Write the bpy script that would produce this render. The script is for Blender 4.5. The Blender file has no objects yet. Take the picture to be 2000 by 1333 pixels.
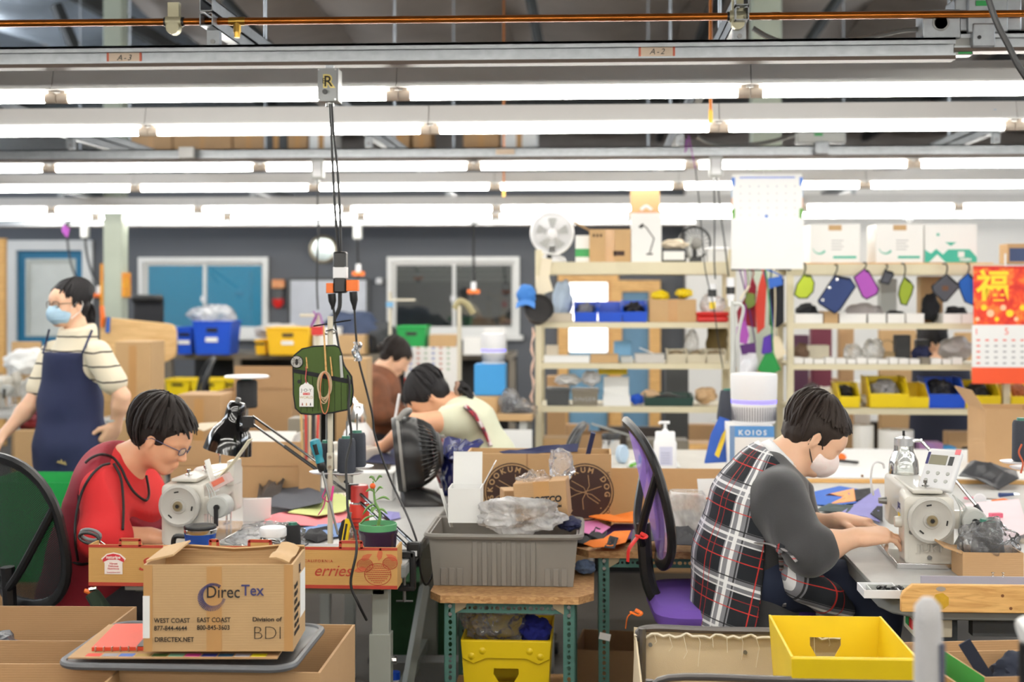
import bpy,math,random
import numpy as np
from mathutils import Matrix,Vector,noise as mnoise

# ------------------------------------------------------------------ camera, world, exposure
F = 2778.0; TH = math.atan2(163.0,F); HC = 1.55; V0 = 570.0
CT,ST = math.cos(TH),math.sin(TH)
scene = bpy.context.scene
COL = scene.collection
cam_d = bpy.data.cameras.new('camera'); cam = bpy.data.objects.new('camera',cam_d); COL.objects.link(cam)
cam_d.lens = 50.0; cam_d.sensor_width = 36.0; cam_d.shift_y = -(666.5 - V0) / 2000.0
cam_d.clip_start = 0.05; cam_d.clip_end = 200
cam.location = (0,0,HC); cam.rotation_euler = (math.pi / 2,0,TH)
cam_d.dof.use_dof = True; cam_d.dof.focus_distance = 3.7; cam_d.dof.aperture_fstop = 3.0
scene.camera = cam
world = bpy.data.worlds.new('world'); scene.world = world; world.use_nodes = True
world.node_tree.nodes['Background'].inputs[0].default_value = (0.86,0.93,1.0,1)
world.node_tree.nodes['Background'].inputs[1].default_value = 9.0
scene.view_settings.view_transform = 'Standard'; scene.view_settings.look = 'None'
scene.view_settings.gamma = 1.0; scene.view_settings.use_curve_mapping = False
scene.view_settings.exposure = 0.0
TUBE_POWER = 48.0
scene.cycles.use_denoising = True
scene.cycles.max_bounces = 7; scene.cycles.transparent_max_bounces = 24
scene.cycles.sample_clamp_indirect = 6.0

# ------------------------------------------------------------------ helpers
PI = math.pi
rnd = random.Random(7)
def P(u,v,Y):
    a = (u - 1000.0) / F; t = Y / (CT + a * ST)
    return Vector((t * (-ST + a * CT),Y,HC + (V0 - v) / F * t))
def XA(u,Y): return P(u,570,Y).x
def ZA(v,Y,u=1000): return P(u,v,Y).z
def G(u,v,z):
    t = (HC - z) * F / (v - V0); a = (u - 1000.0) / F
    return Vector((t * (-ST + a * CT),t * (CT + a * ST),z))
def lin(c): return tuple(((x/255/12.92) if x/255 <= .04045 else ((x/255+.055)/1.055)**2.4) for x in c) + (1.0,)
def T(x=0,y=0,z=0): return Matrix.Translation((x,y,z))
def R(ax,deg): return Matrix.Rotation(math.radians(deg),4,ax)
def SC(x,y,z): return Matrix.Diagonal((x,y,z,1))
ID = Matrix.Identity(4)
def align(p0,p1):
    d = Vector(p1) - Vector(p0)
    q = d.to_track_quat('Z','Y') if d.length > 1e-9 else None
    return Matrix.Translation(p0) @ (q.to_matrix().to_4x4() if q else ID)
def spline(pts,n=6):
    pts = [Vector(p) for p in pts]
    if len(pts) < 3: return pts
    q = [pts[0]*2-pts[1]] + pts + [pts[-1]*2-pts[-2]]
    out = []
    for i in range(1,len(q)-2):
        a,b,c,d = q[i-1:i+3]
        for k in range(n):
            t = k/n
            out.append(.5*((2*b)+(c-a)*t+(2*a-5*b+4*c-d)*t*t+(3*b-a-3*c+d)*t**3))
    out.append(pts[-1]); return out

class MB:
    def __init__(s): s.v = []; s.f = []; s.mi = []; s.cur = 0
    def add(s,vs,fs,M=None):
        o = len(s.v)
        s.v += [tuple(M @ Vector(p)) for p in vs] if M is not None else [tuple(p) for p in vs]
        s.f += [tuple(i+o for i in f) for f in fs]; s.mi += [s.cur]*len(fs); return s
    def box(s,lo,hi,M=None):
        x0,y0,z0 = lo; x1,y1,z1 = hi
        return s.add([(x0,y0,z0),(x1,y0,z0),(x1,y1,z0),(x0,y1,z0),(x0,y0,z1),(x1,y0,z1),(x1,y1,z1),(x0,y1,z1)],
            [(3,2,1,0),(4,5,6,7),(0,1,5,4),(1,2,6,5),(2,3,7,6),(3,0,4,7)],M)
    def cbox(s,c,d,M=None):
        return s.box([c[i]-d[i]/2 for i in range(3)],[c[i]+d[i]/2 for i in range(3)],M)
    def loft(s,rings,M=None,caps=True,closed=False):
        n = len(rings[0]); vs = [p for r in rings for p in r]; fs = []
        m = len(rings)
        for i in range(m if closed else m-1):
            for j in range(n):
                a = i*n+j; b = i*n+(j+1) % n; i2 = (i+1) % m
                fs.append((a,b,i2*n+(j+1) % n,i2*n+j))
        if caps and not closed: fs += [tuple(range(n))[::-1],tuple((m-1)*n+j for j in range(n))]
        return s.add(vs,fs,M)
    def lathe(s,prof,n=20,M=None,caps=True):   # prof: (radius, z)
        return s.loft([[(r*math.cos(2*PI*j/n),r*math.sin(2*PI*j/n),z) for j in range(n)] for r,z in prof],M,caps)
    def cyl(s,p0,p1,r0,r1=None,n=12,caps=True):
        r1 = r0 if r1 is None else r1
        L = (Vector(p1)-Vector(p0)).length
        return s.lathe([(r0,0),(r1,L)],n,align(p0,p1),caps)
    def tube(s,pts,r,n=8,M=None,flat=1.0):
        pts = [Vector(p) for p in pts]; rings = []
        up = Vector((0,0,1)); last = None
        for i,p in enumerate(pts):
            d = (pts[min(i+1,len(pts)-1)]-pts[max(i-1,0)])
            d = d.normalized() if d.length > 1e-9 else Vector((0,0,1))
            if last is None:
                a = d.cross(up if abs(d.z) < .95 else Vector((1,0,0))).normalized()
            else:
                a = last-d*last.dot(d)
                a = a.normalized() if a.length > 1e-6 else d.orthogonal().normalized()
            last = a; b = d.cross(a); rr = r[i] if isinstance(r,(list,tuple)) else r
            rings.append([p+a*(rr*math.cos(2*PI*j/n))+b*(rr*flat*math.sin(2*PI*j/n)) for j in range(n)])
        return s.loft(rings,M)
    def prism(s,poly,h0,h1,M=None):   # polygon in xz, extruded along y
        n = len(poly)
        vs = [(x,h0,z) for x,z in poly]+[(x,h1,z) for x,z in poly]
        fs = [tuple(range(n)),tuple(range(2*n-1,n-1,-1))]+[(i,i+n,(i+1) % n+n,(i+1) % n) for i in range(n)]
        return s.add(vs,fs,M)
    def plate(s,poly,z0,z1,M=None):   # polygon in xy, extruded along z
        n = len(poly)
        vs = [(x,y,z0) for x,y in poly]+[(x,y,z1) for x,y in poly]
        fs = [tuple(range(n-1,-1,-1)),tuple(range(n,2*n))]+[(i,(i+1) % n,(i+1) % n+n,i+n) for i in range(n)]
        return s.add(vs,fs,M)
    def open_box(s,w,d,h,t=.004,tw=None,td=None,M=None,z0=0,nofront=False):
        # hollow container, bottom w x d, top tw x td, front at -y
        tw = tw or w; td = td or d
        def ring(a,b,z,e): return [(-a/2+e,-b/2+e,z),(a/2-e,-b/2+e,z),(a/2-e,b/2-e,z),(-a/2+e,b/2-e,z)]
        vs = ring(w,d,z0,0)+ring(tw,td,z0+h,0)+ring(tw,td,z0+h,t)+ring(w,d,z0+t,t)
        fs = [(3,2,1,0)]
        for k in range(3):
            for i in range(4):
                j = (i+1) % 4; fs.append((k*4+i,k*4+j,k*4+4+j,k*4+4+i))
        fs.append((12,13,14,15))
        return s.add(vs,fs,M)
    def sheet(s,nx,ny,fn,t=.002,M=None):   # fn(u,v)->point, thickened along -z-ish by t
        top = [Vector(fn(i/nx,j/ny)) for j in range(ny+1) for i in range(nx+1)]
        n = len(top); bot = []
        for j in range(ny+1):
            for i in range(nx+1):
                a = top[j*(nx+1)+min(i+1,nx)]-top[j*(nx+1)+max(i-1,0)]
                b = top[min(j+1,ny)*(nx+1)+i]-top[max(j-1,0)*(nx+1)+i]
                m = a.cross(b); m = m.normalized() if m.length > 1e-12 else Vector((0,0,1))
                bot.append(top[j*(nx+1)+i]-m*t)
        fs = []
        for j in range(ny):
            for i in range(nx):
                a = j*(nx+1)+i; fs.append((a,a+1,a+nx+2,a+nx+1)); fs.append((n+a,n+a+nx+1,n+a+nx+2,n+a+1))
        bd = [i for i in range(nx+1)]+[j*(nx+1)+nx for j in range(1,ny+1)]+[ny*(nx+1)+i for i in range(nx-1,-1,-1)]+[j*(nx+1) for j in range(ny-1,0,-1)]
        for k in range(len(bd)):
            a = bd[k]; b = bd[(k+1) % len(bd)]; fs.append((b,a,n+a,n+b))
        return s.add(top+bot,fs,M)
    def blob(s,c,r,seed=0,amp=.25,fr=2.0,sub=3,flat=0.0,M=None):   # crumpled lump; r=(rx,ry,rz)
        vs,fs = ICO(sub); out = []
        for p in vs:
            q = Vector(p)
            k = 1+amp*(mnoise.noise(q*fr+Vector((seed*7.3,seed*3.1,1)))+.45*mnoise.noise(q*fr*2.4+Vector((1,seed*5.7,3)))+.12*abs(mnoise.noise(q*fr*5+Vector((seed,2,3)))))
            z = q.z*r[2]*k
            if flat and z < -flat*r[2]: z = -flat*r[2]
            out.append((c[0]+q.x*r[0]*k,c[1]+q.y*r[1]*k,c[2]+z))
        return s.add(out,fs,M)
    def mesh(s,name):
        me = bpy.data.meshes.new(name); me.from_pydata(s.v,[],s.f); me.update(); return me

_ico = {}
def ICO(sub):
    if sub in _ico: return _ico[sub]
    t = (1+5**.5)/2
    v = [Vector(p).normalized() for p in [(-1,t,0),(1,t,0),(-1,-t,0),(1,-t,0),(0,-1,t),(0,1,t),(0,-1,-t),(0,1,-t),(t,0,-1),(t,0,1),(-t,0,-1),(-t,0,1)]]
    f = [(0,11,5),(0,5,1),(0,1,7),(0,7,10),(0,10,11),(1,5,9),(5,11,4),(11,10,2),(10,7,6),(7,1,8),(3,9,4),(3,4,2),(3,2,6),(3,6,8),(3,8,9),(4,9,5),(2,4,11),(6,2,10),(8,6,7),(9,8,1)]
    for _ in range(sub):
        mid = {}; nf = []
        def m(a,b):
            k = (min(a,b),max(a,b))
            if k not in mid: mid[k] = len(v); v.append(((v[a]+v[b])/2).normalized())
            return mid[k]
        for a,b,c in f:
            x,y,z = m(a,b),m(b,c),m(c,a); nf += [(a,x,z),(b,y,x),(c,z,y),(x,y,z)]
        f = nf
    _ico[sub] = (v,f); return _ico[sub]

def rrect(w,h,r,n=4,x0=0,z0=0):   # rounded rectangle outline centred at x0,z0
    o = []
    for cx,cz,a in ((w/2-r,h/2-r,0),(-w/2+r,h/2-r,90),(-w/2+r,-h/2+r,180),(w/2-r,-h/2+r,270)):
        for k in range(n+1):
            t = math.radians(a+90*k/n); o.append((x0+cx+r*math.cos(t),z0+cz+r*math.sin(t)))
    return o

def link(name,me,mats,parent=None,smooth=40,bev=0,bseg=2,M=None):
    o = bpy.data.objects.new(name,me); COL.objects.link(o)
    mats = mats if isinstance(mats,(list,tuple)) else [mats]
    if not me.materials:
        for m in mats: me.materials.append(m)
    if parent is not None: o.parent = parent
    if M is not None: o.matrix_basis = M
    if smooth and not me.get('sm'):
        me.shade_smooth(); me.set_sharp_from_angle(angle=math.radians(smooth)); me['sm'] = 1
    if bev:
        b = o.modifiers.new('bevel','BEVEL'); b.width = bev; b.segments = bseg; b.limit_method = 'ANGLE'; b.angle_limit = math.radians(40)
    return o
def part(name,mb,mats,parent,world=False,**k):
    if world:
        W = parent.matrix_basis.inverted()
        if parent.parent is not None: W = W @ parent.parent.matrix_basis.inverted()
        mb.v = [tuple(W @ Vector(p)) for p in mb.v]
    me = mb.mesh(name)
    if any(mb.mi): me.polygons.foreach_set('material_index',mb.mi)
    return link(name,me,mats,parent,**k)
def tag(o,label,cat,group=None,kind=None):
    o['label'] = label; o['category'] = cat
    if group: o['group'] = group
    if kind: o['kind'] = kind
    return o
def thing(name,label,cat,loc=(0,0,0),rz=0,group=None,M=None):
    o = bpy.data.objects.new(name,None); COL.objects.link(o); o.empty_display_size = .05
    o.matrix_basis = M if M is not None else Matrix.Translation(loc) @ R('Z',rz)
    return tag(o,label,cat,group)
def one(name,label,cat,mb,mats,group=None,loc=None,rz=0,M=None,**k):
    if loc is None and M is None:
        a = np.array(mb.v); lo = a.min(0); hi = a.max(0); c = Vector(((lo[0]+hi[0])/2,(lo[1]+hi[1])/2,lo[2]))
        mb.v = [tuple(Vector(p)-c) for p in mb.v]; loc = c
    me = mb.mesh(name)
    if any(mb.mi): me.polygons.foreach_set('material_index',mb.mi)
    o = link(name,me,mats,None,**k)
    o.matrix_basis = M if M is not None else Matrix.Translation(loc) @ R('Z',rz)
    return tag(o,label,cat,group)
def struct(name,mb,mats,label=None,parent=None,**k):
    o = part(name,mb,mats,parent,**k)
    if parent is None:
        o['kind'] = 'structure'
        if label: o['label'] = label
    return o
def copy_tree(o,label=None,M=None,parent=None):
    c = o.copy(); COL.objects.link(c)
    if parent is not None: c.parent = parent
    if M is not None: c.matrix_basis = M
    if label: c['label'] = label
    for ch in o.children: copy_tree(ch,parent=c)
    return c
_fonts = {}
def text_mesh(s,size,align_x='CENTER',shear=0,bold=0,space=1.0,line=1.0,depth=.0004,sx=1.0):
    cu = bpy.data.curves.new('lettering','FONT'); cu.body = s; cu.size = size; cu.align_x = align_x; cu.align_y = 'CENTER'
    cu.shear = shear; cu.offset = bold; cu.space_character = space; cu.space_line = line; cu.extrude = depth; cu.resolution_u = 3
    ob = bpy.data.objects.new('lettering',cu); me = bpy.data.meshes.new_from_object(ob)
    bpy.data.objects.remove(ob); bpy.data.curves.remove(cu); me.materials.clear()
    if sx != 1: me.transform(SC(sx,1,1))
    return me
def text(parent,s,size,pos,m,rz=0,rx=90,roll=0,name='lettering',M=None,**k):
    me = text_mesh(s,size,**k)
    if len(me.vertices) == 0: return None
    return link(name,me,m,parent,smooth=0,M=(M if M is not None else T(*pos) @ R('Z',rz) @ R('X',rx) @ R('Z',roll)))
ORD = ['first','second','third','fourth','fifth','sixth','seventh','eighth','ninth','tenth','eleventh','twelfth','thirteenth','fourteenth','fifteenth','sixteenth','seventeenth','eighteenth']

# ------------------------------------------------------------------ materials
_mats = {}
class NT:
    def __init__(s,name):
        s.m = bpy.data.materials.new(name); s.m.use_nodes = True; s.t = s.m.node_tree
        s.b = s.t.nodes['Principled BSDF']; s.o = s.t.nodes['Material Output']; s.x = None
    def n(s,typ,**k):
        n = s.t.nodes.new('ShaderNode'+typ)
        for a,b in k.items():
            if a.startswith('i_'):
                key = a[2:]; key = int(key) if key.isdigit() else key.replace('_',' ')
                s.put(n.inputs[key],b)
            else: setattr(n,a,b)
        return n
    def put(s,sock,v):
        if isinstance(v,bpy.types.NodeSocket): s.t.links.new(v,sock)
        elif isinstance(v,bpy.types.Node): s.t.links.new(v.outputs[0],sock)
        else: sock.default_value = v
    def co(s,mapping=None):
        c = s.n('TexCoord').outputs['Object']
        if mapping:
            mp = s.n('Mapping'); s.put(mp.inputs[0],c)
            if 'r' in mapping: mp.inputs['Rotation'].default_value = [math.radians(a) for a in mapping['r']]
            if 's' in mapping: mp.inputs['Scale'].default_value = mapping['s']
            if 'l' in mapping: mp.inputs['Location'].default_value = mapping['l']
            return mp.outputs[0]
        return c
    def noise(s,scale,detail=3,co=None,rough=.55,dist=0):
        n = s.n('TexNoise',i_Scale=scale,i_Detail=detail,i_Roughness=rough,i_Distortion=dist)
        s.put(n.inputs['Vector'],co or s.co()); return n.outputs['Fac']
    def mix(s,f,a,b,mode='MIX'):
        n = s.n('Mix',data_type='RGBA',blend_type=mode)
        s.put(n.inputs[0],f); s.put(n.inputs[6],a); s.put(n.inputs[7],b); return n.outputs[2]
    def math(s,op,a,b=0.0,c=None):
        n = s.n('Math',operation=op); s.put(n.inputs[0],a); s.put(n.inputs[1],b)
        if c is not None: s.put(n.inputs[2],c)
        return n.outputs[0]
    def ramp(s,f,stops,interp='LINEAR'):
        n = s.n('ValToRGB'); s.put(n.inputs[0],f); n.color_ramp.interpolation = interp
        e = n.color_ramp.elements
        while len(e) < len(stops): e.new(.5)
        for i,(p,c) in enumerate(stops): e[i].position = p; e[i].color = c
        return n.outputs[0]
    def bump(s,h,strength=.3,dist=.002):
        b = s.n('Bump',i_Strength=strength,i_Distance=dist); s.put(b.inputs['Height'],h); s.put(s.b.inputs['Normal'],b.outputs[0])
    def sep(s,v):
        n = s.n('SeparateXYZ'); s.put(n.inputs[0],v); return n.outputs
    def col(s,c): s.put(s.b.inputs['Base Color'],c)
def mat(name,c,r=.5,m=0.,var=.10,vs=7.,bump=0.,bs=150.,coat=0.,sheen=0.,es=0.,c2=None,sss=0.,rv=0.):
    if name in _mats: return _mats[name]
    t = NT(name); b = t.b
    a = lin(c); d = lin(c2) if c2 else tuple(x*(1-var*2) for x in a[:3])+(1,)
    if var or c2: t.col(t.mix(t.noise(vs,4),d,a))
    else: t.col(a)
    b.inputs['Roughness'].default_value = r; b.inputs['Metallic'].default_value = m
    if bump: t.bump(t.noise(bs,3),min(1,bump),.002)
    if coat: b.inputs['Coat Weight'].default_value = coat
    if sheen: b.inputs['Sheen Weight'].default_value = sheen
    if sss: b.inputs['Subsurface Weight'].default_value = sss; b.inputs['Subsurface Radius'].default_value = (.012,.005,.003)
    if es: t.put(b.inputs['Emission Color'],a); b.inputs['Emission Strength'].default_value = es
    _mats[name] = t.m; return t.m
def clear(name,c=(255,255,255),op=.25,r=.08,gl=.3,wr=0.):   # clear film or glass: see-through mixed with gloss and a little milkiness
    if name in _mats: return _mats[name]
    t = NT(name)
    tr = t.n('BsdfTransparent'); tr.inputs[0].default_value = tuple(.7+.3*x for x in lin(c)[:3])+(1,)
    g = t.n('BsdfGlossy',i_Roughness=r); dd = t.n('BsdfDiffuse'); dd.inputs[0].default_value = lin(c); tl = t.n('BsdfTranslucent'); tl.inputs[0].default_value = lin(c)
    df = t.n('MixShader'); df.inputs[0].default_value = .45; t.put(df.inputs[1],dd.outputs[0]); t.put(df.inputs[2],tl.outputs[0])
    if wr:
        bp = t.n('Bump',i_Strength=.3,i_Distance=.006); t.put(bp.inputs['Height'],t.noise(wr,4,rough=.65,dist=1.5)); t.put(g.inputs['Normal'],bp.outputs[0]); t.put(dd.inputs['Normal'],bp.outputs[0])
        f = t.ramp(t.noise(wr*.7,4,dist=2),[(.35,(op*.4,)*3+(1,)),(.7,(min(1,op*1.9),)*3+(1,))])
    else: f = op
    m1 = t.n('MixShader'); t.put(m1.inputs[0],f); t.put(m1.inputs[1],tr.outputs[0]); t.put(m1.inputs[2],df.outputs[0])
    fr = t.n('Fresnel',i_IOR=1.33 if wr else 1.5); m2 = t.n('MixShader'); t.put(m2.inputs[0],t.math('MULTIPLY_ADD',fr.outputs[0],1.0,gl*.25)); t.put(m2.inputs[1],m1.outputs[0]); t.put(m2.inputs[2],g.outputs[0])
    t.put(t.o.inputs[0],m2.outputs[0]); _mats[name] = t.m; return t.m
def m_card(name='cardboard',c=(196,158,114),ax='z'):
    if name in _mats: return _mats[name]
    t = NT(name); co = t.co(); xyz = t.sep(co)
    a = lin(c); d = tuple(x*.80 for x in a[:3])+(1,)
    base = t.mix(t.noise(5,4),d,a)
    fib = t.noise(1,3,t.co({'s': (40,40,400) if ax == 'z' else (400,400,40)}))
    t.col(t.mix(t.math('MULTIPLY',fib,.22),base,lin((150,110,70))))
    w = t.n('TexWave',wave_type='BANDS',bands_direction='Z' if ax == 'z' else 'X',i_Scale=55.0,i_Distortion=.4); t.put(w.inputs['Vector'],co)
    t.bump(t.mix(.4,w.outputs['Fac'],t.noise(90,3)),.12,.002)
    t.b.inputs['Roughness'].default_value = .75; _mats[name] = t.m; return t.m
def m_wood(name,c,c2,s=(3,30,30),r=.5):
    if name in _mats: return _mats[name]
    t = NT(name); g = t.noise(2.5,5,t.co({'s': s}),.6,.8)
    t.col(t.ramp(g,[(.32,lin(c2)),(.55,lin(c)),(.75,tuple(min(1,x*1.12) for x in lin(c)[:3])+(1,))]))
    t.bump(g,.15); t.b.inputs['Roughness'].default_value = r; _mats[name] = t.m; return t.m
def m_chip(name='chipboard'):
    t = NT(name); n1 = t.n('TexVoronoi',i_Scale=160.0); t.put(n1.inputs['Vector'],t.co({'s': (.45,1,1)}))
    t.col(t.mix(t.noise(14,3),t.mix(n1.outputs['Color'],lin((176,128,80)),lin((214,172,118))),t.mix(n1.outputs['Color'],lin((150,105,62)),lin((200,156,104)))))
    t.bump(n1.outputs['Distance'],.3); t.b.inputs['Roughness'].default_value = .7; _mats[name] = t.m; return t.m
def m_steel(name,c=(176,180,184),r=.38,ax=(2,60,60)):
    if name in _mats: return _mats[name]
    t = NT(name); n = t.noise(3,4,t.co({'s': ax})); n2 = t.noise(25,3)
    t.col(t.mix(n2,lin(c),tuple(x*.62 for x in lin(c)[:3])+(1,))); t.put(t.b.inputs['Roughness'],t.math('MULTIPLY_ADD',n,.25,r-.1))
    t.b.inputs['Metallic'].default_value = .85; _mats[name] = t.m; return t.m
def m_net(name,c,sc=260.,hole=.38):
    if name in _mats: return _mats[name]
    t = NT(name); x,y,z = t.sep(t.co())
    def g(a,b): return t.math('GREATER_THAN',t.math('FRACT',t.math('MULTIPLY',t.math('ADD' if b else 'SUBTRACT',a,z),sc)),hole)
    hz = t.math('ADD',x,t.math('MULTIPLY',y,.9))
    k = t.math('MINIMUM',t.math('ADD',t.math('SUBTRACT',1.0,g(hz,1)),t.math('SUBTRACT',1.0,g(hz,0))),1.0)
    tr = t.n('BsdfTransparent'); mx = t.n('MixShader'); t.put(mx.inputs[0],k); t.put(mx.inputs[1],tr.outputs[0]); t.put(mx.inputs[2],t.b.outputs[0])
    t.col(lin(c)); t.b.inputs['Roughness'].default_value = .6; t.put(t.o.inputs[0],mx.outputs[0]); _mats[name] = t.m; return t.m
CARD = m_card(); CARD2 = m_card('cardboard_tan',(206,170,122)); CARD3 = m_card('cardboard_dark',(176,140,100)); CARDX = m_card('cardboard_cross',(200,162,116),'x')
CHIP = m_chip(); PINE = m_wood('pine_board',(226,180,112),(196,142,78)); PLYB = m_wood('birch_ply',(222,184,128),(206,164,106),(2,14,14))
GALV = m_steel('galvanised_steel'); CHROME = mat('chrome',(215,215,215),.18,1,0); STEEL = mat('dull_steel',(150,150,148),.4,.9,.1)
WHITE = mat('white_enamel',(226,226,224),.35,0,.03); PAPER = mat('white_paper',(238,238,236),.8,0,.02); WPLA = mat('white_plastic',(230,230,232),.35,0,.02)
OFFW = mat('offwhite_machine_paint',(212,208,198),.32,0,.05,coat=.3); BEIGE = mat('beige_rack_paint',(222,212,180),.5,0,.08)
BLACK = mat('black_plastic',(26,26,28),.38,0,.1); BLACKG = mat('black_gloss',(14,14,15),.12,0,0,coat=.6); BLKR = mat('black_rubber',(24,24,25),.55,0,.05)
BLKF = mat('black_fabric',(34,35,40),.9,0,.15,bump=.3,bs=500); NAVYF = mat('navy_fabric',(34,40,78),.85,0,.15,bump=.3,bs=500)
DGREY = mat('dark_grey_plastic',(70,72,74),.5,0,.08); GREYP = mat('grey_plastic',(136,134,130),.5,0,.06); LGREY = mat('light_grey_paint',(186,188,184),.45,0,.05)
TEAL = mat('teal_steel_paint',(78,122,112),.45,.1,.15,vs=30); TABLEG = mat('grey_laminate',(196,196,194),.4,0,.08,vs=40); EDGEG = mat('grey_table_edge',(128,130,128),.5,0,.05)
YELP = mat('yellow_corrugated_plastic',(240,206,20),.42,0,.06,vs=10); YELB = mat('yellow_bin_plastic',(244,212,24),.4,0,.04); BLUB = mat('blue_bin_plastic',(20,78,200),.4,0,.05)
ORANGE = mat('orange_plastic',(240,116,30),.45,0,.04); RED = mat('red_plastic',(206,38,34),.4,0,.04); GREENP = mat('green_plastic',(30,150,70),.45,0,.05)
INK = mat('black_ink',(34,30,30),.7,0,0); INKBR = mat('brown_ink',(62,42,36),.75,0,0); INKRED = mat('red_brown_ink',(176,62,44),.75,0,.05); INKBLUE = mat('navy_ink',(62,62,110),.7,0,0)
TAPE = mat('packing_tape',(196,150,96),.28,0,.06); BAG = clear('clear_poly_bag',(240,242,246),.22,.14,.10,9.); BAGW = clear('milky_poly_bag',(248,248,248),.68,.25,.08,8.); GLASS = clear('clear_glass',(250,255,253),.04,.03,.3)
PURF = mat('purple_fabric',(112,78,172),.85,0,.08,bump=.25,bs=600); ORGF = mat('orange_fabric',(246,130,30),.85,0,.08,bump=.25,bs=500); LAVF = mat('lavender_fabric',(142,138,196),.85,0,.08,bump=.2,bs=500)
PLUMF = mat('plum_fabric',(86,46,108),.85,0,.1,bump=.2,bs=500); BLUF = mat('blue_fabric',(58,104,190),.85,0,.1,bump=.2,bs=500); GRYF = mat('charcoal_fabric',(82,84,92),.9,0,.1,bump=.25,bs=500); LIMF = mat('lime_fabric',(186,204,60),.85,0,.1,bump=.2,bs=500); PNKF = mat('pink_fabric',(250,142,150),.85,0,.1,bump=.2,bs=400); HOTP = mat('hot_pink_ribbon',(236,66,150),.7,0,.06); GRNF = mat('green_fabric',(52,140,76),.85,0,.1); MAGF = mat('magenta_fabric',(170,84,178),.85,0,.08,bump=.2,bs=500)
COPPER = mat('copper_pipe_metal',(202,120,52),.28,1,.3,14.); BRASS = mat('brass',(190,150,70),.3,1,.1)

# ================================================================== SETTING
YB = 15.3
WALLG = mat('wall_grey_paint',(92,95,101),.7,0,.05,vs=2.); WALLW = mat('wall_white_paint',(222,220,216),.7,0,.03,vs=2.)
INSUL = mat('insulation_blanket',(206,194,184),.8,0,.25,vs=1.2,bump=.4,bs=4.); FOIL = mat('foil_insulation',(200,210,222),.3,.8,.1,3.)
CONC = mat('concrete_floor',(84,80,76),.6,0,.2,vs=3.); GREENCOL = mat('green_column_paint',(176,184,168),.5,0,.08)
DARKST = mat('dark_roof_steel',(66,68,68),.6,.2,.2); BLUED = mat('blue_door_paint',(30,118,160),.4,0,.06); BLUEW = mat('blue_room_paint',(14,150,190),.6,0,.08,vs=2.)
mb = MB().box((-9,-7,-.1),(9,27,0)); struct('floor',mb,CONC,'grey concrete workshop floor')
mb = MB().box((-9,-7,4.7),(9,27,4.8))
ceil = struct('ceiling',mb,INSUL,'brown grey insulated workshop ceiling')
# sagging insulation blankets between roof beams
for i in range(9):
    x0 = -9+i*2
    b = MB().sheet(8,24,lambda u,v: (x0+u*2,11+v*16,4.68-.22*math.sin(PI*u)-.05*math.sin(v*40+i)),.01)
    part('insulation_blanket',b,FOIL if i in (0,1) else INSUL,ceil)
for x in (-5,1.2,5): part('roof_beam',MB().box((x-.05,8,4.36),(x+.05,27,4.50)),DARKST,ceil)
part('roof_beam',MB().box((-9,21.4,4.25),(9,21.5,4.42)),DARKST,ceil)
for (u0,v0,u1,v1) in ((110,10,170,150),(1580,80,1642,-10),(1036,-5,1066,160),(440,0,560,130)):
    b = MB().tube([P(u0,v0,13.6),P(u1,v1,13.6)],.06,6); part('roof_brace',b,DARKST,ceil)
def holes_wall(name,x0,x1,z0,z1,Y,t,holes,m,label):
    xs = sorted({x0,x1} | {h[0] for h in holes} | {h[1] for h in holes}); zs = sorted({z0,z1} | {h[2] for h in holes} | {h[3] for h in holes})
    b = MB()
    for i in range(len(xs)-1):
        for j in range(len(zs)-1):
            cx,cz = (xs[i]+xs[i+1])/2,(zs[j]+zs[j+1])/2
            if any(h[0] < cx < h[1] and h[2] < cz < h[3] for h in holes): continue
            b.box((xs[i],Y,zs[j]),(xs[i+1],Y+t,zs[j+1]))
    return struct(name,b,m,label)
def rect(u0,v0,u1,v1,Y):
    a = P((u0+u1)/2,(v0+v1)/2,Y); p = P(u0,v0,Y); q = P(u1,v1,Y); return (p.x,q.x,q.z,p.z)
D1 = rect(14,470,182,900,YB); D1 = (D1[0],D1[1],0,D1[3])
W1 = rect(272,503,525,655,YB); W2 = rect(757,502,1015,655,YB); W3 = rect(1108,545,1190,700,YB); W3 = (W3[0],W3[1],0,W3[3])
XW = XA(1335,YB)
holes_wall('wall_back',-9,XW,0,3.1,YB,.12,[D1,W1,W2,W3],WALLG,'dark grey painted back wall with door and office windows')
struct('wall_right_back',MB().box((XW,14.9,0),(9,15.0,2.85)),WALLW,'white partition wall behind the right hand shelving')
struct('wall_far',MB().box((-9,26.9,0),(9,27,4.7)),INSUL,'dim far wall above the offices')
struct('wall_left',MB().box((-9.1,-7,0),(-9,27,3.3)).box((-9.1,-7,4.45),(-9,27,4.7)).box((-9.1,-7,3.3),(-9,2,4.45)).box((-9.1,20,3.3),(-9,27,4.45)),WALLW,'white side wall with a high opening added to light the ceiling'); struct('wall_right',MB().box((9,-7,0),(9.1,27,3.3)).box((9,-7,4.45),(9.1,27,4.7)).box((9,-7,3.3),(9.1,2,4.45)).box((9,20,3.3),(9.1,27,4.45)),WALLW,'white side wall opposite, with a high opening added to light the ceiling'); struct('wall_near',MB().box((-9,-7.1,0),(9,-7,4.7)),WALLW)  # high openings in both side walls are added so sky light reaches the ceiling
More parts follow.
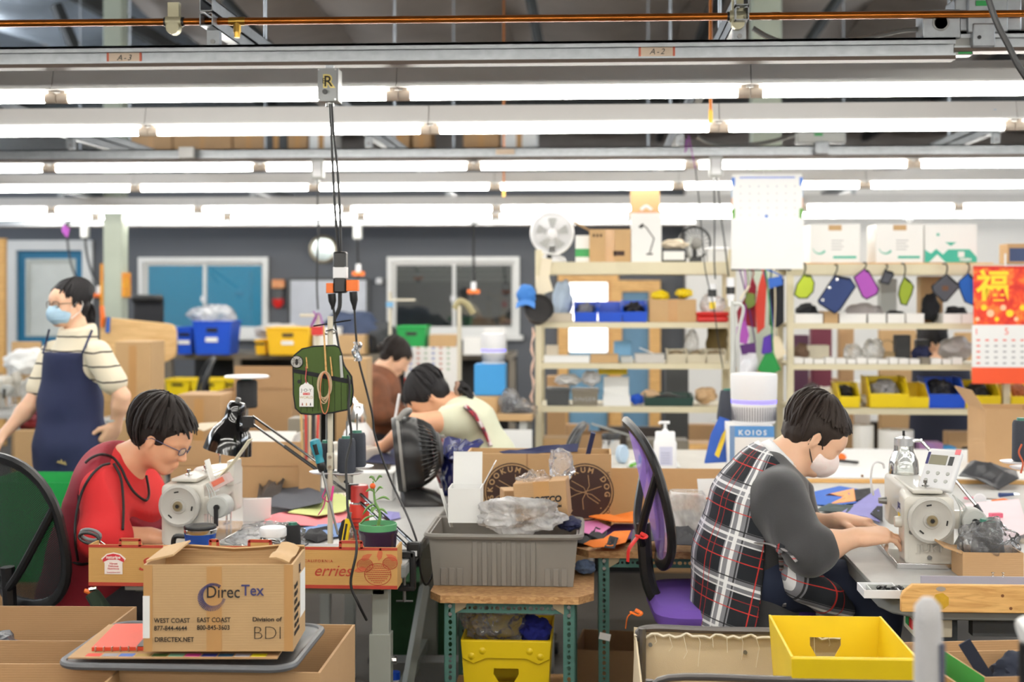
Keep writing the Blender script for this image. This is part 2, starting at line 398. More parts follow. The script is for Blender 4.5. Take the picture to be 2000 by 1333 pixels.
# office rooms behind the back wall
WO = (W1[1]+W2[0])/2
struct('wall_office_blue',MB().box((-9,18.4,0),(WO,18.5,3.0)),BLUEW,'bright blue office wall seen through the left window')
struct('wall_office_grey',MB().box((WO,18.4,0),(XW,18.5,3.0)),mat('office_grey',(96,102,100),.7,0,.3,1.5))
struct('wall_office_divider',MB().box((WO-.05,YB+.12,0),(WO+.05,18.4,3.0)),BLUEW)
struct('ceiling_office',MB().box((-9,YB+.12,3.0),(XW,18.5,3.08)),WALLW)
LITE = mat('office_light_panel',(250,250,245),.5,0,0,es=16.)
for x in (-7.4,-5.6,-4.6,-3.4):
    o = thing('ceiling_light','flat office ceiling light panel behind the blue lit window','ceiling light',(x,16.8,2.96),0,'office ceiling lights')
    part('diffuser',MB().box((-.3,-.5,0),(.3,.5,.02)),LITE,o); part('frame',MB().box((-.33,-.53,.015),(.33,.53,.035)),WHITE,o)
# door 1
def frame_mb(r,Y,w,d0,d1,bottom=True):
    x0,x1,z0,z1 = r; b = MB()
    b.box((x0,Y-d0,z0),(x0+w,Y+d1,z1)); b.box((x1-w,Y-d0,z0),(x1,Y+d1,z1)); b.box((x0+w,Y-d0,z1-w),(x1-w,Y+d1,z1))
    if bottom: b.box((x0+w,Y-d0,z0),(x1-w,Y+d1,z0+w))
    return b
PANEB = clear('blue_tinted_glass',(120,205,225),.12,.02,.5); PANED = clear('dark_glass',(150,160,160),.08,.02,.6); PANEW = mat('daylight_pane',(255,255,255),.4,0,0,es=2.2)
d1 = struct('door_1',frame_mb(D1,YB,.11,.04,.1,False),WHITE,'blue panelled door with a glass light in a white frame')
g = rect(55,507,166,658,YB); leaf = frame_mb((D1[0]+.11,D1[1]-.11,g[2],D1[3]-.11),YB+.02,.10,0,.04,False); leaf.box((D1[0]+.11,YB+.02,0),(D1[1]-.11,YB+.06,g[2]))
lf = part('leaf',leaf,BLUED,d1); gb = MB().box((D1[0]+.2,YB+.035,g[2]-.05),(D1[1]-.2,YB+.045,D1[3]-.2)); part('pane',gb,mat('white_reflection_glass',(228,232,228),.08,.1,.1,5.),lf)  # pane colour is whitened to stand for bright reflections in the glass
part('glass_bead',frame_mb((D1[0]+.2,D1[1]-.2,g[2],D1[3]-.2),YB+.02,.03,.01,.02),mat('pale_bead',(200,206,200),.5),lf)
def slide_window(name,r,split,pm,label):
    w = struct(name,frame_mb(r,YB,.055,.05,.1),WHITE,label); xm = XA(split,YB)
    for k,(a,b) in enumerate(((r[0]+.055,xm+.02),(xm-.02,r[1]-.055))):
        sa = part('sash',frame_mb((a,b,r[2]+.055,r[3]-.055),YB+.02+k*.04,.035,0,.03),WHITE,w)
        part('pane',MB().box((a+.035,YB+.03+k*.04,r[2]+.09),(b-.035,YB+.036+k*.04,r[3]-.09)),pm,sa)
    part('latch',MB().box((xm-.03,YB-.02,(r[2]+r[3])/2-.06),(xm+.03,YB+.02,(r[2]+r[3])/2)),WPLA,w)
    part('window_sill',MB().box((r[0]-.04,YB-.12,r[2]-.05),(r[1]+.04,YB+.02,r[2])),WHITE,w)
    return w
w1 = slide_window('window_1',W1,398,PANEB,'white framed sliding office window glowing blue beside the green column')
w2 = slide_window('window_2',W2,886,PANED,'white framed sliding office window with dark glass behind the bent women')
for k in range(4): part('blind_slat',MB().box((W2[0]+.08,YB+.13,W2[3]-.10-k*.055),(W2[1]-.08,YB+.15,W2[3]-.06-k*.055)),mat('blind_grey',(150,156,150),.6),w2)
d2 = struct('door_2',frame_mb((W3[0]-.1,W3[1]+.1,0,W3[3]+.08),YB,.11,.05,.1,False),PINE,'daylit glass door in a wooden frame behind the middle shelving')
part('pane',MB().box((W3[0]+.02,YB+.04,.9),(W3[1]-.02,YB+.05,W3[3]-.04)),PANEW,d2); part('leaf',MB().box((W3[0]+.02,YB+.04,0),(W3[1]-.02,YB+.08,.9)),mat('lightblue_panel',(120,170,205),.5),d2)
b = frame_mb((XA(1193,YB-.1),XA(1290,YB-.1),0,ZA(548,YB-.1)),YB-.1,.12,.03,.05,False)
d3 = struct('door_3',b,PINE,'wooden framed inner door with blue panel behind the middle shelving'); part('leaf',MB().box((XA(1205,YB),YB-.06,0),(XA(1280,YB),YB-.02,ZA(555,YB))),mat('dusty_blue_panel',(104,146,178),.6),d3)
# columns
for (u,w,Y,lab) in ((226,38,12.6,'pale green square steel column left of the blue window'),(1495,56,10.2,'pale green square steel column above the wall calendar')):
    x = XA(u,Y); h = w*Y/F/2; o = thing('column',lab,'column',(x,Y,0))
    part('shaft',MB().box((-h,-h,0),(h,h,4.6)),GREENCOL,o,bev=.01); part('base_plate',MB().box((-h-.06,-h-.06,0),(h+.06,h+.06,.02)),GREENCOL,o)
    if u < 300:
        for sx,hh in ((-1,.5),(1,.25)):
            s_ = MB().box((sx*(h+.012)-.012,-h-.005,1.30 if sx < 0 else 1.5),(sx*(h+.012)+.012,h,1.30+hh if sx < 0 else 1.72)); part('hazard_sign',s_,mat('hazard_red_yellow',(196,40,36),.5,0,0,9.,c2=(240,200,40)),o)
# wooden post at the left edge
struct('trim_1',MB().box((XA(-8,14),14,0),(XA(9,14),14.06,ZA(466,14,5))),PINE)
# ---------------------------------------------------------------- suspended grid: rails, struts, copper pipe
STEELX = m_steel('rail_steel',(190,194,198),.36,(1,60,60))
def rail(Y,z,h,x0,x1,label,group='overhead steel rails'):
    o = thing('overhead_rail',label,'rail',((x0+x1)/2,Y,z)); L = (x1-x0)/2
    b = MB().box((-L,-.005,-h/2),(L,0,h/2)).box((-L,-.03,h/2-.008),(L,.04,h/2)).box((-L,-.03,-h/2),(L,.04,-h/2+.006)).box((-L,-.03,h/2-.02),(L,-.026,h/2))
    part('channel',b,STEELX,o); part('bottom_lip',MB().box((-L,-.031,-h/2-.012),(L,.03,-h/2)),mat('rail_brown',(92,78,68),.5,.3),o)
    return o
Z1 = P(1000,102,4.5).z
r1 = rail(4.5,Z1,.056,-4,XA(1862,4.5),'nearest overhead galvanised busbar rail with paper A-3 tag')
r1b = rail(4.52,Z1+.024,.05,XA(1862,4.5),5,'short raised galvanised rail at the top right corner')
for u,s_ in ((242,'A-3'),(1283,'A-2')):
    c = P(u,113 if u < 600 else 101,4.49)-r1.location; t_ = part('tag',MB().box((c.x-.055,-.008,c.z-.016),(c.x+.055,-.006,c.z+.016)),mat('paper_tag',(236,214,190),.7),r1)
    part('tag_edge',MB().box((c.x-.057,-.0085,c.z-.017),(c.x-.05,-.0065,c.z+.017)).box((c.x+.05,-.0085,c.z-.017),(c.x+.057,-.0065,c.z+.017)).box((c.x-.057,-.0085,c.z-.018),(c.x+.057,-.0065,c.z-.014)),mat('salmon_edge',(226,120,96),.7),t_)
    text(r1,s_,.026,(c.x,-.0095,c.z),mat('pencil_ink',(90,84,80),.7),shear=.3,space=1.3)
r2 = rail(7.62,P(1000,298,7.62).z,.05,-5,5,'second overhead galvanised busbar rail above the middle benches')
for u in (1000,988): pass
c = P(987,297,7.6)-r2.location; part('tag',MB().box((c.x-.05,-.036,c.z-.014),(c.x+.05,-.033,c.z+.014)),mat('paper_tag',(236,214,190),.7),r2)
r3 = rail(11.75,P(1000,394,11.75).z,.05,-7,6,'third overhead galvanised rail above the far light rows')
r4 = rail(13.4,P(1000,433,13.4).z,.06,-8,XW,'farthest pale overhead rail just in front of the grey wall')
for i,(X,nm) in enumerate(((-4.5,'far left'),(-2.86,'left of the standing woman'),(-1.22,'above the red shirted woman'),(.45,'above the purple chair'),(2.1,'at upper right'))):
    o = thing('strut_channel','galvanised strut running away from the viewer, '+nm,'strut',(X,4.4,2.385),0,'overhead struts')
    s = MB()
    for dz in (0,.046):
        s.box((-.021,0,dz),(-.018,8.9,dz+.041)).box((.018,0,dz),(.021,8.9,dz+.041)).box((-.021,0,dz),(.021,8.9,dz+.003)).box((-.021,0,dz+.038),(-.008,8.9,dz+.041)).box((.008,0,dz+.038),(.021,8.9,dz+.041))
    part('channel',s,GALV,o)
    for yy in (4.5,7.62,11.75):
        hb = MB().box((-.02,yy-4.4-.02,-.055),(.02,yy-4.4+.012,.0)); h_ = part('hanger',hb,GALV,o); part('bolt',MB().cyl((0,yy-4.4-.02,-.036),(0,yy-4.4-.026,-.036),.008,n=8),STEEL,h_)
    for yy in (5.2,8.6,12.2): part('hanger_rod',MB().cyl((0,yy-4.4,.04),(0,yy-4.4,2.25),.006,n=6),GALV,o)
cp = thing('copper_pipe','long horizontal copper air pipe under the ceiling struts','pipe',P(1000,38,4.46))
pa,pb = P(-60,46.5,4.46),P(2060,26,4.46)
part('pipe',MB().cyl(pa,pb,.0115,n=14),COPPER,cp,world=True)
q = pa.lerp(pb,(481+60)/2120); part('tee',MB().cyl(q+Vector((-.026,0,0)),q+Vector((.026,0,0)),.0135,n=12).cyl(q,q+Vector((0,0,-.035)),.0125,n=12).cyl(q+Vector((0,0,-.035)),q+Vector((0,0,-.052)),.011,.009,n=12),BRASS,cp,world=True)
q = pa.lerp(pb,.733); part('coupling',MB().cyl(q+Vector((.05,0,0)),q+Vector((.075,0,0)),.0125,n=12),COPPER,cp,world=True)
for u in (355,1460):
    q = pa.lerp(pb,(u+60)/2120)
    part('clamp',MB().cyl(q+Vector((-.025,0,0)),q+Vector((.025,0,0)),.019,n=12).cyl(q+Vector((0,-.022,-.022)),q+Vector((0,.01,-.022)),.021,n=14).box(q+Vector((-.018,-.012,0)),q+Vector((.018,.012,.06))),mat('zinc_clamp',(196,190,160),.45,.5),cp,world=True)
    for e in (-1,1): part('clamp_end',MB().cyl(q+Vector((e*.032,0,0)),q+Vector((e*.024,0,0)),.015,n=10),BLACK,cp,world=True)
# brass drops
for (u,v0,v1,Y,lab) in ((1388,195,240,5.7,'small brass air fitting hanging above the purple chair'),(984,338,385,9.2,'small brass air fitting hanging in front of the far lights')):
    a = P(u,v0,Y); b_ = P(u,v1,Y); o = thing('air_fitting',lab,'fitting',b_)
    part('coupler',MB().cyl(b_,b_.lerp(a,.55),.009,n=10),BRASS,o,world=True); part('nipple',MB().cyl(b_.lerp(a,.55),a,.006,n=8),COPPER,o,world=True); part('drop_pipe',MB().cyl(a,Vector((a.x,a.y,4.6)),.006,n=8),COPPER,o,world=True)
# ---------------------------------------------------------------- fluorescent rows
TUBE = mat('fluorescent_tube',(255,252,244),.4,0,0,es=TUBE_POWER); SOCK = mat('lamp_socket',(214,200,184),.5,0,.05)
HOUS = mat('fixture_white',(214,212,210),.45,0,.03)
def fixture_proto(L):
    o = thing('strip_light','x','strip light',(0,0,0),0,'fluorescent strip lights')
    b = MB().prism([(-.032,.1),(.032,.1),(.05,.035),(.05,.026),(-.05,.026),(-.05,.035)],0,L-.003,R('Z',-90))
    part('housing',b,HOUS,o)
    part('reflector_lip',MB().box((0,-.064,.024),(L-.003,-.05,.032)).box((0,.05,.024),(L-.003,.064,.032)),WHITE,o)
    part('tube',MB().cyl((.045,0,0),(L-.045,0,0),.0165,n=12),TUBE,o)
    for x in (.022,L-.022):
        s = part('socket',MB().cyl((x-.02,0,0),(x+.02,0,0),.0185,n=12).box((x-.008,-.01,0),(x+.008,.01,.03)),SOCK,o)
    b = MB()
    for x in (.02,.05,L-.05,L-.02):
        for z in (.055,.07): b.cyl((x,-.047+(z-.035)*.277,z),(x,-.0475+(z-.035)*.277-.0015,z),.002,n=6)
    part('knockout_dot',b,BLACK,o)
    return o
ROWS = [(112,1482,2,790,187),(290,1415,2,848,254),(97,1795,4,933,326),(265,1696,4,969,366),(101,1287,4,681,409),(187,985,3,718,424)]
LU = 1.22; proto = fixture_proto(LU); first = True
for ri,(ua,ub,n,um,vm) in enumerate(ROWS):
    sp = (ub-ua)/n; Y = LU*F/sp; z = P(um,vm,Y).z; X0 = XA(ua,Y)
    k0 = -int(math.ceil((X0-XA(-60,Y))/LU)); k1 = int(math.ceil((XA(2060,Y)-X0)/LU))
    for j,k in enumerate(range(k0,k1)):
        lab = 'white fluorescent strip light in the %s row from the front, %s from the left' % (ORD[ri],ORD[j])
        M = T(X0+k*LU,Y,z)
        if first: proto.matrix_basis = M; proto['label'] = lab; first = False
        else: copy_tree(proto,lab,M)
for Y in (2.75,1.5,-.9,-2.2):
    for k in range(-4,4): copy_tree(proto,'white fluorescent strip light hanging above the viewer, outside the picture',T(k*LU+.3,Y,2.235))
for (u,v,Y,lab) in ((786,229,5.9,'small round blue sticker on the second light row left'),(1944,219,5.9,'small round blue sticker on the second light row right')):
    c = P(u,v,5.981); one('dot_sticker',lab,'sticker',MB().cyl(c+Vector((0,.004,0)),c+Vector((0,.002,0)),.012,n=14),mat('sky_blue_sticker',(60,160,220),.6,0,0))
# ---------------------------------------------------------------- electrical boxes and drop cords
GBOX = mat('grey_enclosure',(150,152,152),.45,.1,.05)
def cord(name,label,pts,r=.004,m=BLKR,n=6,group=None,cat='cord'):
    return one(name,label,cat,MB().tube(spline(pts,n),r,8),m,group)
o = thing('junction_box','grey junction box with gold and black letter logo under nearest rail','junction box',P(643,200,4.46)); s = 4.46/F
w_,h_ = 20*s,66*s
part('body',MB().box((-w_,-.02,0),(w_,.05,h_)),GBOX,o,bev=.003); part('lid',MB().box((-w_,-.024,.001),(w_-.004,-.0205,h_-.001)),GBOX,o)
text(o,'R',.052,(.001,-.0255,h_*.58),mat('logo_gold',(206,186,110),.4,.3,0),bold=.004); text(o,'R',.048,(.001,-.0262,h_*.58),INK,bold=.0005); text(o,'E',.024,(-.012,-.0262,h_*.60),INK)
part('knob',MB().cyl((-.008,-.024,.03),(-.008,-.034,.03),.008,n=12),BLACK,o); part('gland',MB().cyl((0,.01,-.012),(0,.01,0),.014,n=10),STEEL,o)
part('bracket',MB().box((-.012,.0,h_),(.012,.03,h_+.012)),GALV,o)
for k,(dx,dy) in enumerate(((-.012,.048),(.026,.048))):
    for zz in (.006,h_-.006): part('screw',MB().cyl((-w_+.004 if k == 0 else w_-.008,-.024,zz),(-w_+.004 if k == 0 else w_-.008,-.026,zz),.003,n=8),CHROME,o)
YC = 4.44
cord('power_cable','left strand of the black twin cord below the logo junction box',[P(644,203,YC),P(647,260,YC),P(650,330,YC),P(655,420,YC),P(661,492,YC)])
cord('power_cable','right strand of the black twin cord below the logo junction box',[P(648,203,YC+.01),P(652,262,YC+.012),P(659,330,YC+.012),P(664,420,YC+.01),P(666,492,YC)])
o = thing('power_block','black inline power block with white label and two orange sockets','power block',P(665,573,YC)); s = YC/F
part('body',MB().box((-13*s,-.018,0),(13*s,.018,82*s)),BLACK,o,bev=.006); part('label_band',MB().box((-13.4*s,-.0185,29*s),(13.4*s,.0185,52*s)),WPLA,o,bev=.003)
for sx,a,b2 in ((-1,0,16),(1,13,37)):
    so = part('orange_socket',MB().box((min(sx*13,sx*36)*s if sx > 0 else -27*s,-.016,(4 if sx > 0 else 0)*s),(36*s if sx > 0 else -13*s,.016,(26 if sx > 0 else 20)*s)),ORANGE,o,bev=.002)
for (u,v0,v1,lab) in ((648,574,598,'left'),(690,570,598,'right')):
    a,b_ = P(u,v0,YC),P(u+2,v1,YC); part('plug',MB().tube([a,a.lerp(b_,.6),b_,b_+Vector((0,0,-.012))],[.013,.0125,.007,.005],10),BLACK,o,world=True)
cord('machine_cable','thick black cord curving from power block to the thread stand',[P(664,573,YC),P(663,600,YC),P(655,618,YC),P(647,636,YC),P(643,655,YC)],.0066)
cord('lamp_cable','black cord from left orange socket down past the green tool pouch',[P(651,600,YC),P(657,650,YC-.05),P(667,700,YC-.12),P(682,745,YC-.2),P(681,800,YC-.25),P(686,855,YC-.25),P(676,905,YC-.28),P(678,960,YC-.3),P(680,1000,YC-.33),P(694,1045,YC-.4),P(696,1080,YC-.47),P(685,1140,YC-.48),P(700,1180,YC-.48),P(716,1212,YC-.45)],.0038)
cord('fan_cable','black cord from right orange socket sweeping down past the fan',[P(692,600,YC),P(695,650,YC),P(700,700,YC),P(715,760,YC),P(727,810,YC),P(732,850,YC),P(750,905,YC),P(768,950,YC),P(792,1000,YC-.1),P(808,1040,YC-.2),P(818,1075,YC-.22),P(822,1120,YC-.2),P(832,1143,YC-.1),P(845,1120,YC),P(855,1060,YC+.2),P(862,1010,YC+.35)],.0034)
one('wrap_tag','crumpled clear tape flag on the fan cord','tape',MB().sheet(4,6,lambda u,v: P(689+16*u+3*math.sin(v*9),668+38*v,YC-.02+.012*math.sin(u*7+v*4)),.0006),BAG)
# other drop cords
def jbox(label,u0,v0,u1,v1,Y,m=LGREY):
    a = P((u0+u1)/2,v1,Y); s = Y/F; w = (u1-u0)*s/2; h = (v1-v0)*s; o = thing('outlet_box',label,'outlet box',a)
    part('body',MB().box((-w,-w*.8,0),(w,w*.8,h)),m,o,bev=.006); part('cover',MB().box((-w*.7,-w*.8-.004,h*.12),(w*.7,-w*.8,h*.88)),WPLA,o,bev=.002); part('gland',MB().cyl((0,0,-.02),(0,0,0),w*.4,n=8),STEEL,o)
    return o
jbox('grey outlet box on the second rail above the round mirror',609,311,633,350,7.6); jbox('grey outlet box on the second rail left of the hanging calendar',1385,306,1411,346,7.6)
jbox('white outlet box on the far rail above the striped shirt woman',158,441,174,465,13.36); jbox('white outlet box on the far rail right of the mirror',690,440,707,467,13.36)
jbox('steel connector box on the far rail above the dark window',917,405,935,437,13.36,GALV); jbox('steel connector box on the far rail above the blue door',120,405,134,437,13.36,GALV); jbox('steel connector box on the third rail above the white cartons',1764,393,1786,430,11.7,GALV)
cord('power_cable','black twin cord hanging left of the round mirror',[P(622,352,7.6),P(620,400,7.6),P(622,450,7.6),P(620,500,7.6),P(619,560,7.6),P(621,605,7.6)],.005)
cord('power_cable','thin black cord hanging in front of the dark window',[P(925,434,13.36),P(925,500,13.2),P(926,550,13.0)],.012)
cord('power_cable','grey cord hanging on the wall beside the whiteboard',[P(698,465,13.36),P(699,500,13.25),P(700,522,13.1)],.01)
cord('power_cable','black cord hanging above the masked standing woman',[P(128,435,13.36),P(134,490,13.2),P(140,520,13.0),P(150,545,12.9)],.01)
cord('power_cable','grey cord hanging right of the masked standing woman',[P(166,463,13.36),P(170,500,13.3),P(180,535,13.0),P(193,562,12.8)],.012)
cord('power_cable','thin black cord falling to the yellow plug',[P(1394,350,7.6),P(1396,420,7.6),P(1395,500,7.55),P(1397,545,7.5)],.004)
cord('power_cable','thin black cord falling to the banded plug',[P(1401,350,7.6),P(1408,420,7.6),P(1416,480,7.55),P(1423,540,7.5)],.004)
cord('power_cable','thin wire with purple bow reaching down to the shelving',[P(1358,325,7.4),P(1366,400,7.4),P(1372,470,7.4),P(1378,530,7.4),P(1394,600,7.4),P(1402,660,7.4),P(1412,720,7.4)],.003)
b = MB(); b.tube([P(1345,265,7.4),P(1352,300,7.4),P(1358,330,7.4)],.008,6,flat=.3).tube([P(1346,285,7.39),P(1338,298,7.39),P(1342,272,7.39)],.012,6,flat=.3); one('purple_bow','purple ribbon bow tied high above the shelving','ribbon',b,MAGF)
b = MB().tube([P(127,440,13),P(124,452,13),P(130,462,13),P(133,445,13)],.03,6,flat=.4); one('purple_bow','small purple ribbon bow hanging above the blue door','ribbon',b,MAGF)
def plugset(label,u,v,Y,sc=1.0):
    o = thing('plug_cluster',label,'plug',P(u,v+14,Y)); s = Y/F*sc
    part('plug_body',MB().cyl((0,0,12*s),(0,0,28*s),5*s,n=10),WPLA,o); part('orange_tap',MB().box((-12*s,-4*s,5*s),(12*s,4*s,13*s)),ORANGE,o,bev=.004); part('lower_plug',MB().cyl((0,0,-2*s),(0,0,6*s),4*s,n=10),BLACK,o)
    return o
plugset('white and orange plug cluster hanging in front of the dark window',925,565,13.0); plugset('white and orange plug cluster hanging before the whiteboard',700,530,13.1); plugset('orange plug cluster beside the masked standing woman',193,572,12.8)
for (u,v,lab,c2) in ((1391,570,'white plug with yellow clip hanging before the shelving',YELP),(1427,565,'white and black banded plug hanging beside the samples',BLACK)):
    o = thing('hanging_plug',lab,'plug',P(u,v+30,7.45)); s = 7.45/F
    part('plug_body',MB().cyl((0,0,10*s),(0,0,52*s if u > 1400 else 45*s),8*s,n=12),WPLA,o); part('band',MB().cyl((0,0,20*s),(0,0,34*s),8.6*s,n=12),BLACK,o); part('clip',MB().box((-5*s,-6*s,-4*s),(6*s,6*s,12*s)),c2 if c2 is YELP else WPLA,o,bev=.003)
# big switch boxes, upper right
o = thing('switch_box','galvanised electrical switch box with green label at top right','switch box',P(1922,97,4.52)); s = 4.5/F
part('front_box',MB().box((-38*s,-.05,28*s),(12*s+.04,.06,92*s)).box((-30*s,-.055,0),(12*s,.02,45*s)),GALV,o,bev=.004); part('side_box',MB().box((-122*s,-.04,18*s),(-50*s,.06,74*s)),GALV,o,bev=.004); part('main_box',MB().box((-62*s,-.03,32*s),(66*s,.08,96*s)),GALV,o,bev=.006)
part('green_label',MB().box((-24*s,-.056,78*s),(0,-.0525,88*s)),GREENP,o); part('knockout_ring',MB().lathe([(.006,0),(.02,0),(.02,.004),(.026,.004),(.026,0)],20,T(-88*s,-.04,48*s) @ R('X',90)),STEEL,o); part('screw',MB().cyl((-18*s,-.055,18*s),(-18*s,-.058,18*s),.006,n=10),BLACK,o)
part('round_cover',MB().cyl((40*s,-.03,78*s),(40*s,-.045,78*s),.034,n=20),GALV,o); part('rail_coupler',MB().box((-60*s,-.02,-12*s),(-24*s,.03,30*s)),STEEL,o,bev=.003); part('coupler_label',MB().box((-52*s,-.0215,-10*s),(-26*s,-.02,0)),GREENP,o)
def flexcond(label,pts,r=.008):
    pts = spline(pts,14); rr = [r*(1+.16*(i % 2)) for i in range(len(pts))]; one('flexible_conduit',label,'conduit',MB().tube(pts,rr,8),STEEL)
flexcond('ribbed metal conduit draped from switch box along nearest rail',[P(1797,57,4.55),P(1760,60,4.55),P(1700,72,4.55),P(1620,84,4.56),P(1540,84,4.57),P(1500,72,4.57),P(1470,55,4.57)])
flexcond('thin grey conduit looping above the second rail',[P(1556,262,7.7),P(1500,278,7.7),P(1440,284,7.7),P(1390,280,7.7),P(1362,266,7.7)],.01)
o = thing('switch_box','small white switch box with green label on the second rail','switch box',P(1603,300,7.58)); s = 7.6/F
part('box',MB().box((-46*s,-.03,20*s),(46*s,.06,40*s)),LGREY,o,bev=.004); part('drop_box',MB().box((-13*s,-.04,-2*s),(13*s,.02,22*s)),GALV,o,bev=.004); part('green_label',MB().box((-14*s,-.0325,33*s),(2*s,-.03,38*s)),GREENP,o)
cord('hose','soft black cable crossing the top right corner',[P(1925,-20,3.3),P(1945,40,3.3),P(1970,90,3.3),P(1990,130,3.3),P(2020,175,3.3)],.0075)
# small white clip on rail 2
o = one('rail_clip','white metal rail clip on the second overhead rail','clip',MB().box(P(353,310,7.56),P(377,287,7.52)),WHITE)
# boxes stored above the offices
sx = [(255,335,'c'),(338,452,'c'),(455,515,'c'),(518,560,'d'),(562,600,'c'),(604,650,'w'),(760,800,'c'),(806,840,'c'),(905,975,'c'),(980,1048,'w')]
for i,(a,b_,k) in enumerate(sx):
    Y = 15.6; x0,x1 = XA(a,Y),XA(b_,Y); h = (.25,.32,.28)[i % 3]
    o = thing('storage_carton','%s stored carton on top of the offices, %s from the left' % ({'c': 'brown','d': 'grey','w': 'white'}[k],ORD[i]),'carton',((x0+x1)/2,Y,3.1),0,'cartons on the office roof')
    part('body',MB().box((-(x1-x0)/2,0,0),((x1-x0)/2,.5,h)),{'c': CARD,'d': DGREY,'w': PAPER}[k],o,bev=.004); part('tape',MB().box((-.03,-.002,0),(.03,.502,h+.002)),TAPE,o)

# ================================================================== BUILDERS SHARED BY STATIONS
def sewing_machine(label,loc,rz=0,letters=None,panel=False,wheel=True,group=None,m=OFFW):
    o = thing('sewing_machine',label,'sewing machine',loc,rz,group)
    def ring(y,x0,x1,z0,z1,r=.015): return [((x0+x1)/2+x,y,(z0+z1)/2+z) for x,z in rrect(x1-x0,z1-z0,r,3)]
    b = MB().loft([ring(.035,-.06,.06,.0,.175),ring(.04,-.067,.067,0,.188),ring(.13,-.067,.067,0,.195),ring(.155,-.062,.062,0,.197),ring(.17,-.056,.056,.085,.198),ring(.20,-.052,.05,.1,.2),ring(.38,-.05,.046,.112,.202),ring(.41,-.052,.048,.05,.204),ring(.475,-.05,.046,.048,.2),ring(.485,-.04,.036,.06,.19)][::-1])
    part('body',b,m,o)
    part('bed',MB().box((-.089,.03,-.012),(.089,.5,.004)),CHROME,o,bev=.002)
    part('top_cover',MB().box((-.042,.05,.194),(.04,.36,.205)),m,o,bev=.004)
    if wheel:
        hw = part('handwheel',MB().lathe([(.0,-.004),(.016,-.004),(.018,-.001),(.0225,-.001),(.024,.002),(.05,.004),(.056,.0),(.0635,.003),(.0645,.012),(.062,.028),(.02,.032)],40,T(0,0,.128) @ R('X',-90)),mat('handwheel_grey',(186,184,178),.4,.1,.05),o)
        part('hub',MB().lathe([(.0,-.0065),(.006,-.0065),(.007,-.0085),(.0145,-.0085),(.0155,-.004),(.0,-.003)],24,T(0,0,.128) @ R('X',-90)),mat('hub_metal',(176,164,134),.35,.8),hw)
        part('hub_bolt',MB().cyl((0,-.0086,.128),(0,-.012,.128),.0055,n=6),BLACK,hw)
        for a in (100,350,230):
            q = math.radians(a); part('wheel_slot',MB().cbox((0,0,0),(.014,.003,.004),T(.042*math.cos(q),.003,.128+.042*math.sin(q)) @ R('Y',-a+90)),BLACK,hw)
    # needle end
    part('needle_bar',MB().cyl((0,.45,.0),(0,.45,.06),.0035,n=8).cyl((.012,.455,.01),(.012,.455,.06),.003,n=8),CHROME,o)
    part('presser_foot',MB().box((-.008,.435,.005),(.008,.475,.009)),CHROME,o)
    part('tension_knob',MB().cyl((-.052,.43,.12),(-.075,.43,.12),.012,.009,n=14),STEEL,o); part('thread_guide',MB().cyl((-.02,.44,.2),(-.02,.44,.235),.003,n=6).cyl((-.02,.44,.232),(-.02,.44,.24),.007,n=10),CHROME,o)
    part('stitch_dial',MB().lathe([(.0,.02),(.014,.02),(.016,.016),(.016,0)],16,T(-.066,.09,.11) @ R('Y',-90)),m,o)
    for (x,y) in ((0,.09),(.015,.2)):
        part('thread_post',MB().cyl((x,y,.2),(x,y,.225),.003,n=8).cyl((x,y,.211),(x,y,.214),.011,n=14).cyl((x,y,.22),(x,y,.228),.006,n=10),CHROME,o)
    # lifter motor on the far side, with lever and wires
    mo = part('lifter_motor',MB().lathe([(.0,0),(.03,0),(.034,.004),(.034,.06),(.03,.064),(.0,.064)],24,T(.118,.01,.125) @ R('X',-90)),LGREY,o)
    part('motor_lever',MB().box((-.006,-.012,-.055),(.006,-.004,.004),T(.118,.01,.125)).cyl((.118,.002,.125),(.118,.012,.125),.009,n=10),BLACK,mo)
    part('motor_bracket',MB().box((.06,.04,.1),(.1,.06,.15)),m,o)
    for k in range(3): part('wire',MB().tube(spline([(.07,.05+.01*k,.19),(.085+.01*k,.04,.15),(.08+.008*k,.035,.08),(.095+.006*k,.03,.02),(.12+.02*k,.06,.0)],5),.0022,6),LGREY,o)
    part('side_arm',MB().box((.05,.30,.15),(.075,.38,.23)),m,o,bev=.004)
    if letters:
        text(o,letters,.028,(0,.0315,.045),mat('cast_letters',(200,196,186),.4),depth=.0012,sx=1.35,bold=.0006)
        text(o,letters,.022,(-.067,.125,.15),INKBLUE,rz=-90,bold=.0008); part('warning_label',MB().box((-.0675,.11,.095),(-.0665,.14,.13)),YELP,o)
        for (x,z) in ((-.05,.09),(.052,.09),(.0,.02)): part('cap_screw',MB().cyl((x,.034,z),(x,.030,z),.0065,n=10),STEEL,o)
    if panel:
        pm = T(.05,.13,.25) @ R('Z',-38) @ R('X',56)
        pn = part('control_panel',MB().box((-.05,-.065,-.012),(.05,.065,.012),pm),WPLA,o,bev=.008,bseg=3)
        part('screen',MB().box((-.036,.012,.012),(.016,.042,.0135),pm),mat('lcd_screen',(150,146,128),.25,0,.1),pn); part('blue_strip',MB().box((-.046,.012,.012),(-.038,.05,.0132),pm),INKBLUE,pn); part('code_patch',MB().box((.022,.012,.012),(.036,.04,.0132),pm),DGREY,pn)
        part('pink_sticker',MB().box((.034,.048,.012),(.05,.064,.0134),pm),PNKF,pn)
        for i in range(3):
            for j in range(2): part('button',MB().cyl((-.03+.03*i,-.015-.024*j,.012),(-.03+.03*i,-.015-.024*j,.0145),.006,n=10,caps=True) if False else MB().lathe([(.006,.012),(.005,.0145),(0,.0145)],10,pm @ T(-.03+.03*i,-.015-.024*j,0)),LGREY,pn)
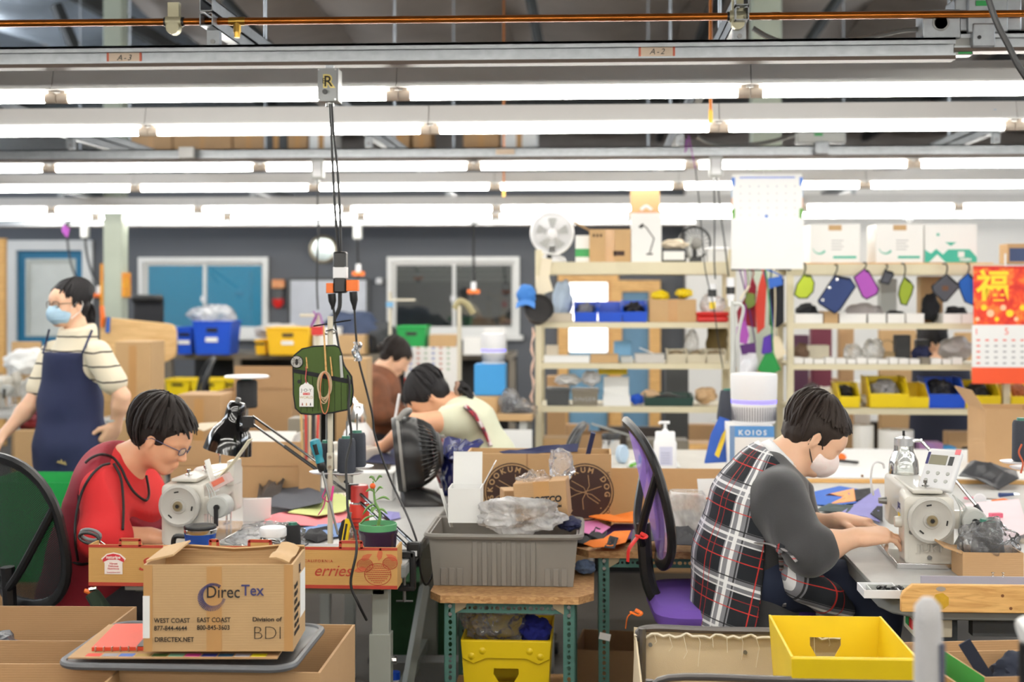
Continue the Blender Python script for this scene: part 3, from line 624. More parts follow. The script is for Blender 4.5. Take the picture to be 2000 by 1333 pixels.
        part('panel_stem',MB().tube([(.03,.16,.19),(.045,.16,.21)],.01,8),LGREY,o)
    return o
def cone_spool(label,loc,m,group='thread cones',h=.12,r0=.033,r1=.024,cat='thread cone'):
    o = thing('thread_cone',label,cat,loc,0,group)
    part('winding',MB().lathe([(r0*.85,0),(r0,.006),(r0*.98,h*.2),(r1*1.05,h*.92),(r1*.9,h),(.01,h)],18),m,o)
    part('core_tip',MB().lathe([(r1*.62,h-.001),(r1*.55,h+.008),(.004,h+.008)],14),mat('core_green',(30,110,90),.4),o)
    return o
def fabric(label,poly,m,z=.002,name='fabric_piece',cat='fabric',group=None,seed=1,amp=.012,t=.002):
    # poly: world xyz points (fan outline); draped sheet with gentle waves
    c = sum((Vector(p) for p in poly),Vector())/len(poly); n = len(poly); rings = 4
    vs = [c+Vector((0,0,amp*.6))]; fs = []
    for k in range(1,rings+1):
        for i in range(n):
            p = c.lerp(Vector(poly[i]),k/rings); p.z += amp*(.5+.5*math.sin(seed*3+p.x*34+p.y*23+k)) if k < rings else amp*.35*(1+math.sin(i*2.3+seed)); vs.append(p)
    for i in range(n): fs.append((0,1+i,1+(i+1) % n))
    for k in range(rings-1):
        for i in range(n): fs.append((1+k*n+i,1+(k+1)*n+i,1+(k+1)*n+(i+1) % n,1+k*n+(i+1) % n))
    N = len(vs); vs2 = vs+[v-Vector((0,0,t)) for v in vs]; f2 = fs+[tuple(i+N for i in f[::-1]) for f in fs]
    for i in range(n):
        a = 1+(rings-1)*n+i; b_ = 1+(rings-1)*n+(i+1) % n; f2.append((a,a+N,b_+N,b_))
    return one(name,label,cat,MB().add(vs2,f2),m,group)
def carton(label,loc,w,d,h,rz=0,m=CARD,flaps=None,open_=True,tape=True,t=.005,name='carton',cat='carton',group=None,inside=None):
    o = thing(name,label,cat,loc,rz,group)
    if open_: part('body',MB().open_box(w,d,h,t),m,o)
    else: part('body',MB().box((-w/2,-d/2,0),(w/2,d/2,h)),m,o,bev=.003)
    if tape: part('tape',MB().box((-.025,-d/2-.0012,0),(.025,-d/2-.0002,h*.98)),TAPE,o)
    for f in (flaps or []):
        side,L,ang = f
        if side in 'lr':
            sx = -1 if side == 'l' else 1
            part('flap',MB().box((0,-d/2+.004,-t),(L,d/2-.004,0),T(sx*w/2,0,h) @ (R('Z',180) if sx < 0 else ID) @ R('Y',-ang)),m,o)
        else:
            sy = -1 if side == 'f' else 1
            part('flap',MB().box((-w/2+.004,0,-t),(w/2-.004,L,0),T(0,sy*d/2,h) @ (R('Z',180) if sy < 0 else ID) @ R('X',ang)),m,o)
    return o
def office_chair(label,loc,rz,netm,seatm,seat_h=.47,back=True,group=None,bh=.50,bw=.46,bo=0.):
    o = thing('office_chair',label,'chair',loc,rz,group)     # faces +x
    part('seat',MB().loft([[(x,y,z) for x,y in rrect(w,d,.09,5)] for w,d,z in ((.40,.40,seat_h-.085),(.47,.47,seat_h-.06),(.48,.49,seat_h-.03),(.45,.46,seat_h-.008),(.34,.36,seat_h))]),seatm,o)
    part('seat_pan',MB().box((-.15,-.15,seat_h-.11),(.15,.15,seat_h-.085)),BLACK,o,bev=.01)
    part('gas_column',MB().cyl((0,0,.09),(0,0,seat_h-.1),.025,.03,n=12),BLACK,o)
    st = part('star_base',MB().cyl((0,0,.07),(0,0,.13),.035,n=12),BLACK,o)
    for k in range(5):
        a = math.radians(72*k+20); q = Vector((.29*math.cos(a),.29*math.sin(a),.075)); part('base_leg',MB().tube([(0,0,.1),q],[.026,.017],8),BLACK,st); part('caster',MB().cyl(q+Vector((-.012,0,-.048)),q+Vector((.012,0,-.048)),.026,n=12),BLKR,st)
    if back:
        z0 = seat_h+.09
        def bp(a,sc=1): # outline of the back
            y = bw/2*math.copysign(abs(math.cos(a))**.7,math.cos(a))*sc; z = z0+bh/2+bh/2*math.copysign(abs(math.sin(a))**.75,math.sin(a))*sc
            return Vector((bo-.25-.10*((z-z0)/bh)-.05*(1-(2*y/bw)**2),y,z))
        loop = [bp(2*PI*k/36) for k in range(36)]; loop.append(loop[0])
        bk = part('backrest',MB().tube(loop,.019,8,flat=.75),BLACK,o)
        vs = [bp(2*PI*k/36,s_) for s_ in (.98,.66,.33) for k in range(36)]+[bp(PI/2,0)]
        fs = [(r_*36+k,r_*36+(k+1) % 36,(r_+1)*36+(k+1) % 36,(r_+1)*36+k) for r_ in range(2) for k in range(36)]+[(72+k,72+(k+1) % 36,108) for k in range(36)]
        part('net_mesh',MB().add(vs,fs),netm,bk)
        part('spine',MB().tube(spline([(-.08,0,seat_h-.09),(bo-.26,0,seat_h-.08),(bo-.33,0,seat_h+.02),(bo-.35,0,z0+.12)],5),.022,8),BLACK,o)
        for sy in (-1,1): part('back_brace',MB().tube(spline([(bo-.35,0,z0+.05),(bo-.36,sy*.1,z0+.13),bp(.3 if sy > 0 else PI-.3)],4),.013,8),BLACK,bk)
    return o
def teal_leg(mb_,x,y,z0,z1,w=.034,sx=1,sy=1,face='y'):
    # perforated angle post: real holes, alternating round and diamond
    def strip(M):
        z = z0; k = 0
        while z < z1-.001:
            h = min(.0165,z1-z); c = z+h/2; rr = .0045 if k % 2 else .0075
            hole = [(rr*math.cos(a)*(1 if k % 2 else .8),c+rr*math.sin(a)*(1 if k % 2 else 1.0)) for a in [2*PI*j/8 for j in range(8)]]
            out = [(w/2,c),(w/2,z+h),(0,z+h),(-w/2,z+h),(-w/2,c),(-w/2,z),(0,z),(w/2,z)]
            vs = [(px,0,pz) for px,pz in out]+[(px,0,pz) for px,pz in hole]+[(px,.002,pz) for px,pz in out]+[(px,.002,pz) for px,pz in hole]; fs = []
            for j in range(8):
                j2 = (j+1) % 8; fs += [(j,j2,8+j2,8+j),(16+j2,16+j,24+j,24+j2),(8+j,8+j2,24+j2,24+j)]
            mb_.add(vs,fs,M); z += h; k += 1
    strip(T(x,y,0))
    mb_.box((x-sx*w/2-.001,y,z0),(x-sx*w/2+.001,y+sy*w,z1))
    return mb_

# ================================================================== LEFT STATION (woman in red)
ZL = .76; LX0,LX1,LY0,LY1 = -1.39,-.55,4.02,5.42
t = thing('sewing_table','grey laminate sewing table of the woman in red','table',((LX0+LX1)/2,4.7,0)); dx = (LX0+LX1)/2
tx0,tx1,ty0,ty1 = LX0-dx,LX1-dx,LY0-4.7,LY1-4.7
part('table_top',MB().plate([(tx0,ty0),(tx1-.08,ty0),(tx1,ty0+.08),(tx1,ty1),(tx0,ty1)],ZL-.004,ZL),TABLEG,t); part('table_edge',MB().plate([(tx0-.002,ty0-.002),(tx1-.08,ty0-.002),(tx1+.002,ty0+.08),(tx1+.002,ty1+.002),(tx0-.002,ty1+.002)],ZL-.042,ZL-.004),EDGEG,t,bev=.006)
GREYLEG = mat('greygreen_leg_paint',(150,154,146),.5,.1,.05)
part('apron_front',MB().box((tx0+.05,ty0+.06,ZL-.085),(tx1-.06,ty0+.10,ZL-.042)),GREYLEG,t); part('apron_back',MB().box((tx0+.05,ty1-.12,ZL-.085),(tx1-.06,ty1-.08,ZL-.042)),GREYLEG,t)
for (x,y) in ((-.10,ty0+.08),(tx1-.1+.03,ty1-.14),(tx0+.1,ty1-.14)):
    x = XA(745,LY0+.08)-dx if y < 0 and x == -.10 else x
    lg = part('leg',MB().box((x-.025,y-.02,.26),(x+.025,y+.025,ZL-.07)),GREYLEG,t,bev=.003); part('leg_sleeve',MB().box((x-.032,y-.026,.0),(x+.03,y+.03,.56)),GREYLEG,lg,bev=.002); part('bolt',MB().cyl((x+.03,y,.48),(x+.045,y,.48),.011,n=8),CHROME,lg)
xl = XA(745,LY0+.08)-dx
part('cross_bar',MB().box((xl,ty0+.09,.50),(tx1-.07,ty0+.12,.54)),GREYLEG,t); part('side_bar',MB().box((tx1-.10,ty0+.1,.22),(tx1-.07,ty1-.1,.26)),GREYLEG,t)
part('diagonal_brace',MB().tube([(xl+.02,ty0+.12,.10),(tx1-.08,ty1-.2,.46)],.02,4),GREYLEG,t); part('drawer',MB().box((tx0+.03,ty0+.02,ZL-.075),(tx0+.2,ty0+.3,ZL-.043)),LGREY,t,bev=.004)
# printed fruit-carton strip along the near edge
YS = LY0-.012
fc = thing('fruit_carton','printed strawberry carton panel standing along the near table edge','carton',(dx,YS,.705))
KRAFT = m_card('kraft_print',(206,160,92)); xa,xb,xm = XA(173,YS)-dx,XA(776,YS)-dx,XA(425,YS)-dx
def notch(x0,x1,tabs,h=.118,hh=.137):
    pl = [(x0,0),(x1,0),(x1,h)]
    for a,b_ in sorted(tabs,reverse=True): pl += [(b_+.008,h),(b_,hh),(a,hh),(a-.008,h)]
    return pl+[(x0,h)]
def U(u): return XA(u,YS)-dx
tabs1 = [(U(236),U(272)),(U(412),U(424))]; tabs2 = [(U(488),U(527)),(U(666),U(705))]
for x0,x1,tb in ((xa,xm-.002,tabs1),(xm+.002,xb,tabs2)):
    pn = part('carton_panel',MB().prism(notch(x0,x1,tb),0,.006),KRAFT,fc)
    part('red_border',MB().box((x0,-.0012,0),(x1,0,.010)),INKRED,pn); 
    top = MB().box((x0,-.0012,.110),(x1,0,.118))
    for a,b_ in tb: top.box((a-.004,-.0012,.129),(b_+.004,0,.137)).box((a-.006,-.0012,.114),(a+.002,0,.134)).box((b_-.002,-.0012,.114),(b_+.006,0,.134))
    part('red_border',top,INKRED,pn)
part('side_return',MB().box((xb-.006,.006,0),(xb,.1,.118)),KRAFT,fc); part('side_return',MB().box((xa,.006,0),(xa+.006,.07,.118)),KRAFT,fc)
STK = mat('sticker_white',(238,228,220),.6,0,0); STR = mat('sticker_red',(200,48,60),.6,0,0)
for uc,vz in ((222,.062),(472,.075)):
    x = U(uc); part('brand_sticker',MB().prism([(x-.026,vz-.028),(x+.026,vz-.028),(x+.026,vz+.004),(x+.036,vz+.016),(x+.02,vz+.030),(x,vz+.034),(x-.02,vz+.030),(x-.036,vz+.016),(x-.026,vz+.004)],-.0022,-.0005),STK,fc)
    part('sticker_banner',MB().prism([(x+.032,vz+.014),(x+.018,vz+.027),(x,vz+.031),(x-.018,vz+.027),(x-.032,vz+.014),(x-.03,vz+.006),(x-.014,vz+.014),(x+.014,vz+.014),(x+.03,vz+.006)],-.0030,-.0021),STR,fc)
    text(fc,'naturipe',.0125,(x,-.0034,vz+.0205),STK,bold=.0003); text(fc,'Vibrant\nDelicious\nNutritious',.008,(x,-.0026,vz-.005),STR,line=.9); text(fc,'Trusted Since 1917',.005,(x,-.0026,vz-.023),STR)
text(fc,'Strawb',.055,(U(268),-.0015,.062),INKRED,align_x='LEFT',shear=.35,sx=1.5); text(fc,'erries',.046,(U(612),-.0015,.05),INKRED,align_x='LEFT',shear=.35); text(fc,'CALIFORNIA',.011,(U(622),-.0015,.078),INKRED,space=1.4)
def berry(cx,cz,s_,k):
    b = MB()
    for i in range(15):
        for j in range(9):
            x = cx+(i-7)*.005*s_+(.0025*s_ if j % 2 else 0); z = cz+(j-4)*.006*s_
            if ((x-cx)/(.036*s_))**2+((z-cz)/(.027*s_))**2 < 1-(.3 if z < cz else 0)*abs(x-cx)/.04: b.prism([(x-.0017*s_,z-.0012*s_),(x+.0017*s_,z-.0012*s_),(x+.0017*s_,z+.0012*s_),(x-.0017*s_,z+.0012*s_)],-.0015,-.0003)
    part('berry_print',b,INKRED,fc)['kind'] = 'stuff'
    lp = [(cx+.038*s_*math.cos(a),-.001,cz+.031*s_*math.sin(a)) for a in [2*PI*q/24 for q in range(25)]]; part('berry_outline',MB().tube(lp,.0009,4),INKRED,fc)
berry(U(738),.042,1,0); berry(U(713),.068,.6,1); berry(U(762),.074,.55,2)
for (ux,z,a) in ((715,.09,25),(742,.098,80),(766,.09,150),(704,.055,190)):
    x = U(ux); part('leaf_print',MB().prism([(x-.018,z),(x-.006,z+.008),(x+.008,z+.007),(x+.02,z+.001),(x+.006,z-.007),(x-.008,z-.007)],-.0012,-.0002,T(x,0,z) @ R('Y',-a) @ T(-x,0,-z)),mat('leaf_print_ink',(196,104,66),.75,0,0),fc)
# machine and things on it
LMX,LMY = XA(348,4.24),4.24
sm1 = sewing_machine('cream industrial sewing machine with large grey handwheel before the woman in red',(LMX,LMY,ZL+.012),-4)
nb = thing('paper_pad','open folded paper pad leaning on top of the cream machine','paper',P(430,945,4.34))
part('page',MB().sheet(6,4,lambda u,v: Vector((-.03+.115*u,.06*v,.0+.095*u+.04*u*u)),.003),mat('pale_yellow_paper',(224,218,190),.7,0,.06),nb); part('page',MB().sheet(6,4,lambda u,v: Vector((-.03-.02*u,.05*v,.07*u)),.003),PAPER,nb); part('cover',MB().box((-.06,-.012,-.012),(.03,.05,.02),R('Y',-28)),mat('pinkish_card',(222,196,190),.7),nb,bev=.003); part('card_stack',MB().box((-.1,.02,-.02),(-.03,.07,.015),R('Y',-24)),PAPER,nb,bev=.003)
part('label_strip',MB().box((-.02,-.0135,.0),(.02,-.0125,.016),R('Y',-28)),mat('salmon_edge',(226,120,96),.7),nb)
one('pincushion','white pin cushion beside the paper pad on the cream machine','pincushion',MB().blob(P(398,925,4.5)+Vector((0,0,0)),(.035,.03,.022),4,.12,1.5,3,.5),PAPER)
# thread stand with pole, discs
sx0 = P(645,1090,4.30); sb = thing('thread_stand','cream thread stand pole with white spool discs and pink ribbon','thread stand',(sx0.x,4.30,ZL)); hz = P(645,618,4.30).z-ZL
CRM = mat('cream_steel',(214,206,186),.4,.1,.06)
part('pole',MB().cyl((0,0,0),(0,0,hz),.0085,n=12),CRM,sb); part('foot',MB().lathe([(.035,0),(.035,.006),(.01,.012)],18),CRM,sb)
zc = P(645,924,4.30).z-ZL
part('clamp_plate',MB().box((-.009,-.012,zc+.01),(.010,.004,zc+.062)),CRM,sb,bev=.002)
for z in (.02,.05): part('clamp_bolt',MB().cyl((.002,-.012,zc+z),(.002,-.018,zc+z),.005,n=8),CHROME,sb)
for (x,y,nm) in ((.045,.03,0),(.068,.085,1),(-.02,.04,2)):
    d_ = part('spool_disc',MB().lathe([(.0,0),(.045,.0),(.052,.004),(.052,.006),(.044,.003),(0,.003)],24,T(x,y,zc-.006+.012*(nm == 1))),WPLA,sb); part('spool_pin',MB().cyl((x,y,zc),(x,y,zc+.155+.02*nm),.0025,n=6),STEEL,d_)
part('disc_bracket',MB().lathe([(.004,-.03),(.02,-.006)],12,T(.03,.03,zc-.004)),CRM,sb)
part('top_bar',MB().tube([(-.05,-.01,hz-.03),(.06,.02,hz-.012)],.0025,6),BLACK,sb); part('guide_ring',MB().tube(spline([(-.01,-.012,hz-.045),(.012,-.02,hz-.04),(.018,0,hz-.05),(-.012,.004,hz-.055),(-.016,-.014,hz-.05)],4),.0025,6),STEEL,sb)
DKT = mat('charcoal_thread',(52,56,66),.75,0,.1,bump=.5,bs=300)
for (x,y,lab) in ((.045,.03,'large charcoal thread cone nearest the cream thread stand pole'),(.068,.085,'charcoal thread cone behind the nearest one on the cream stand')): cone_spool(lab,(sx0.x+x,4.30+y,ZL+zc-.003+(.012 if y > .05 else 0)),DKT,h=.105,r0=.029,r1=.026)
cone_spool('dark thread cone left of the cream stand pole',(sx0.x-.02,4.34,ZL+zc-.003),DKT,h=.09,r0=.025,r1=.022)
# screwdriver stuck in the stand
a,b_ = P(614,858,4.27),P(660,1045,4.26); o = thing('screwdriver','teal handled screwdriver hanging point down beside the cream pole','screwdriver',b_)
d_ = (b_-a); part('shaft',MB().cyl(a+d_*.33,b_,.004,n=8),STEEL,o,world=True)
part('handle',MB().tube([a,a+d_*.015,a+d_*.06,a+d_*.14,a+d_*.19,a+d_*.25],[.008,.0155,.018,.016,.012,.014],12),mat('teal_handle',(26,140,160),.4),o,world=True); part('grip',MB().tube([a+d_*.05+Vector((.0,-.011,0)),a+d_*.16+Vector((.0,-.0085,0))],[.009,.008],8),BLKR,o,world=True); part('collar',MB().tube([a+d_*.25,a+d_*.30,a+d_*.34],[.012,.014,.006],10),BLACK,o,world=True)
# pink ribbon
b = MB(); Yr = 4.275
b.tube(spline([P(633,935,Yr),P(636,955,Yr),P(630,972,Yr),P(645,980,Yr-.01),P(651,950,Yr)],5),.007,6,flat=.25).tube(spline([P(636,970,Yr-.012),P(632,990,Yr-.012),P(622,1006,Yr-.012)],5),.008,6,flat=.2)
part('ribbon_bow',b,HOTP,sb,world=True)
# green tool pouch hanging on the pole
Yp = 4.262; gp = thing('tool_pouch','dark green tool pouch with spider badge hanging on the thread pole','pouch',P(630,810,Yp)); s = Yp/F
def L(u,v,dy=0.): return Vector(((u-630)*s,dy,(810-v)*s))
OLV = mat('olive_canvas',(74,96,44),.85,0,.15,vs=10,bump=.35,bs=500)
out = [(572,712),(574,694),(590,681),(612,676),(655,674),(664,678),(668,690),(672,712),(688,735),(691,765),(688,790),(680,800),(650,806),(610,810),(588,808),(577,798),(573,770)]
part('body',MB().prism([((u-630)*s,(810-v)*s) for u,v in out][::-1],-.007,.007),OLV,gp,bev=.004)
lp = [L(u,v,-.004) for u,v in out]; lp.append(lp[0]); part('binding',MB().tube(lp,.003,6),BLKF,gp)
part('black_band',MB().prism([((u-630)*s,(810-v)*s) for u,v in ((571,719),(573,727),(690,750),(690,741))],-.0095,-.0065),BLKF,gp)
for u in (588,600,611,622,633,644,655,668,680): part('stitch_line',MB().tube([L(u,728+(u-571)*.2,-.0075),L(u,804-(u > 670)*4,-.0075)],.0008,4),mat('dark_stitch',(36,48,24),.9),gp)
bd = part('badge',MB().cyl(L(580,706,-.007),L(580,706,-.011),.0185,n=24),mat('badge_grey',(176,174,168),.5),gp); part('badge_rim',MB().tube([L(580+12*math.cos(a),706+12*math.sin(a),-.011) for a in [2*PI*k/24 for k in range(25)]],.0014,6),BLACK,bd)
sp = MB().blob(L(580,708,-.0115),(.0045,.001,.007),2,.05).blob(L(580,702,-.0115),(.003,.001,.003),2,.05)
for k in range(8):
    sg = -1 if k < 4 else 1; a = (k % 4-1.5)*.7; sp.tube([L(580,705,-.0115),L(580+sg*6,705+a*5-1,-.0115),L(580+sg*8,705+a*9+2,-.0115)],.0006,4)
part('spider_print',sp,INK,bd)
part('snap_button',MB().cyl(L(585,745,-.007),L(585,745,-.011),.006,n=12),BLACK,gp)
o = thing('gift_tag','white scalloped holiday tag hanging on the green pouch','tag',gp.matrix_basis @ L(600,795,-.014))
def Q(u,v,dy=0.): return Vector(((u-600)*s,dy,(795-v)*s))
part('card',MB().prism([((u-600)*s,(795-v)*s) for u,v in ((586,794),(614,794),(614,757),(611,752),(606,750),(602,746),(598,746),(594,750),(589,752),(586,757))],-.002,0),PAPER,o)
text(o,'J·O·Y',.0135,Q(600,762,-.0024),mat('tag_grey_ink',(110,106,104),.7),space=1.1); part('red_banner',MB().box(Q(593,771,-.0026),Q(607,766.5,-.002)),RED,o); text(o,'TO THE',.006,Q(600,768.7,-.0029),PAPER); text(o,'WORLD',.011,Q(600,776,-.0024),mat('tag_gold_ink',(190,170,120),.7))
for u,c_ in ((592,(150,60,50)),(600,(190,140,70)),(608,(60,60,70))): part('little_figure',MB().prism([((u-600)*s-.002,.005),((u-600)*s+.002,.005),((u-600)*s+.001,.013),((u-600)*s-.001,.013)],-.0026,-.002),mat('figure%d' % u,c_,.7,0,0),o)
part('string',MB().tube([Q(600,748,-.003),Q(598,738,-.001),Q(600,722,-.004),Q(599,715,-.004)],.0016,6),mat('red_white_string',(206,96,96),.8),o)
for k in range(7):
    cu = 637+rnd.uniform(-3,3); w_ = 14-abs(k-3)*1.6; top = 724+rnd.uniform(0,4); bot = 782+rnd.uniform(-6,6)+(20 if k == 6 else 0)
    lpz = [gp.matrix_basis @ L(cu+w_*math.cos(a),(top+bot)/2+(bot-top)/2*math.sin(a),-.014-.0016*k) for a in [2*PI*q/20 for q in range(21)]]
    one('rubber_band','%s of the cream rubber bands looped on the green pouch' % ORD[k] if k < 6 else 'long orange rubber band looped on the green pouch','rubber band',MB().tube(lpz,.0015,5),mat('rubber_orange',(222,132,92),.5) if k == 6 else mat('rubber_cream',(222,196,160),.6),'rubber bands on the pouch')
for (u0,v0,u1,v1,r_,m_,lab) in ((632,636,637,727,.0032,PINE,'long wooden chopstick standing in the green pouch'),(598,698,600,720,.0026,PINE,'short wooden stick standing in the green pouch left'),(645,697,649,735,.0026,PINE,'wooden skewer standing in the green pouch right'),(665,695,668,738,.005,LGREY,'grey plastic tweezers standing in the green pouch')):
    one('pouch_tool',lab,'tool',MB().cyl(P(u0,v0,Yp-.012),P(u1,v1,Yp-.010),r_*.7,r_,n=8),m_)
# desk lamp
YD = 4.62; lm = thing('desk_lamp','glossy black swing arm desk lamp clamped to the table edge','lamp',P(815,1085,4.2))
ax = P(455,830,YD); tip = P(442,892,YD); dirv = (tip-ax).normalized(); A = align(ax-dirv*.075,tip)
part('shade',MB().lathe([(.0,-.004),(.024,.0),(.031,.012),(.033,.03),(.034,.055),(.042,.072),(.062,.095),(.074,.125),(.078,.15),(.081,.165),(.079,.165),(.074,.148),(.058,.1),(.03,.075),(0,.07)],32,A),BLACKG,lm,world=True)
part('bulb',MB().lathe([(.0,.17),(.016,.165),(.024,.145),(.014,.11),(.012,.08)],16,A),mat('lamp_bulb_on',(255,236,200),.4,0,0,es=34.),lm,world=True)
part('cap_nut',MB().lathe([(.006,-.016),(.009,-.012),(.008,-.002)],10,A),STEEL,lm,world=True)
h0 = P(487,822,4.58); el = P(690,962,4.42); ed = P(808,1072,4.2)
part('neck',MB().tube(spline([P(470,838,YD-.02),P(480,838,4.58),h0],4),.011,8).box(h0+Vector((-.02,-.012,-.022)),h0+Vector((.016,.012,.014))),BLACK,lm,world=True)
for off in (-.012,.014):
    part('upper_rod',MB().cyl(h0+Vector((.012,0,off)),el+Vector((0,0,off)),.0042,n=8),BLACKG,lm,world=True); part('lower_rod',MB().cyl(el+Vector((0,.004,off)),ed+Vector((0,0,off)),.0052,n=8),BLACKG,lm,world=True)
part('elbow',MB().box(el+Vector((-.018,-.01,-.024)),el+Vector((.018,.014,.026))),BLACK,lm,world=True,bev=.004); part('spring',MB().tube([h0.lerp(el,.35)+Vector((0,-.004,-.004)),h0.lerp(el,.8)+Vector((0,-.004,-.008))],.006,8),BLACK,lm,world=True)
part('hinge_head',MB().box(ed+Vector((-.02,-.016,-.025)),ed+Vector((.022,.016,.02))),BLACK,lm,world=True,bev=.006)
cx = LX1-.02; part('clamp_frame',MB().box((cx-.012,4.17,ZL+.002),(cx+.035,4.21,ZL+.022)).box((cx+.023,4.17,ZL-.085),(cx+.038,4.21,ZL+.02)).box((cx-.012,4.17,ZL-.095),(cx+.038,4.21,ZL-.08)),BLACK,lm,world=True,bev=.003); part('clamp_screw',MB().cyl((cx+.005,4.19,ZL-.13),(cx+.005,4.19,ZL-.044),.005,n=8).cyl((cx-.02,4.19,ZL-.128),(cx+.03,4.19,ZL-.128),.003,n=6),STEEL,lm,world=True); part('rating_label',MB().box(ed+Vector((-.006,-.018,-.02)),ed+Vector((.012,-.0165,-.004))),WPLA,lm,world=True)
# black fan
fn = thing('desk_fan','black ribbed desk fan standing on the far table corner','fan',G(812,990,ZL)+Vector((0,.06,0)),8); FM = T(-.03,0,.19) @ R('Y',84)
part('base',MB().loft([[(x,y,z) for x,y in rrect(w,d,.03,4,cxx)] for w,d,cxx,z in ((.165,.15,.02,0),(.165,.15,.02,.012),(.13,.11,.0,.045),(.05,.06,-.045,.075))]),BLACK,fn)
part('front_rim',MB().lathe([(.11,-.055),(.135,-.055),(.14,-.045),(.138,-.02),(.128,-.012)],40,FM),BLACK,fn); part('silver_ring',MB().lathe([(.134,-.042),(.1425,-.036),(.1425,-.028),(.134,-.024)],40,FM,False),GREYP,fn)
part('shroud',MB().lathe([(.136,-.02),(.135,.01),(.13,.035),(.12,.045),(.12,.04)],40,FM,False),BLACK,fn)
part('motor_cap',MB().lathe([(.0,.125),(.05,.122),(.066,.112),(.07,.098),(.05,.09),(.0,.09)],32,FM),BLACK,fn)
for k in range(44):
    a = 2*PI*k/44; pt = [FM @ Vector((r_*math.cos(a),r_*math.sin(a),z)) for r_,z in ((.126,.036),(.114,.062),(.095,.088),(.066,.104))]
    part('grille_rib',MB().tube(pt,.0026,4),BLACK,fn)
part('inner_drum',MB().lathe([(.04,.03),(.108,.035),(.1,.06),(.05,.085)],28,FM),mat('fan_inner',(12,12,13),.6),fn)
part('carry_handle',MB().tube(spline([(-.075,-.045,.315),(-.05,-.03,.345),(-.03,.03,.345),(-.055,.045,.315)],5),.011,8),GREYP,fn); part('rear_hook',MB().box((.05,-.008,.245),(.10,.008,.256)),GREYP,fn,bev=.003)
# boxes, plant, can, mug, jar
carton('small white box behind the thread stand on the table',G(728,980,ZL)+Vector((0,.06,0)),.15,.11,.105,0,PAPER,None,False,False,name='white_box',cat='box')
pp = thing('potted_plant','succulent plant in green and dark purple pot at the table corner','plant',(XA(738,4.13),4.13,ZL))
part('outer_pot',MB().lathe([(.04,0),(.05,.0),(.0565,.082),(.0585,.085),(.0585,.094),(.054,.094),(.048,.02)],28),mat('dark_purple_pot',(52,34,62),.25,0,.1,coat=.4),pp); part('inner_pot',MB().lathe([(.05,.07),(.054,.086),(.056,.112),(.0535,.113),(.051,.098),(.0,.096)],28),mat('green_pot',(96,170,116),.5),pp)
part('soil',MB().lathe([(.0505,.097),(.03,.102),(.0,.1)],18),mat('soil',(84,58,44),.95,0,.3,60,bump=.8,bs=200),pp)
stem = spline([(.0,0,.1),(.006,0,.14),(-.008,0,.175),(-.012,0,.21),(-.014,0,.235)],5); LEAF = mat('succulent_leaf',(112,156,78),.45,0,.15)
part('stem',MB().tube(stem,[.005-.003*i/len(stem) for i in range(len(stem))],8),LEAF,pp)
for (z,a,ln,dr) in ((.135,180,.05,-.03),(.15,10,.035,-.012),(.17,175,.04,-.035),(.18,5,.042,.0),(.2,190,.03,.004),(.203,20,.022,.01),(.232,160,.022,.012),(.234,20,.02,.012),(.155,250,.03,-.01)):
    q = math.radians(a); c = Vector((-.006,0,z)); e = c+Vector((ln*math.cos(q),ln*math.sin(q)*.6,dr)); md = c.lerp(e,.55)+Vector((0,0,.009)); part('leaf',MB().tube(spline([c,md,e],4),[.002,.004,.006,.007,.008,.008,.007,.005,.001],8,flat=.45),LEAF,pp)
part('orange_bud',MB().blob((-.014,-.008,.222),(.0085,.0085,.0085),1,.02),mat('orange_bud',(240,104,40),.5),pp)
o = thing('spray_can','red tin can with clear shoulder behind the plant pot','can',(XA(702,4.42),4.42,ZL)); part('can',MB().lathe([(.028,0),(.031,.003),(.031,.125),(.029,.13)],28),mat('red_tin',(206,48,30),.35,.1,.05),o); part('cap',MB().lathe([(.029,.13),(.028,.133),(.028,.178),(.026,.184),(0,.184)],28),mat('red_cap',(190,40,34),.3),o); part('rim',MB().lathe([(.031,.126),(.0318,.129),(.029,.132)],28),CHROME,o)
for k in range(6): part('print_line',MB().box((-.018,-.0315,.02+.012*k),(.018-.004*(k % 3),-.0305,.024+.012*k)),mat('dark_red_ink',(150,30,22),.6),o)
o = thing('bottle','small clear bottle with orange liquid before the red can','bottle',(XA(689,4.25),4.25,ZL)); part('glass',MB().lathe([(.011,0),(.014,.004),(.014,.05),(.012,.07),(.004,.08),(.0035,.082)],20),GLASS,o); part('liquid',MB().lathe([(.010,.003),(.0125,.006),(.0125,.045),(0,.046)],16),mat('orange_liquid',(230,130,60),.2),o)
b = MB().box((-.008,-.004,0),(.008,.004,.125),T(XA(668,4.2),4.2,ZL+.001) @ R('Y',9)); o = thing('box_cutter','yellow box cutter standing beside the thread pole','box cutter',(XA(668,4.2),4.2,ZL)); part('handle',MB().box((-.0095,-.005,0),(.0095,.005,.115),R('Y',10)),YELP,o,bev=.002); part('scale_marks',MB().box((-.006,-.0056,.03),(.001,-.005,.1),R('Y',10)),BLACK,o); part('blade_guard',MB().box((-.006,-.003,.115),(.006,.003,.135),R('Y',10)),STEEL,o)
one('black_pouch','small black zip pouch behind the yellow box cutter','pouch',MB().blob((XA(668,4.3),4.36,ZL+.035),(.022,.02,.05),3,.12,1.5,3,.7),BLKF)
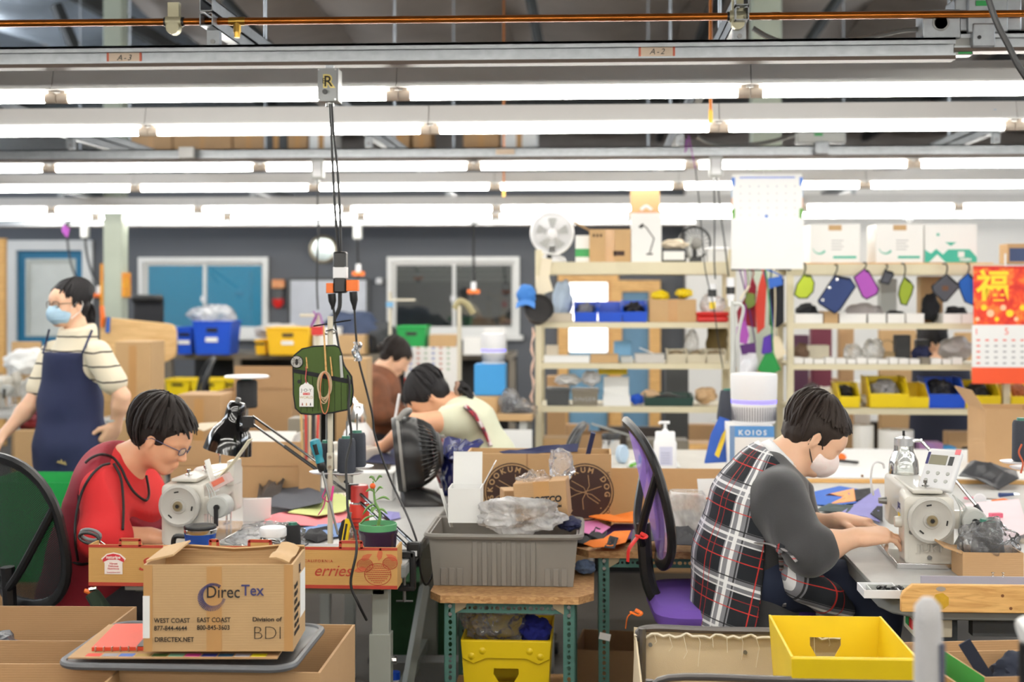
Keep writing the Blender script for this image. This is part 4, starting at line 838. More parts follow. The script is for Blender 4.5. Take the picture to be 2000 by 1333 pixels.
o = thing('travel_mug','blue travel mug with steel rim and black lid','mug',(XA(391,4.12),4.12,ZL),0); part('body',MB().lathe([(.034,0),(.036,.004),(.046,.075),(.0465,.08)],30),mat('blue_mug_paint',(34,78,168),.35,.3,.04),o); part('steel_rim',MB().lathe([(.0465,.08),(.048,.084),(.048,.092),(.046,.094)],30),CHROME,o); part('lid',MB().lathe([(.047,.093),(.048,.098),(.046,.103),(.04,.100),(.03,.1),(0,.1)],30),BLACK,o); part('handle',MB().tube(spline([(-.044,0,.07),(-.075,0,.068),(-.08,0,.04),(-.07,0,.02),(-.04,0,.018)],5),.0075,8),BLACK,o)
o = thing('jar','clear jar with white screw lid and dark contents','jar',(XA(533,4.13),4.13,ZL)); part('glass',MB().lathe([(.038,0),(.041,.004),(.042,.05),(.038,.066),(.034,.072)],28),GLASS,o); part('lid',MB().lathe([(.039,.072),(.040,.074),(.040,.094),(.037,.098),(0,.099)],32),WPLA,o); part('contents',MB().blob((0,0,.03),(.036,.036,.03),5,.15,3),mat('brown_bits',(92,66,50),.8,0,.3,90),o)
one('plastic_bag','crumpled clear plastic bag around the jar on the table','plastic bag',MB().blob((XA(525,4.24),4.26,ZL+.035),(.115,.05,.055),11,.3,2.2,4,.6),BAG)
cone_spool('black thread cone inside the clear bag near the jar',(XA(572,4.24),4.24,ZL+.002),mat('black_thread',(30,30,32),.8,0,.1),h=.085,r0=.026,r1=.022)
o = thing('scissors','black handled scissors sticking out at the left table corner','scissors',(XA(197,4.1),4.10,.80),0)
for k,(dy,dz) in enumerate(((0,0),(.012,.008))):
    lp = [Vector((-.035+.03*math.cos(a),dy,.025+dz+.015*math.sin(a)+.3*(-.5)*(.03*math.cos(a)))) for a in [2*PI*q/18 for q in range(19)]]; part('handle',MB().tube(lp,.005,8),BLACK if k == 0 else mat('scissor_grey',(120,122,124),.4),o)
    part('blade',MB().tube([(-.012,dy,.012+dz),(.03,dy,-.012),(.06,dy,-.03)],[.006,.005,.002],6,flat=.4),CHROME,o)
# fabrics on table
def tz(u,v,z=ZL+.004): return G(u,v,z)
fabric('salmon pink fabric pieces spread on the table behind the jar',[tz(515,1028),tz(520,1010),tz(560,1003),tz(600,1008),tz(655,1000),tz(690,1005),tz(672,1020),tz(640,1030),tz(580,1032)],PNKF,seed=2,amp=.016)
fabric('pale lime felt piece on the table',[tz(562,1004,ZL+.02),tz(590,985,ZL+.02),tz(630,968,ZL+.02),tz(668,966,ZL+.02),tz(690,985,ZL+.02),tz(670,1004,ZL+.02),tz(620,1008,ZL+.02)],mat('pale_lime_felt',(206,214,140),.9,0,.06),seed=3,amp=.012)
fabric('charcoal felt panel lying behind the lime felt',[tz(520,988,ZL+.03),tz(536,955,ZL+.03),tz(600,948,ZL+.03),tz(640,958,ZL+.03),tz(628,990,ZL+.03),tz(570,996,ZL+.03)],GRYF,seed=5,amp=.02)
fabric('dark grey folded vinyl scrap beside the machine',[tz(502,985,ZL+.03),tz(508,945,ZL+.04),tz(545,938,ZL+.05),tz(556,950,ZL+.05),tz(545,975,ZL+.03)],mat('black_vinyl',(44,45,50),.4,0,.1),seed=7,amp=.04)
fabric('blue gingham fabric piece under the pink fabric',[tz(560,1046),tz(600,1028),tz(700,1022),tz(712,1040),tz(650,1052)],mat('blue_check',(128,160,214),.85,0,.15,90),seed=4,amp=.008)
fabric('black buckle strap lying by the jar',[tz(590,1056),tz(596,1042),tz(640,1036),tz(652,1050),tz(620,1062)],BLKF,seed=9,amp=.022)
fabric('lavender felt disc near the fan',[tz(740,1008),tz(758,1000),tz(780,1003),tz(782,1012),tz(760,1018)],LAVF,seed=4,amp=.006)
one('paper_card','white card standing behind the sewing machine','card',MB().box((-.045,-.002,0),(.05,.002,.085),T(*G(500,1020,ZL)) @ R('Z',20) @ R('X',12)),PAPER)
one('white_tray','low white tray under the straps by the jar','tray',MB().open_box(.15,.1,.025,.003,M=T(XA(614,4.2),4.22,ZL+.001)),WPLA)
# cardboard dividers behind the machine
b = thing('cardboard_divider','wide cardboard divider standing behind the cream machine','cardboard',(XA(475,5.38),5.38,ZL)); part('panel',MB().box((XA(333,5.38)-XA(475,5.38),0,0),(XA(588,5.38)-XA(475,5.38),.006,.215)),CARDX,b); part('fold',MB().box((XA(333,5.38)-XA(475,5.38),-.001,.12),(XA(588,5.38)-XA(475,5.38),0,.124)),CARD3,b); part('end_panel',MB().box((XA(588,5.38)-XA(475,5.38),-.05,0),(XA(622,5.3)-XA(475,5.38),-.044,.15)),CARD,b)
# holster under the table corner
a,b_ = P(180,1160,4.0),P(232,1238,3.98); o = thing('holster','dark green cloth holster with orange tip under the table corner','holster',b_)
part('sleeve',MB().tube([a,a.lerp(b_,.4),b_],[.028,.032,.014],10,flat=.6),mat('dark_green_cloth',(26,44,28),.85),o,world=True); part('orange_tip',MB().tube([a+Vector((-.022,0,.008)),a+Vector((-.004,0,.004))],[.006,.008],8),ORANGE,o,world=True); part('steel_bit',MB().tube([a+Vector((-.006,-.006,.012)),a+Vector((.014,-.004,.016))],.006,8),CHROME,o,world=True)
# ---------------------------------------------------------------- foreground left: cartons, tray, box
big = carton('large plain brown carton under the grey tray',((XA(160,3.14)+XA(627,3.14))/2,3.36,0),XA(627,3.14)-XA(160,3.14),.46,.702,0,CARD,[],True,False,t=.006)
oc = carton('open brown carton at the left edge behind the nearest carton',(XA(35,3.55),3.55,0),.50,.38,.705,2,CARD3,[],True,False,t=.006)
oc2 = carton('nearest open brown carton at the bottom left corner',(XA(20,3.0),3.03,0),.40,.30,.70,3,CARD,[],True,False,t=.006)
one('plastic_bag','bit of dark stuffed plastic bag inside the left carton','plastic bag',MB().blob((XA(-5,3.5),3.5,.64),(.06,.06,.05),5,.3),mat('dark_bag',(60,62,70),.3))
tr = thing('tray','dark grey plastic tray with rolled rim on the large carton','tray',(XA(400,3.3)-.01,3.28,.708),0)
TG = mat('tray_grey',(98,100,104),.42,0,.08)
part('pan',MB().loft([[(x,y,z) for x,y in rrect(w,d,.05,5)] for w,d,z in ((.46,.36,.0),(.515,.395,.012),(.52,.40,.016),(.50,.38,.016),(.46,.36,.004))]),TG,tr)
lp = [(x,y,.014) for x,y in rrect(.522,.402,.05,6)]; lp.append(lp[0]); part('rolled_rim',MB().tube(lp,.0085,8),TG,tr)
TX = tr.location.x
o = thing('sample_folder','kraft sample folder with coloured print on the grey tray','folder',(TX-.01,3.27,.7345),3); part('board',MB().box((-.24,-.165,0),(.225,.15,.003)),CARD,o)
for k in range(11): part('colour_patch',MB().box((-.205+.037*k,-.155,.003),(-.172+.037*k,-.13,.0036)),mat('patch%d' % k,[(216,60,40),(140,140,150),(60,100,180),(170,140,60),(90,120,60),(140,200,170),(220,80,160),(60,70,150),(50,90,120),(180,180,190),(230,220,40)][k],.6,0,.05),o)
o = thing('notebook','spiral bound notebook with orange cover under the printed box','notebook',(TX-.10,3.28,.7385),6); part('cover',MB().box((-.12,-.12,0),(.19,.11,.008)),mat('orange_cover',(226,74,40),.5),o); part('dark_page',MB().box((-.02,-.12,.0082),(.19,.10,.0095)),BLACK,o)
for k in range(16): part('spiral_ring',MB().tube([(-.11+.0185*k,-.125+.006*math.cos(a),.005+.006*math.sin(a)) for a in [2*PI*q/8 for q in range(9)]],.0012,4),CHROME,o)
W_,D_,H_ = .332,.20,.193
c0 = P(280,1277,3.13); c1 = P(563,1272,3.15)
dt = thing('printed_carton','open brown carton printed with blue ring logo and phone numbers on the tray','carton',((c0.x+c1.x)/2+.004,3.22,.7490),4)
part('body',MB().open_box(W_,D_,H_,.005),CARD2,dt); part('tape',MB().box((-.03,-D_/2-.001,.0),(.0,-D_/2-.0002,H_*.98)).box((W_/2-.055,-D_/2-.001,H_-.03),(W_/2,-D_/2-.0002,H_)) if False else MB().box((-.026,-D_/2-.001,.0),(.008,-D_/2-.0002,H_*.98)),TAPE,dt)
for sx in (-1,1): part('corner_tape',MB().box((min(sx*W_/2,sx*(W_/2-.02)),-D_/2-.001,0),(max(sx*W_/2,sx*(W_/2-.02)),-D_/2-.0002,H_)),TAPE,dt)
part('flap',MB().sheet(6,3,lambda u,v: Vector((-W_/2+W_*u,D_/2-.006-.01*v,H_-.002+.008*v+.004*math.sin(u*9))),.004),CARD2,dt); part('flap',MB().sheet(6,3,lambda u,v: Vector((W_/2-.01-.045*v,-D_/2+.01+(D_-.02)*u,H_+.003+.012*math.sin(v*2)+.003*math.sin(u*8))),.004),CARD2,dt); part('flap',MB().sheet(6,3,lambda u,v: Vector((-W_/2+.004+.06*v,-D_/2+.01+(D_-.02)*u,H_+.004+.014*v)),.004),CARD2,dt)
def fx(u): return -W_/2+(u-280)/283*W_
def fz(v): return (1275-v)/160*H_
yf = -D_/2-.0014
text(dt,'Direc',.039,(fx(398),yf,fz(1166)),INK,align_x='LEFT',sx=.86,bold=.0002); text(dt,'Tex',.035,(fx(465),yf,fz(1163)),INKBLUE,align_x='LEFT',sx=.9,bold=.0004)
for k in range(46):
    a = math.radians(55+k*6.4); wt = .3+.7*abs(math.sin(a/2+.4)); r0 = .0225; r1 = r0+.006+.008*max(0,math.cos(a-math.radians(225)))
    cxx,czz = fx(412),fz(1172); p0 = Vector((cxx+r0*math.cos(a),yf,czz+r0*math.sin(a))); p1 = Vector((cxx+r1*math.cos(a),yf,czz+r1*math.sin(a)))
    part('logo_ray',MB().tube([p0,p1],.0009*wt+.0003,4),INKBLUE,dt)
text(dt,'WEST COAST\n877-844-4644',.0148,(fx(300),yf,fz(1225)),INK,align_x='LEFT',line=1.15,sx=.88,bold=.0001); text(dt,'EAST COAST\n800-845-3603',.0148,(fx(381),yf,fz(1224)),INK,align_x='LEFT',line=1.15,sx=.88,bold=.0001); text(dt,'DIRECTEX.NET',.0148,(fx(301),yf,fz(1253)),INK,align_x='LEFT',sx=.88,bold=.0001)
text(dt,'Division of',.0135,(fx(486),yf,fz(1216)),INK,align_x='LEFT',sx=1.1,bold=.0002); text(dt,'BDI',.043,(fx(486),yf,fz(1242)),INK,align_x='LEFT',bold=-.0012)
part('shipping_label',MB().box((-W_/2-.0012,-D_/2-.0016,fz(1250)),(fx(292),-D_/2-.0008,fz(1172))),PAPER,dt)
text(dt,'PO #: 0015\nPART #: 07\nQTY: 500\nWEIGHT: 3.4 KGS\nDIMENSION\nCTN #: 47 / 67\nMADE IN CHINA',.0145,(W_/2+.0014,-D_/2+.012,H_*.45),INK,rz=90,align_x='LEFT',line=1.2,sx=.75); part('address_label',MB().box((W_/2+.0002,.01,.05),(W_/2+.0014,D_/2-.01,H_*.78)),PAPER,dt); text(dt,'BL',.03,(W_/2+.0014,0,H_*.86),INKBR,rz=90)
# chair of the woman in red
NETB = m_net('black_net',(30,31,34),220.,.62)
office_chair('black mesh office chair behind the woman in red',(XA(182,4.5)+.03,4.5,0),52,NETB,mat('dark_blue_seat',(36,40,56),.9,0,.1),.50,bh=.46,bw=.46,bo=.02)
one('green_tub','green plastic tub side seen through the black mesh chair','tub',MB().open_box(.34,.3,.4,.006,.38,.34,T(XA(50,5.5),5.7,ZA(945,5.5,50)-.4)),mat('bright_green_plastic',(22,160,74),.45))
one('low_stand','brown stand board under the green tub','stand',MB().box((XA(-60,5.5),5.5,0),(XA(150,5.5),5.9,ZA(945,5.5,50)-.401)),CARD3)

# ================================================================== MIDDLE BENCHES
def bench(label,poly,z,legs,loc,t=.022):
    o = thing('work_bench',label,'bench',loc); lx,ly = loc[0],loc[1]
    part('board',MB().plate([(x-lx,y-ly) for x,y in poly],z-t,z),CHIP,o)
    for (x,y) in legs:
        lg = part('leg',teal_leg(MB(),x-lx,y-ly,0,z-t-.001,sx=1 if x < lx else -1),TEAL,o)
        for zz in (z-t-.012,z-t-.036): part('bolt',MB().cyl((x-lx,y-ly,zz),(x-lx,y-ly-.005,zz),.006,n=8),CHROME,lg)
    xs = [p[0] for p in legs]; ys = min(p[1] for p in legs)
    xb = MB(); M0 = T(min(xs)-lx,ys-ly+.003,z-t-.018) @ R('Y',90)
    teal_leg(xb,0,0,0,max(xs)-min(xs),.03); xb.v = [tuple(M0 @ Vector(p)) for p in xb.v]; part('cross_rail',xb,TEAL,o)
    for x,sx in ((min(xs),1),(max(xs),-1)): part('gusset',MB().prism([(x-lx+sx*.015,z-t-.002),(x-lx+sx*.05,z-t-.002),(x-lx+sx*.045,z-t-.016),(x-lx+sx*.015,z-t-.034)],ys-ly-.0025,ys-ly-.0005),mat('gusset_zinc',(176,160,130),.45,.5),o)
    return o
ya = 4.18; xa_,xb_ = XA(836,ya),XA(1160,ya)
bench('chipboard shelf on teal perforated legs under the grey tote',[(XA(860,ya),ya),(XA(1130,ya),ya),(xb_,ya+.06),(xb_,ya+.5),(xa_,ya+.5),(xa_,ya+.06)],.652,[(XA(878,ya),ya+.02),(XA(1111,ya),ya+.02),(XA(878,ya),ya+.46),(XA(1111,ya),ya+.46)],((xa_+xb_)/2,ya+.25,0))
yb = 4.5; xL = XA(1123,yb)
bench('chipboard bench on teal perforated legs behind the purple chair',[(XA(1150,yb),yb),(XA(1560,yb),yb),(XA(1560,yb),5.45),(XA(900,5.0),5.45),(XA(900,5.0),4.78),(xL,4.78),(xL,yb+.06)],.73,[(XA(1180,yb),yb+.02),(XA(1540,yb),yb+.02),(XA(1180,yb),5.4),(XA(1540,yb),5.4)],(XA(1300,yb),4.9,0))
part('tape_scrap',MB().box((-.018,-.0015,0),(.018,-.0005,.022),T(XA(1180,yb),yb+.018,.445) @ R('Y',12)),PAPER,[o for o in COL.objects if o.name.startswith('work_bench')][-1],world=True)
# grey tote
tw = XA(1129,4.32)-XA(838,4.32); tcx = (XA(1129,4.32)+XA(838,4.32))/2
to = thing('tote','grey ribbed plastic tote full of boxes on the chipboard shelf','tote',(tcx,4.47,.653)); H = .158; TOTE = mat('tote_grey',(128,124,118),.5,0,.05)
part('shell',MB().open_box(tw-.03,.30,H,.005,tw,.33),TOTE,to)
lp = [(x,y,H-.004) for x,y in rrect(tw+.018,.348,.03,5)]; lp.append(lp[0]); part('rim',MB().tube(lp,.009,6,flat=1.0),TOTE,to)
for k in range(7):
    x = -tw/2+tw*(.31+.065*k); part('rib',MB().prism([(x-.008,.002),(x+.008,.002),(x+.008,H-.02),(x-.008,H-.02)],-.004,.004,T(0,-.155,0) @ R('X',2.7)),TOTE,to,bev=.002)
for s0 in (.08,.78):
    for k in range(3):
        x = -tw/2+tw*(s0+.055*k)+.008; part('foot_rib',MB().prism([(x-.009,.002),(x+.009,.002),(x+.009,.055),(x-.009,.055)],-.003,.004,T(0,-.1525,0) @ R('X',2.7)),TOTE,to,bev=.0015)
def wbox(label,u0,u1,v0,v1,Y,d,rz=0,m=PAPER,**k):
    z0 = ZA(v1,Y,(u0+u1)/2); return carton(label,(XA((u0+u1)/2,Y),Y+d/2,z0),XA(u1,Y)-XA(u0,Y),d,ZA(v0,Y,(u0+u1)/2)-z0,rz,m,name='box',cat='box',**k)
wbox('white open gift box with raised lid in the grey tote',875,938,955,1022,4.36,.12,0,open_=True,tape=False,flaps=[('b',.10,82),('r',.085,62)],t=.003)
carton('small brown base carton under the white gift box in the tote',(XA(905,4.4),4.45,.665),.17,.15,.075,0,CARD2,None,False,False)
one('paper_sheet','white paper sheet leaning at the left end of the tote','paper',MB().sheet(3,6,lambda u,v: P(857+22*v+6*u,955+75*v,4.36+.05*u),.001),PAPER)
cs = thing('carton','small brown carton with bold black lettering on top of the tote','carton',(XA(1062,4.44),4.47,ZA(1018,4.40,1062)),-4); cw = (1132-1048)*4.42/F; chh = 74*4.42/F
cs.matrix_basis = cs.matrix_basis @ R('Y',-5)
part('body',MB().box((-cw*.62,-.05,0),(cw*.62,.07,chh)),CARD,cs,bev=.003); part('tape',MB().box((-.02,-.0512,chh*.62),(.03,-.0502,chh)),TAPE,cs); part('tape_top',MB().box((-.02,-.05,chh),(.03,.07,chh+.001)),TAPE,cs)
text(cs,'COSTCO',.026,(.012,-.0514,chh*.52),INK,bold=.0012,sx=.98,shear=.12); text(cs,'.COM',.011,(.05,-.0514,chh*.33),INK,bold=.0004); part('logo_bar',MB().box((-.045,-.0514,chh*.31),(.032,-.0504,chh*.355)),INKBR,cs)
cs2 = carton('second small lettered carton lying behind the first on the tote',(XA(1018,4.55),4.58,ZA(1012,4.52,1018)),.13,.09,.085,12,CARD,None,False,False); text(cs2,'Co',.03,(-.03,-.0465,.045),INK,bold=.0012,shear=.12)
one('plastic_bag','big crumpled clear plastic wrap spilling over the tote front','plastic bag',MB().blob((XA(1015,4.35),4.36,ZA(1008,4.35,1015)),(.125,.075,.055),21,.34,2.0,4),BAGW)
one('plastic_bag','clear plastic bag of black snaps on the cartons','plastic bag',MB().blob((XA(1048,4.5),4.5,ZA(945,4.5,1048)),(.055,.05,.04),9,.3,2.2,4).blob((XA(1095,4.52),4.55,ZA(912,4.52,1095)),(.038,.035,.055),8,.3,2.4,3),BAG)
one('snap_bag','small bag of black snaps inside the clear plastic','bag',MB().blob((XA(1035,4.5),4.5,ZA(952,4.5,1035)),(.035,.03,.022),3,.25,3,3),mat('snap_black',(60,60,66),.4,0,.4,160))
one('fabric_bundle','dark blue fabric bundle at the right end of the tote','fabric',MB().blob((XA(1112,4.45),4.46,ZA(1024,4.45,1112)),(.035,.06,.02),5,.3),NAVYF)
# skookum dog box
sk = thing('printed_carton','tall brown carton printed with round brown logo behind the tote','carton',(XA(1052,4.95),5.02,.7305)); sw = (XA(1195,4.95)-XA(912,4.95)); sh = ZA(886,4.95,1050)-.7305
part('body',MB().open_box(sw,.18,sh,.006),CARD2,sk); part('seam',MB().box((-.022*1-.02,-.0915,0),(-.018*1-.02+.001,-.0902,sh)),CARD3,sk)
for cxp in (-.1,.15):
    cx_ = cxp*sw/.5+.01; cz_ = .125; r_ = .098
    lp = [(cx_+r_*math.cos(a),-.0912,cz_+r_*math.sin(a)) for a in [2*PI*q/40 for q in range(41)]]; part('logo_ring',MB().tube(lp,.002,4),INKBR,sk)
    part('logo_disc',MB().lathe([(0,0),(r_*.93,0),(r_*.93,.0012),(0,.0012)],40,T(cx_,-.0905,cz_) @ R('X',90)),INKBR,sk)
    for (a0,a1) in ((80,265),(20,200),(140,320),(-30,160)):
        p0 = Vector((cx_+r_*.62*math.cos(math.radians(a0)),-.0921,cz_+r_*.62*math.sin(math.radians(a0)))); p1 = Vector((cx_+r_*.62*math.cos(math.radians(a1)),-.0921,cz_+r_*.62*math.sin(math.radians(a1)))); part('logo_line',MB().tube([p0,p0.lerp(p1,.35)+Vector((.01,0,.004)),p0.lerp(p1,.7)-Vector((.008,0,0)),p1],.0012,4),CARD2,sk)
    s_ = '· SKOOKUM DOG ·'
    for i,ch in enumerate(s_):
        a = math.radians(-130+i*19+180) if False else math.radians(235-i*20); 
        if ch != ' ': text(sk,ch,.026,(0,0,0),CARD2,M=T(cx_+r_*.78*math.cos(a),-.0924,cz_+r_*.78*math.sin(a)) @ R('Y',-(math.degrees(a)-90)) @ R('X',90),bold=.0006)
for x in (.135*sw/.5*1.0+.105*sw/.5,-.1*sw/.5+.07): text(sk,'SKOOKUMDOG.COM',.017,(x,-.0912,.105),INKBR,roll=90,space=1.15)
fabric('navy fabric scraps lying over the round logo carton',[P(975,886,4.95),P(1010,880,4.98),P(1060,878,5.0),P(1130,868,5.05),P(1128,884,5.0),P(1060,890,4.95),P(1000,892,4.93)],NAVYF,seed=3,amp=.015)
one('felt_strip','navy felt strip with orange edge standing in the round logo carton','fabric',MB().box((-.008,-.01,0),(.008,.04,.08),T(*P(1148,890,4.98)) @ R('Y',14)),NAVYF)
fabric('glossy navy vinyl sheet draped beside the fan',[P(862,892,5.3),P(868,874,5.45),P(900,878,5.5),P(938,868,5.5),P(945,876,5.45),P(905,900,5.3),P(875,912,5.25)],mat('navy_vinyl',(30,36,92),.25,0,.05),seed=6,amp=.05,t=.004)
fabric('pale blue paper sheet under the navy vinyl',[P(862,886,5.4),P(866,875,5.55),P(905,874,5.6),P(905,886,5.4)],mat('pale_blue_paper',(180,192,220),.6),seed=2,amp=.02)
one('vinyl_roll','hanging dark navy vinyl folds between fan and tote','fabric',MB().blob((XA(880,5.3),5.35,ZA(925,5.3,880)),(.04,.06,.1),6,.25,2),mat('navy_vinyl',(30,36,92),.25))
# cardboard panel right of logo carton
cpn = thing('cardboard_divider','plain cardboard divider standing right of the round logo carton','cardboard',(XA(1310,5.15),5.15,.7305)); w_ = (XA(1430,5.15)-XA(1193,5.15))/2; part('panel',MB().box((-w_,0,0),(w_,.006,ZA(916,5.15,1300)-.73)),CARD2,cpn); part('end_return',MB().box((w_,0,0),(w_+.006,.12,.17)),CARD,cpn)
ow = thing('wooden_divider','birch plywood divider with rounded corner behind the seated plaid woman','divider',(XA(1400,5.2),5.24,.7305)); w2_ = XA(1455,5.2)-XA(1366,5.2); hh = ZA(927,5.2,1400)-.73; part('panel',MB().prism([(-w2_/2,0),(w2_/2,0),(w2_/2,hh),(-w2_/2+.02,hh),(-w2_/2,hh-.02)],0,.014),PLYB,ow,bev=.002)
# fabric on bench 2
def bz(u,v,z=.736): return G(u,v,z)
fabric('purple fabric panel on the chipboard bench',[bz(1180,1062),bz(1170,1042),bz(1200,1028),bz(1270,1025),bz(1285,1050),bz(1230,1058)],PLUMF,seed=3,amp=.012)
fabric('pink and lilac fabric strip on the chipboard bench',[bz(1128,1042,.745),bz(1134,1020,.75),bz(1170,1022,.75),bz(1192,1034,.75),bz(1168,1048,.745)],mat('pink_lilac',(232,140,196),.85,0,.1),seed=8,amp=.012)
fabric('orange fabric strip folded on the purple fabric',[bz(1150,1016,.765),bz(1165,1006,.765),bz(1200,1012,.765),bz(1246,1008,.765),bz(1246,1020,.765),bz(1200,1026,.765)],ORGF,seed=2,amp=.02,t=.004)
for i,(pts,m_,lab) in enumerate((([(1112,1062),(1122,1040),(1150,1034),(1168,1048),(1172,1062),(1140,1066)],BLKF,'black patch pieces piled at the left bench end'),([(1150,1050),(1162,1032),(1186,1042),(1176,1062)],BLKF,'black snap tab lying on the bench'),([(1140,1066),(1170,1058),(1200,1044),(1232,1038),(1222,1062),(1196,1072),(1160,1070)],ORGF,'orange cut pieces on the bench front'),([(1180,1070),(1190,1052),(1208,1056),(1200,1072)],BLKF,'black snap tab over the orange pieces'),([(1232,1060),(1236,1040),(1290,1038),(1296,1056)],GRYF,'grey fabric piece on the bench'),([(1314,1066),(1318,1034),(1345,1030),(1364,1050),(1360,1070)],BLKF,'black strap piece with snaps right of the chair'),([(1358,1070),(1362,1048),(1388,1044),(1392,1068)],LIMF,'lime green cloth piece right of the chair'))):
    fabric(lab,[bz(u,v,.738+.006*i) for u,v in pts],m_,seed=i+1,amp=.014)
b = thing('plastic_tub','clear plastic clamshell tub upside down on the bench','tub',G(1345,1042,.74)+Vector((0,.1,0))); part('tub',MB().loft([[(x,y,z) for x,y in rrect(w,d,.02,4)] for w,d,z in ((.17,.2,0),(.165,.19,.01),(.12,.14,.12),(.11,.13,.125))]),BAGW,b); part('contents',MB().blob((0,0,.03),(.065,.07,.03),3,.2,2,3,.9),GREYP,b)
fabric('rust orange fabric lying on the tub',[P(1350,970,5.0),P(1372,960,5.05),P(1412,957,5.05),P(1420,972,4.95),P(1400,980,4.9),P(1368,978,4.9)],mat('rust_fabric',(206,108,48),.85,0,.08),seed=3,amp=.012)
one('paper_sheet','white pattern sheets leaning behind the plaid woman','paper',MB().box((-.04,-.002,0),(.09,.002,.15),T(*P(1392,1020,4.9)) @ R('Z',12) @ R('X',-20)),PAPER)
b = MB().blob((XA(1138,4.5),4.55,.69),(.035,.03,.022),4,.2); one('small_pouch','blue checked pouch hanging under the bench edge','pouch',MB().blob((XA(1143,4.45),4.5,.68),(.032,.03,.022),4,.2),mat('blue_grey_check',(92,110,140),.8,0,.3,120))
# yellow bin on floor level shelf
yy = 4.22; yw = XA(1076,yy)-XA(898,yy)
def corr_bin(label,loc,w,d,h,tw,td,rz=0,slot_w=.1,slot_z=None,dents=True):
    o = thing('yellow_bin',label,'bin',loc,rz)
    # four walls; front and back carry a hand hole
    def wall(name,w0,w1,M,hole=True):
        tt = .005; hz = slot_z or h*.62; hw = slot_w/2; hh_ = .026; f = lambda z: w0/2+(w1-w0)/2*z/h
        if hole:
            outer = [(-f(0),0),(f(0),0),(f(hz),hz),(f(h),h),(-f(h),h),(-f(hz),hz)]
            ih = [(-hw+.015,hz-hh_),(hw-.015,hz-hh_),(hw,hz),(hw,hz+hh_*.7),(-hw,hz+hh_*.7),(-hw,hz)]
            vs = [(x,0,z) for x,z in outer+ih]+[(x,tt,z) for x,z in outer+ih]; fs = []
            for j in range(6):
                j2 = (j+1) % 6; fs += [(j,j2,6+j2,6+j),(12+j2,12+j,18+j,18+j2),(j2,j,12+j,12+j2),(6+j,6+j2,18+j2,18+j)]
            b = MB().add(vs,fs,M)
        else: b = MB().prism([(-f(0),0),(f(0),0),(f(h),h),(-f(h),h)],0,tt,M)
        return part(name,b,YELP,o)
    ang = math.degrees(math.atan2((td-d)/2,h)); ang2 = math.degrees(math.atan2((tw-w)/2,h))
    wall('front_panel',w,tw,T(0,-d/2,0) @ R('X',ang)); wall('back_panel',w,tw,T(0,d/2,0) @ R('Z',180) @ R('X',ang))
    wall('side_panel',d,td,T(-w/2,0,0) @ R('Z',-90) @ R('X',ang2),False); wall('side_panel',d,td,T(w/2,0,0) @ R('Z',90) @ R('X',ang2),False)
    part('floor_panel',MB().box((-w/2,-d/2,0),(w/2,d/2,.005)),YELP,o)
    zb = h*.72; yo = -d/2-(td-d)/2*.85
    part('rim_band',MB().prism([(-tw/2,h),(tw/2,h),(tw/2-.004,h*.74),(tw*.36,h*.66),(tw*.22,h*.74),(-tw*.22,h*.74),(-tw*.36,h*.66),(-tw/2+.004,h*.74)],-.006,0,T(0,-d/2-.001,0) @ R('X',ang)),YELP,o,bev=.002)
    if dents:
        for sx in (-1,1):
            for fx_,fz_ in ((.26,.85),(.38,.77)): part('rivet_dent',MB().lathe([(.0,.004),(.008,.003),(.011,0)],12,T(0,-d/2-.007,0) @ R('X',ang) @ T(sx*tw*fx_,0,h*fz_) @ R('X',90)),YELP,o)
    return o
bh_ = ZA(1256,yy,987)
corr_bin('yellow corrugated plastic bin with clear bag under the chipboard shelf',(XA(987,yy),yy+.2,bh_-.21),yw*.9,.30,.21,yw,.34,slot_w=.075,slot_z=.105)
one('plastic_bag','dull clear plastic bag heaped in the bin under the shelf','plastic bag',MB().blob((XA(970,yy+.15),yy+.18,bh_+.025),(.1,.1,.07),31,.3,2,4),BAG)
one('fabric_bundle','royal blue cloth in the bin under the shelf','fabric',MB().blob((XA(1045,yy+.12),yy+.15,bh_+.0),(.05,.06,.045),7,.25),mat('royal_cloth',(28,36,130),.85))
for (u0,u1,z,Y) in ((900,1080,bh_-.225,yy),): one('low_shelf','low plywood shelf board carrying the yellow bin','shelf',MB().box((XA(u0-30,Y),Y+.02,z-.015),(XA(u1+30,Y),Y+.45,z+.013)),CHIP)
# things in the dark under the tables
carton('green printed carton in the shade under the tables',(XA(800,5.2),5.45,0),.30,.3,.46,5,mat('dark_green_print',(34,92,48),.6,0,.3,12.),None,False,False); cg = carton('grey printed carton with large letters on the floor under the tables',(XA(830,4.9),5.05,0),.36,.1,.24,3,mat('grey_card',(150,152,150),.7),None,False,False)
text(cg,'tree of',.07,(-.02,-.0512,.12),mat('dull_green_ink',(60,84,70),.7),bold=.001)
o = thing('bottle','white plastic bottle with blue cap on the floor under the table','bottle',(XA(762,4.6),4.7,0)); part('body',MB().lathe([(.045,0),(.05,.01),(.05,.2),(.03,.25),(.018,.26)],20),WPLA,o); part('cap',MB().lathe([(.019,.26),(.019,.285),(0,.286)],16),BLUB,o)
carton('dark brown carton under the bench behind the purple chair',(XA(1240,5.0),5.1,0),.4,.3,.3,-6,CARD3,None,True,False)
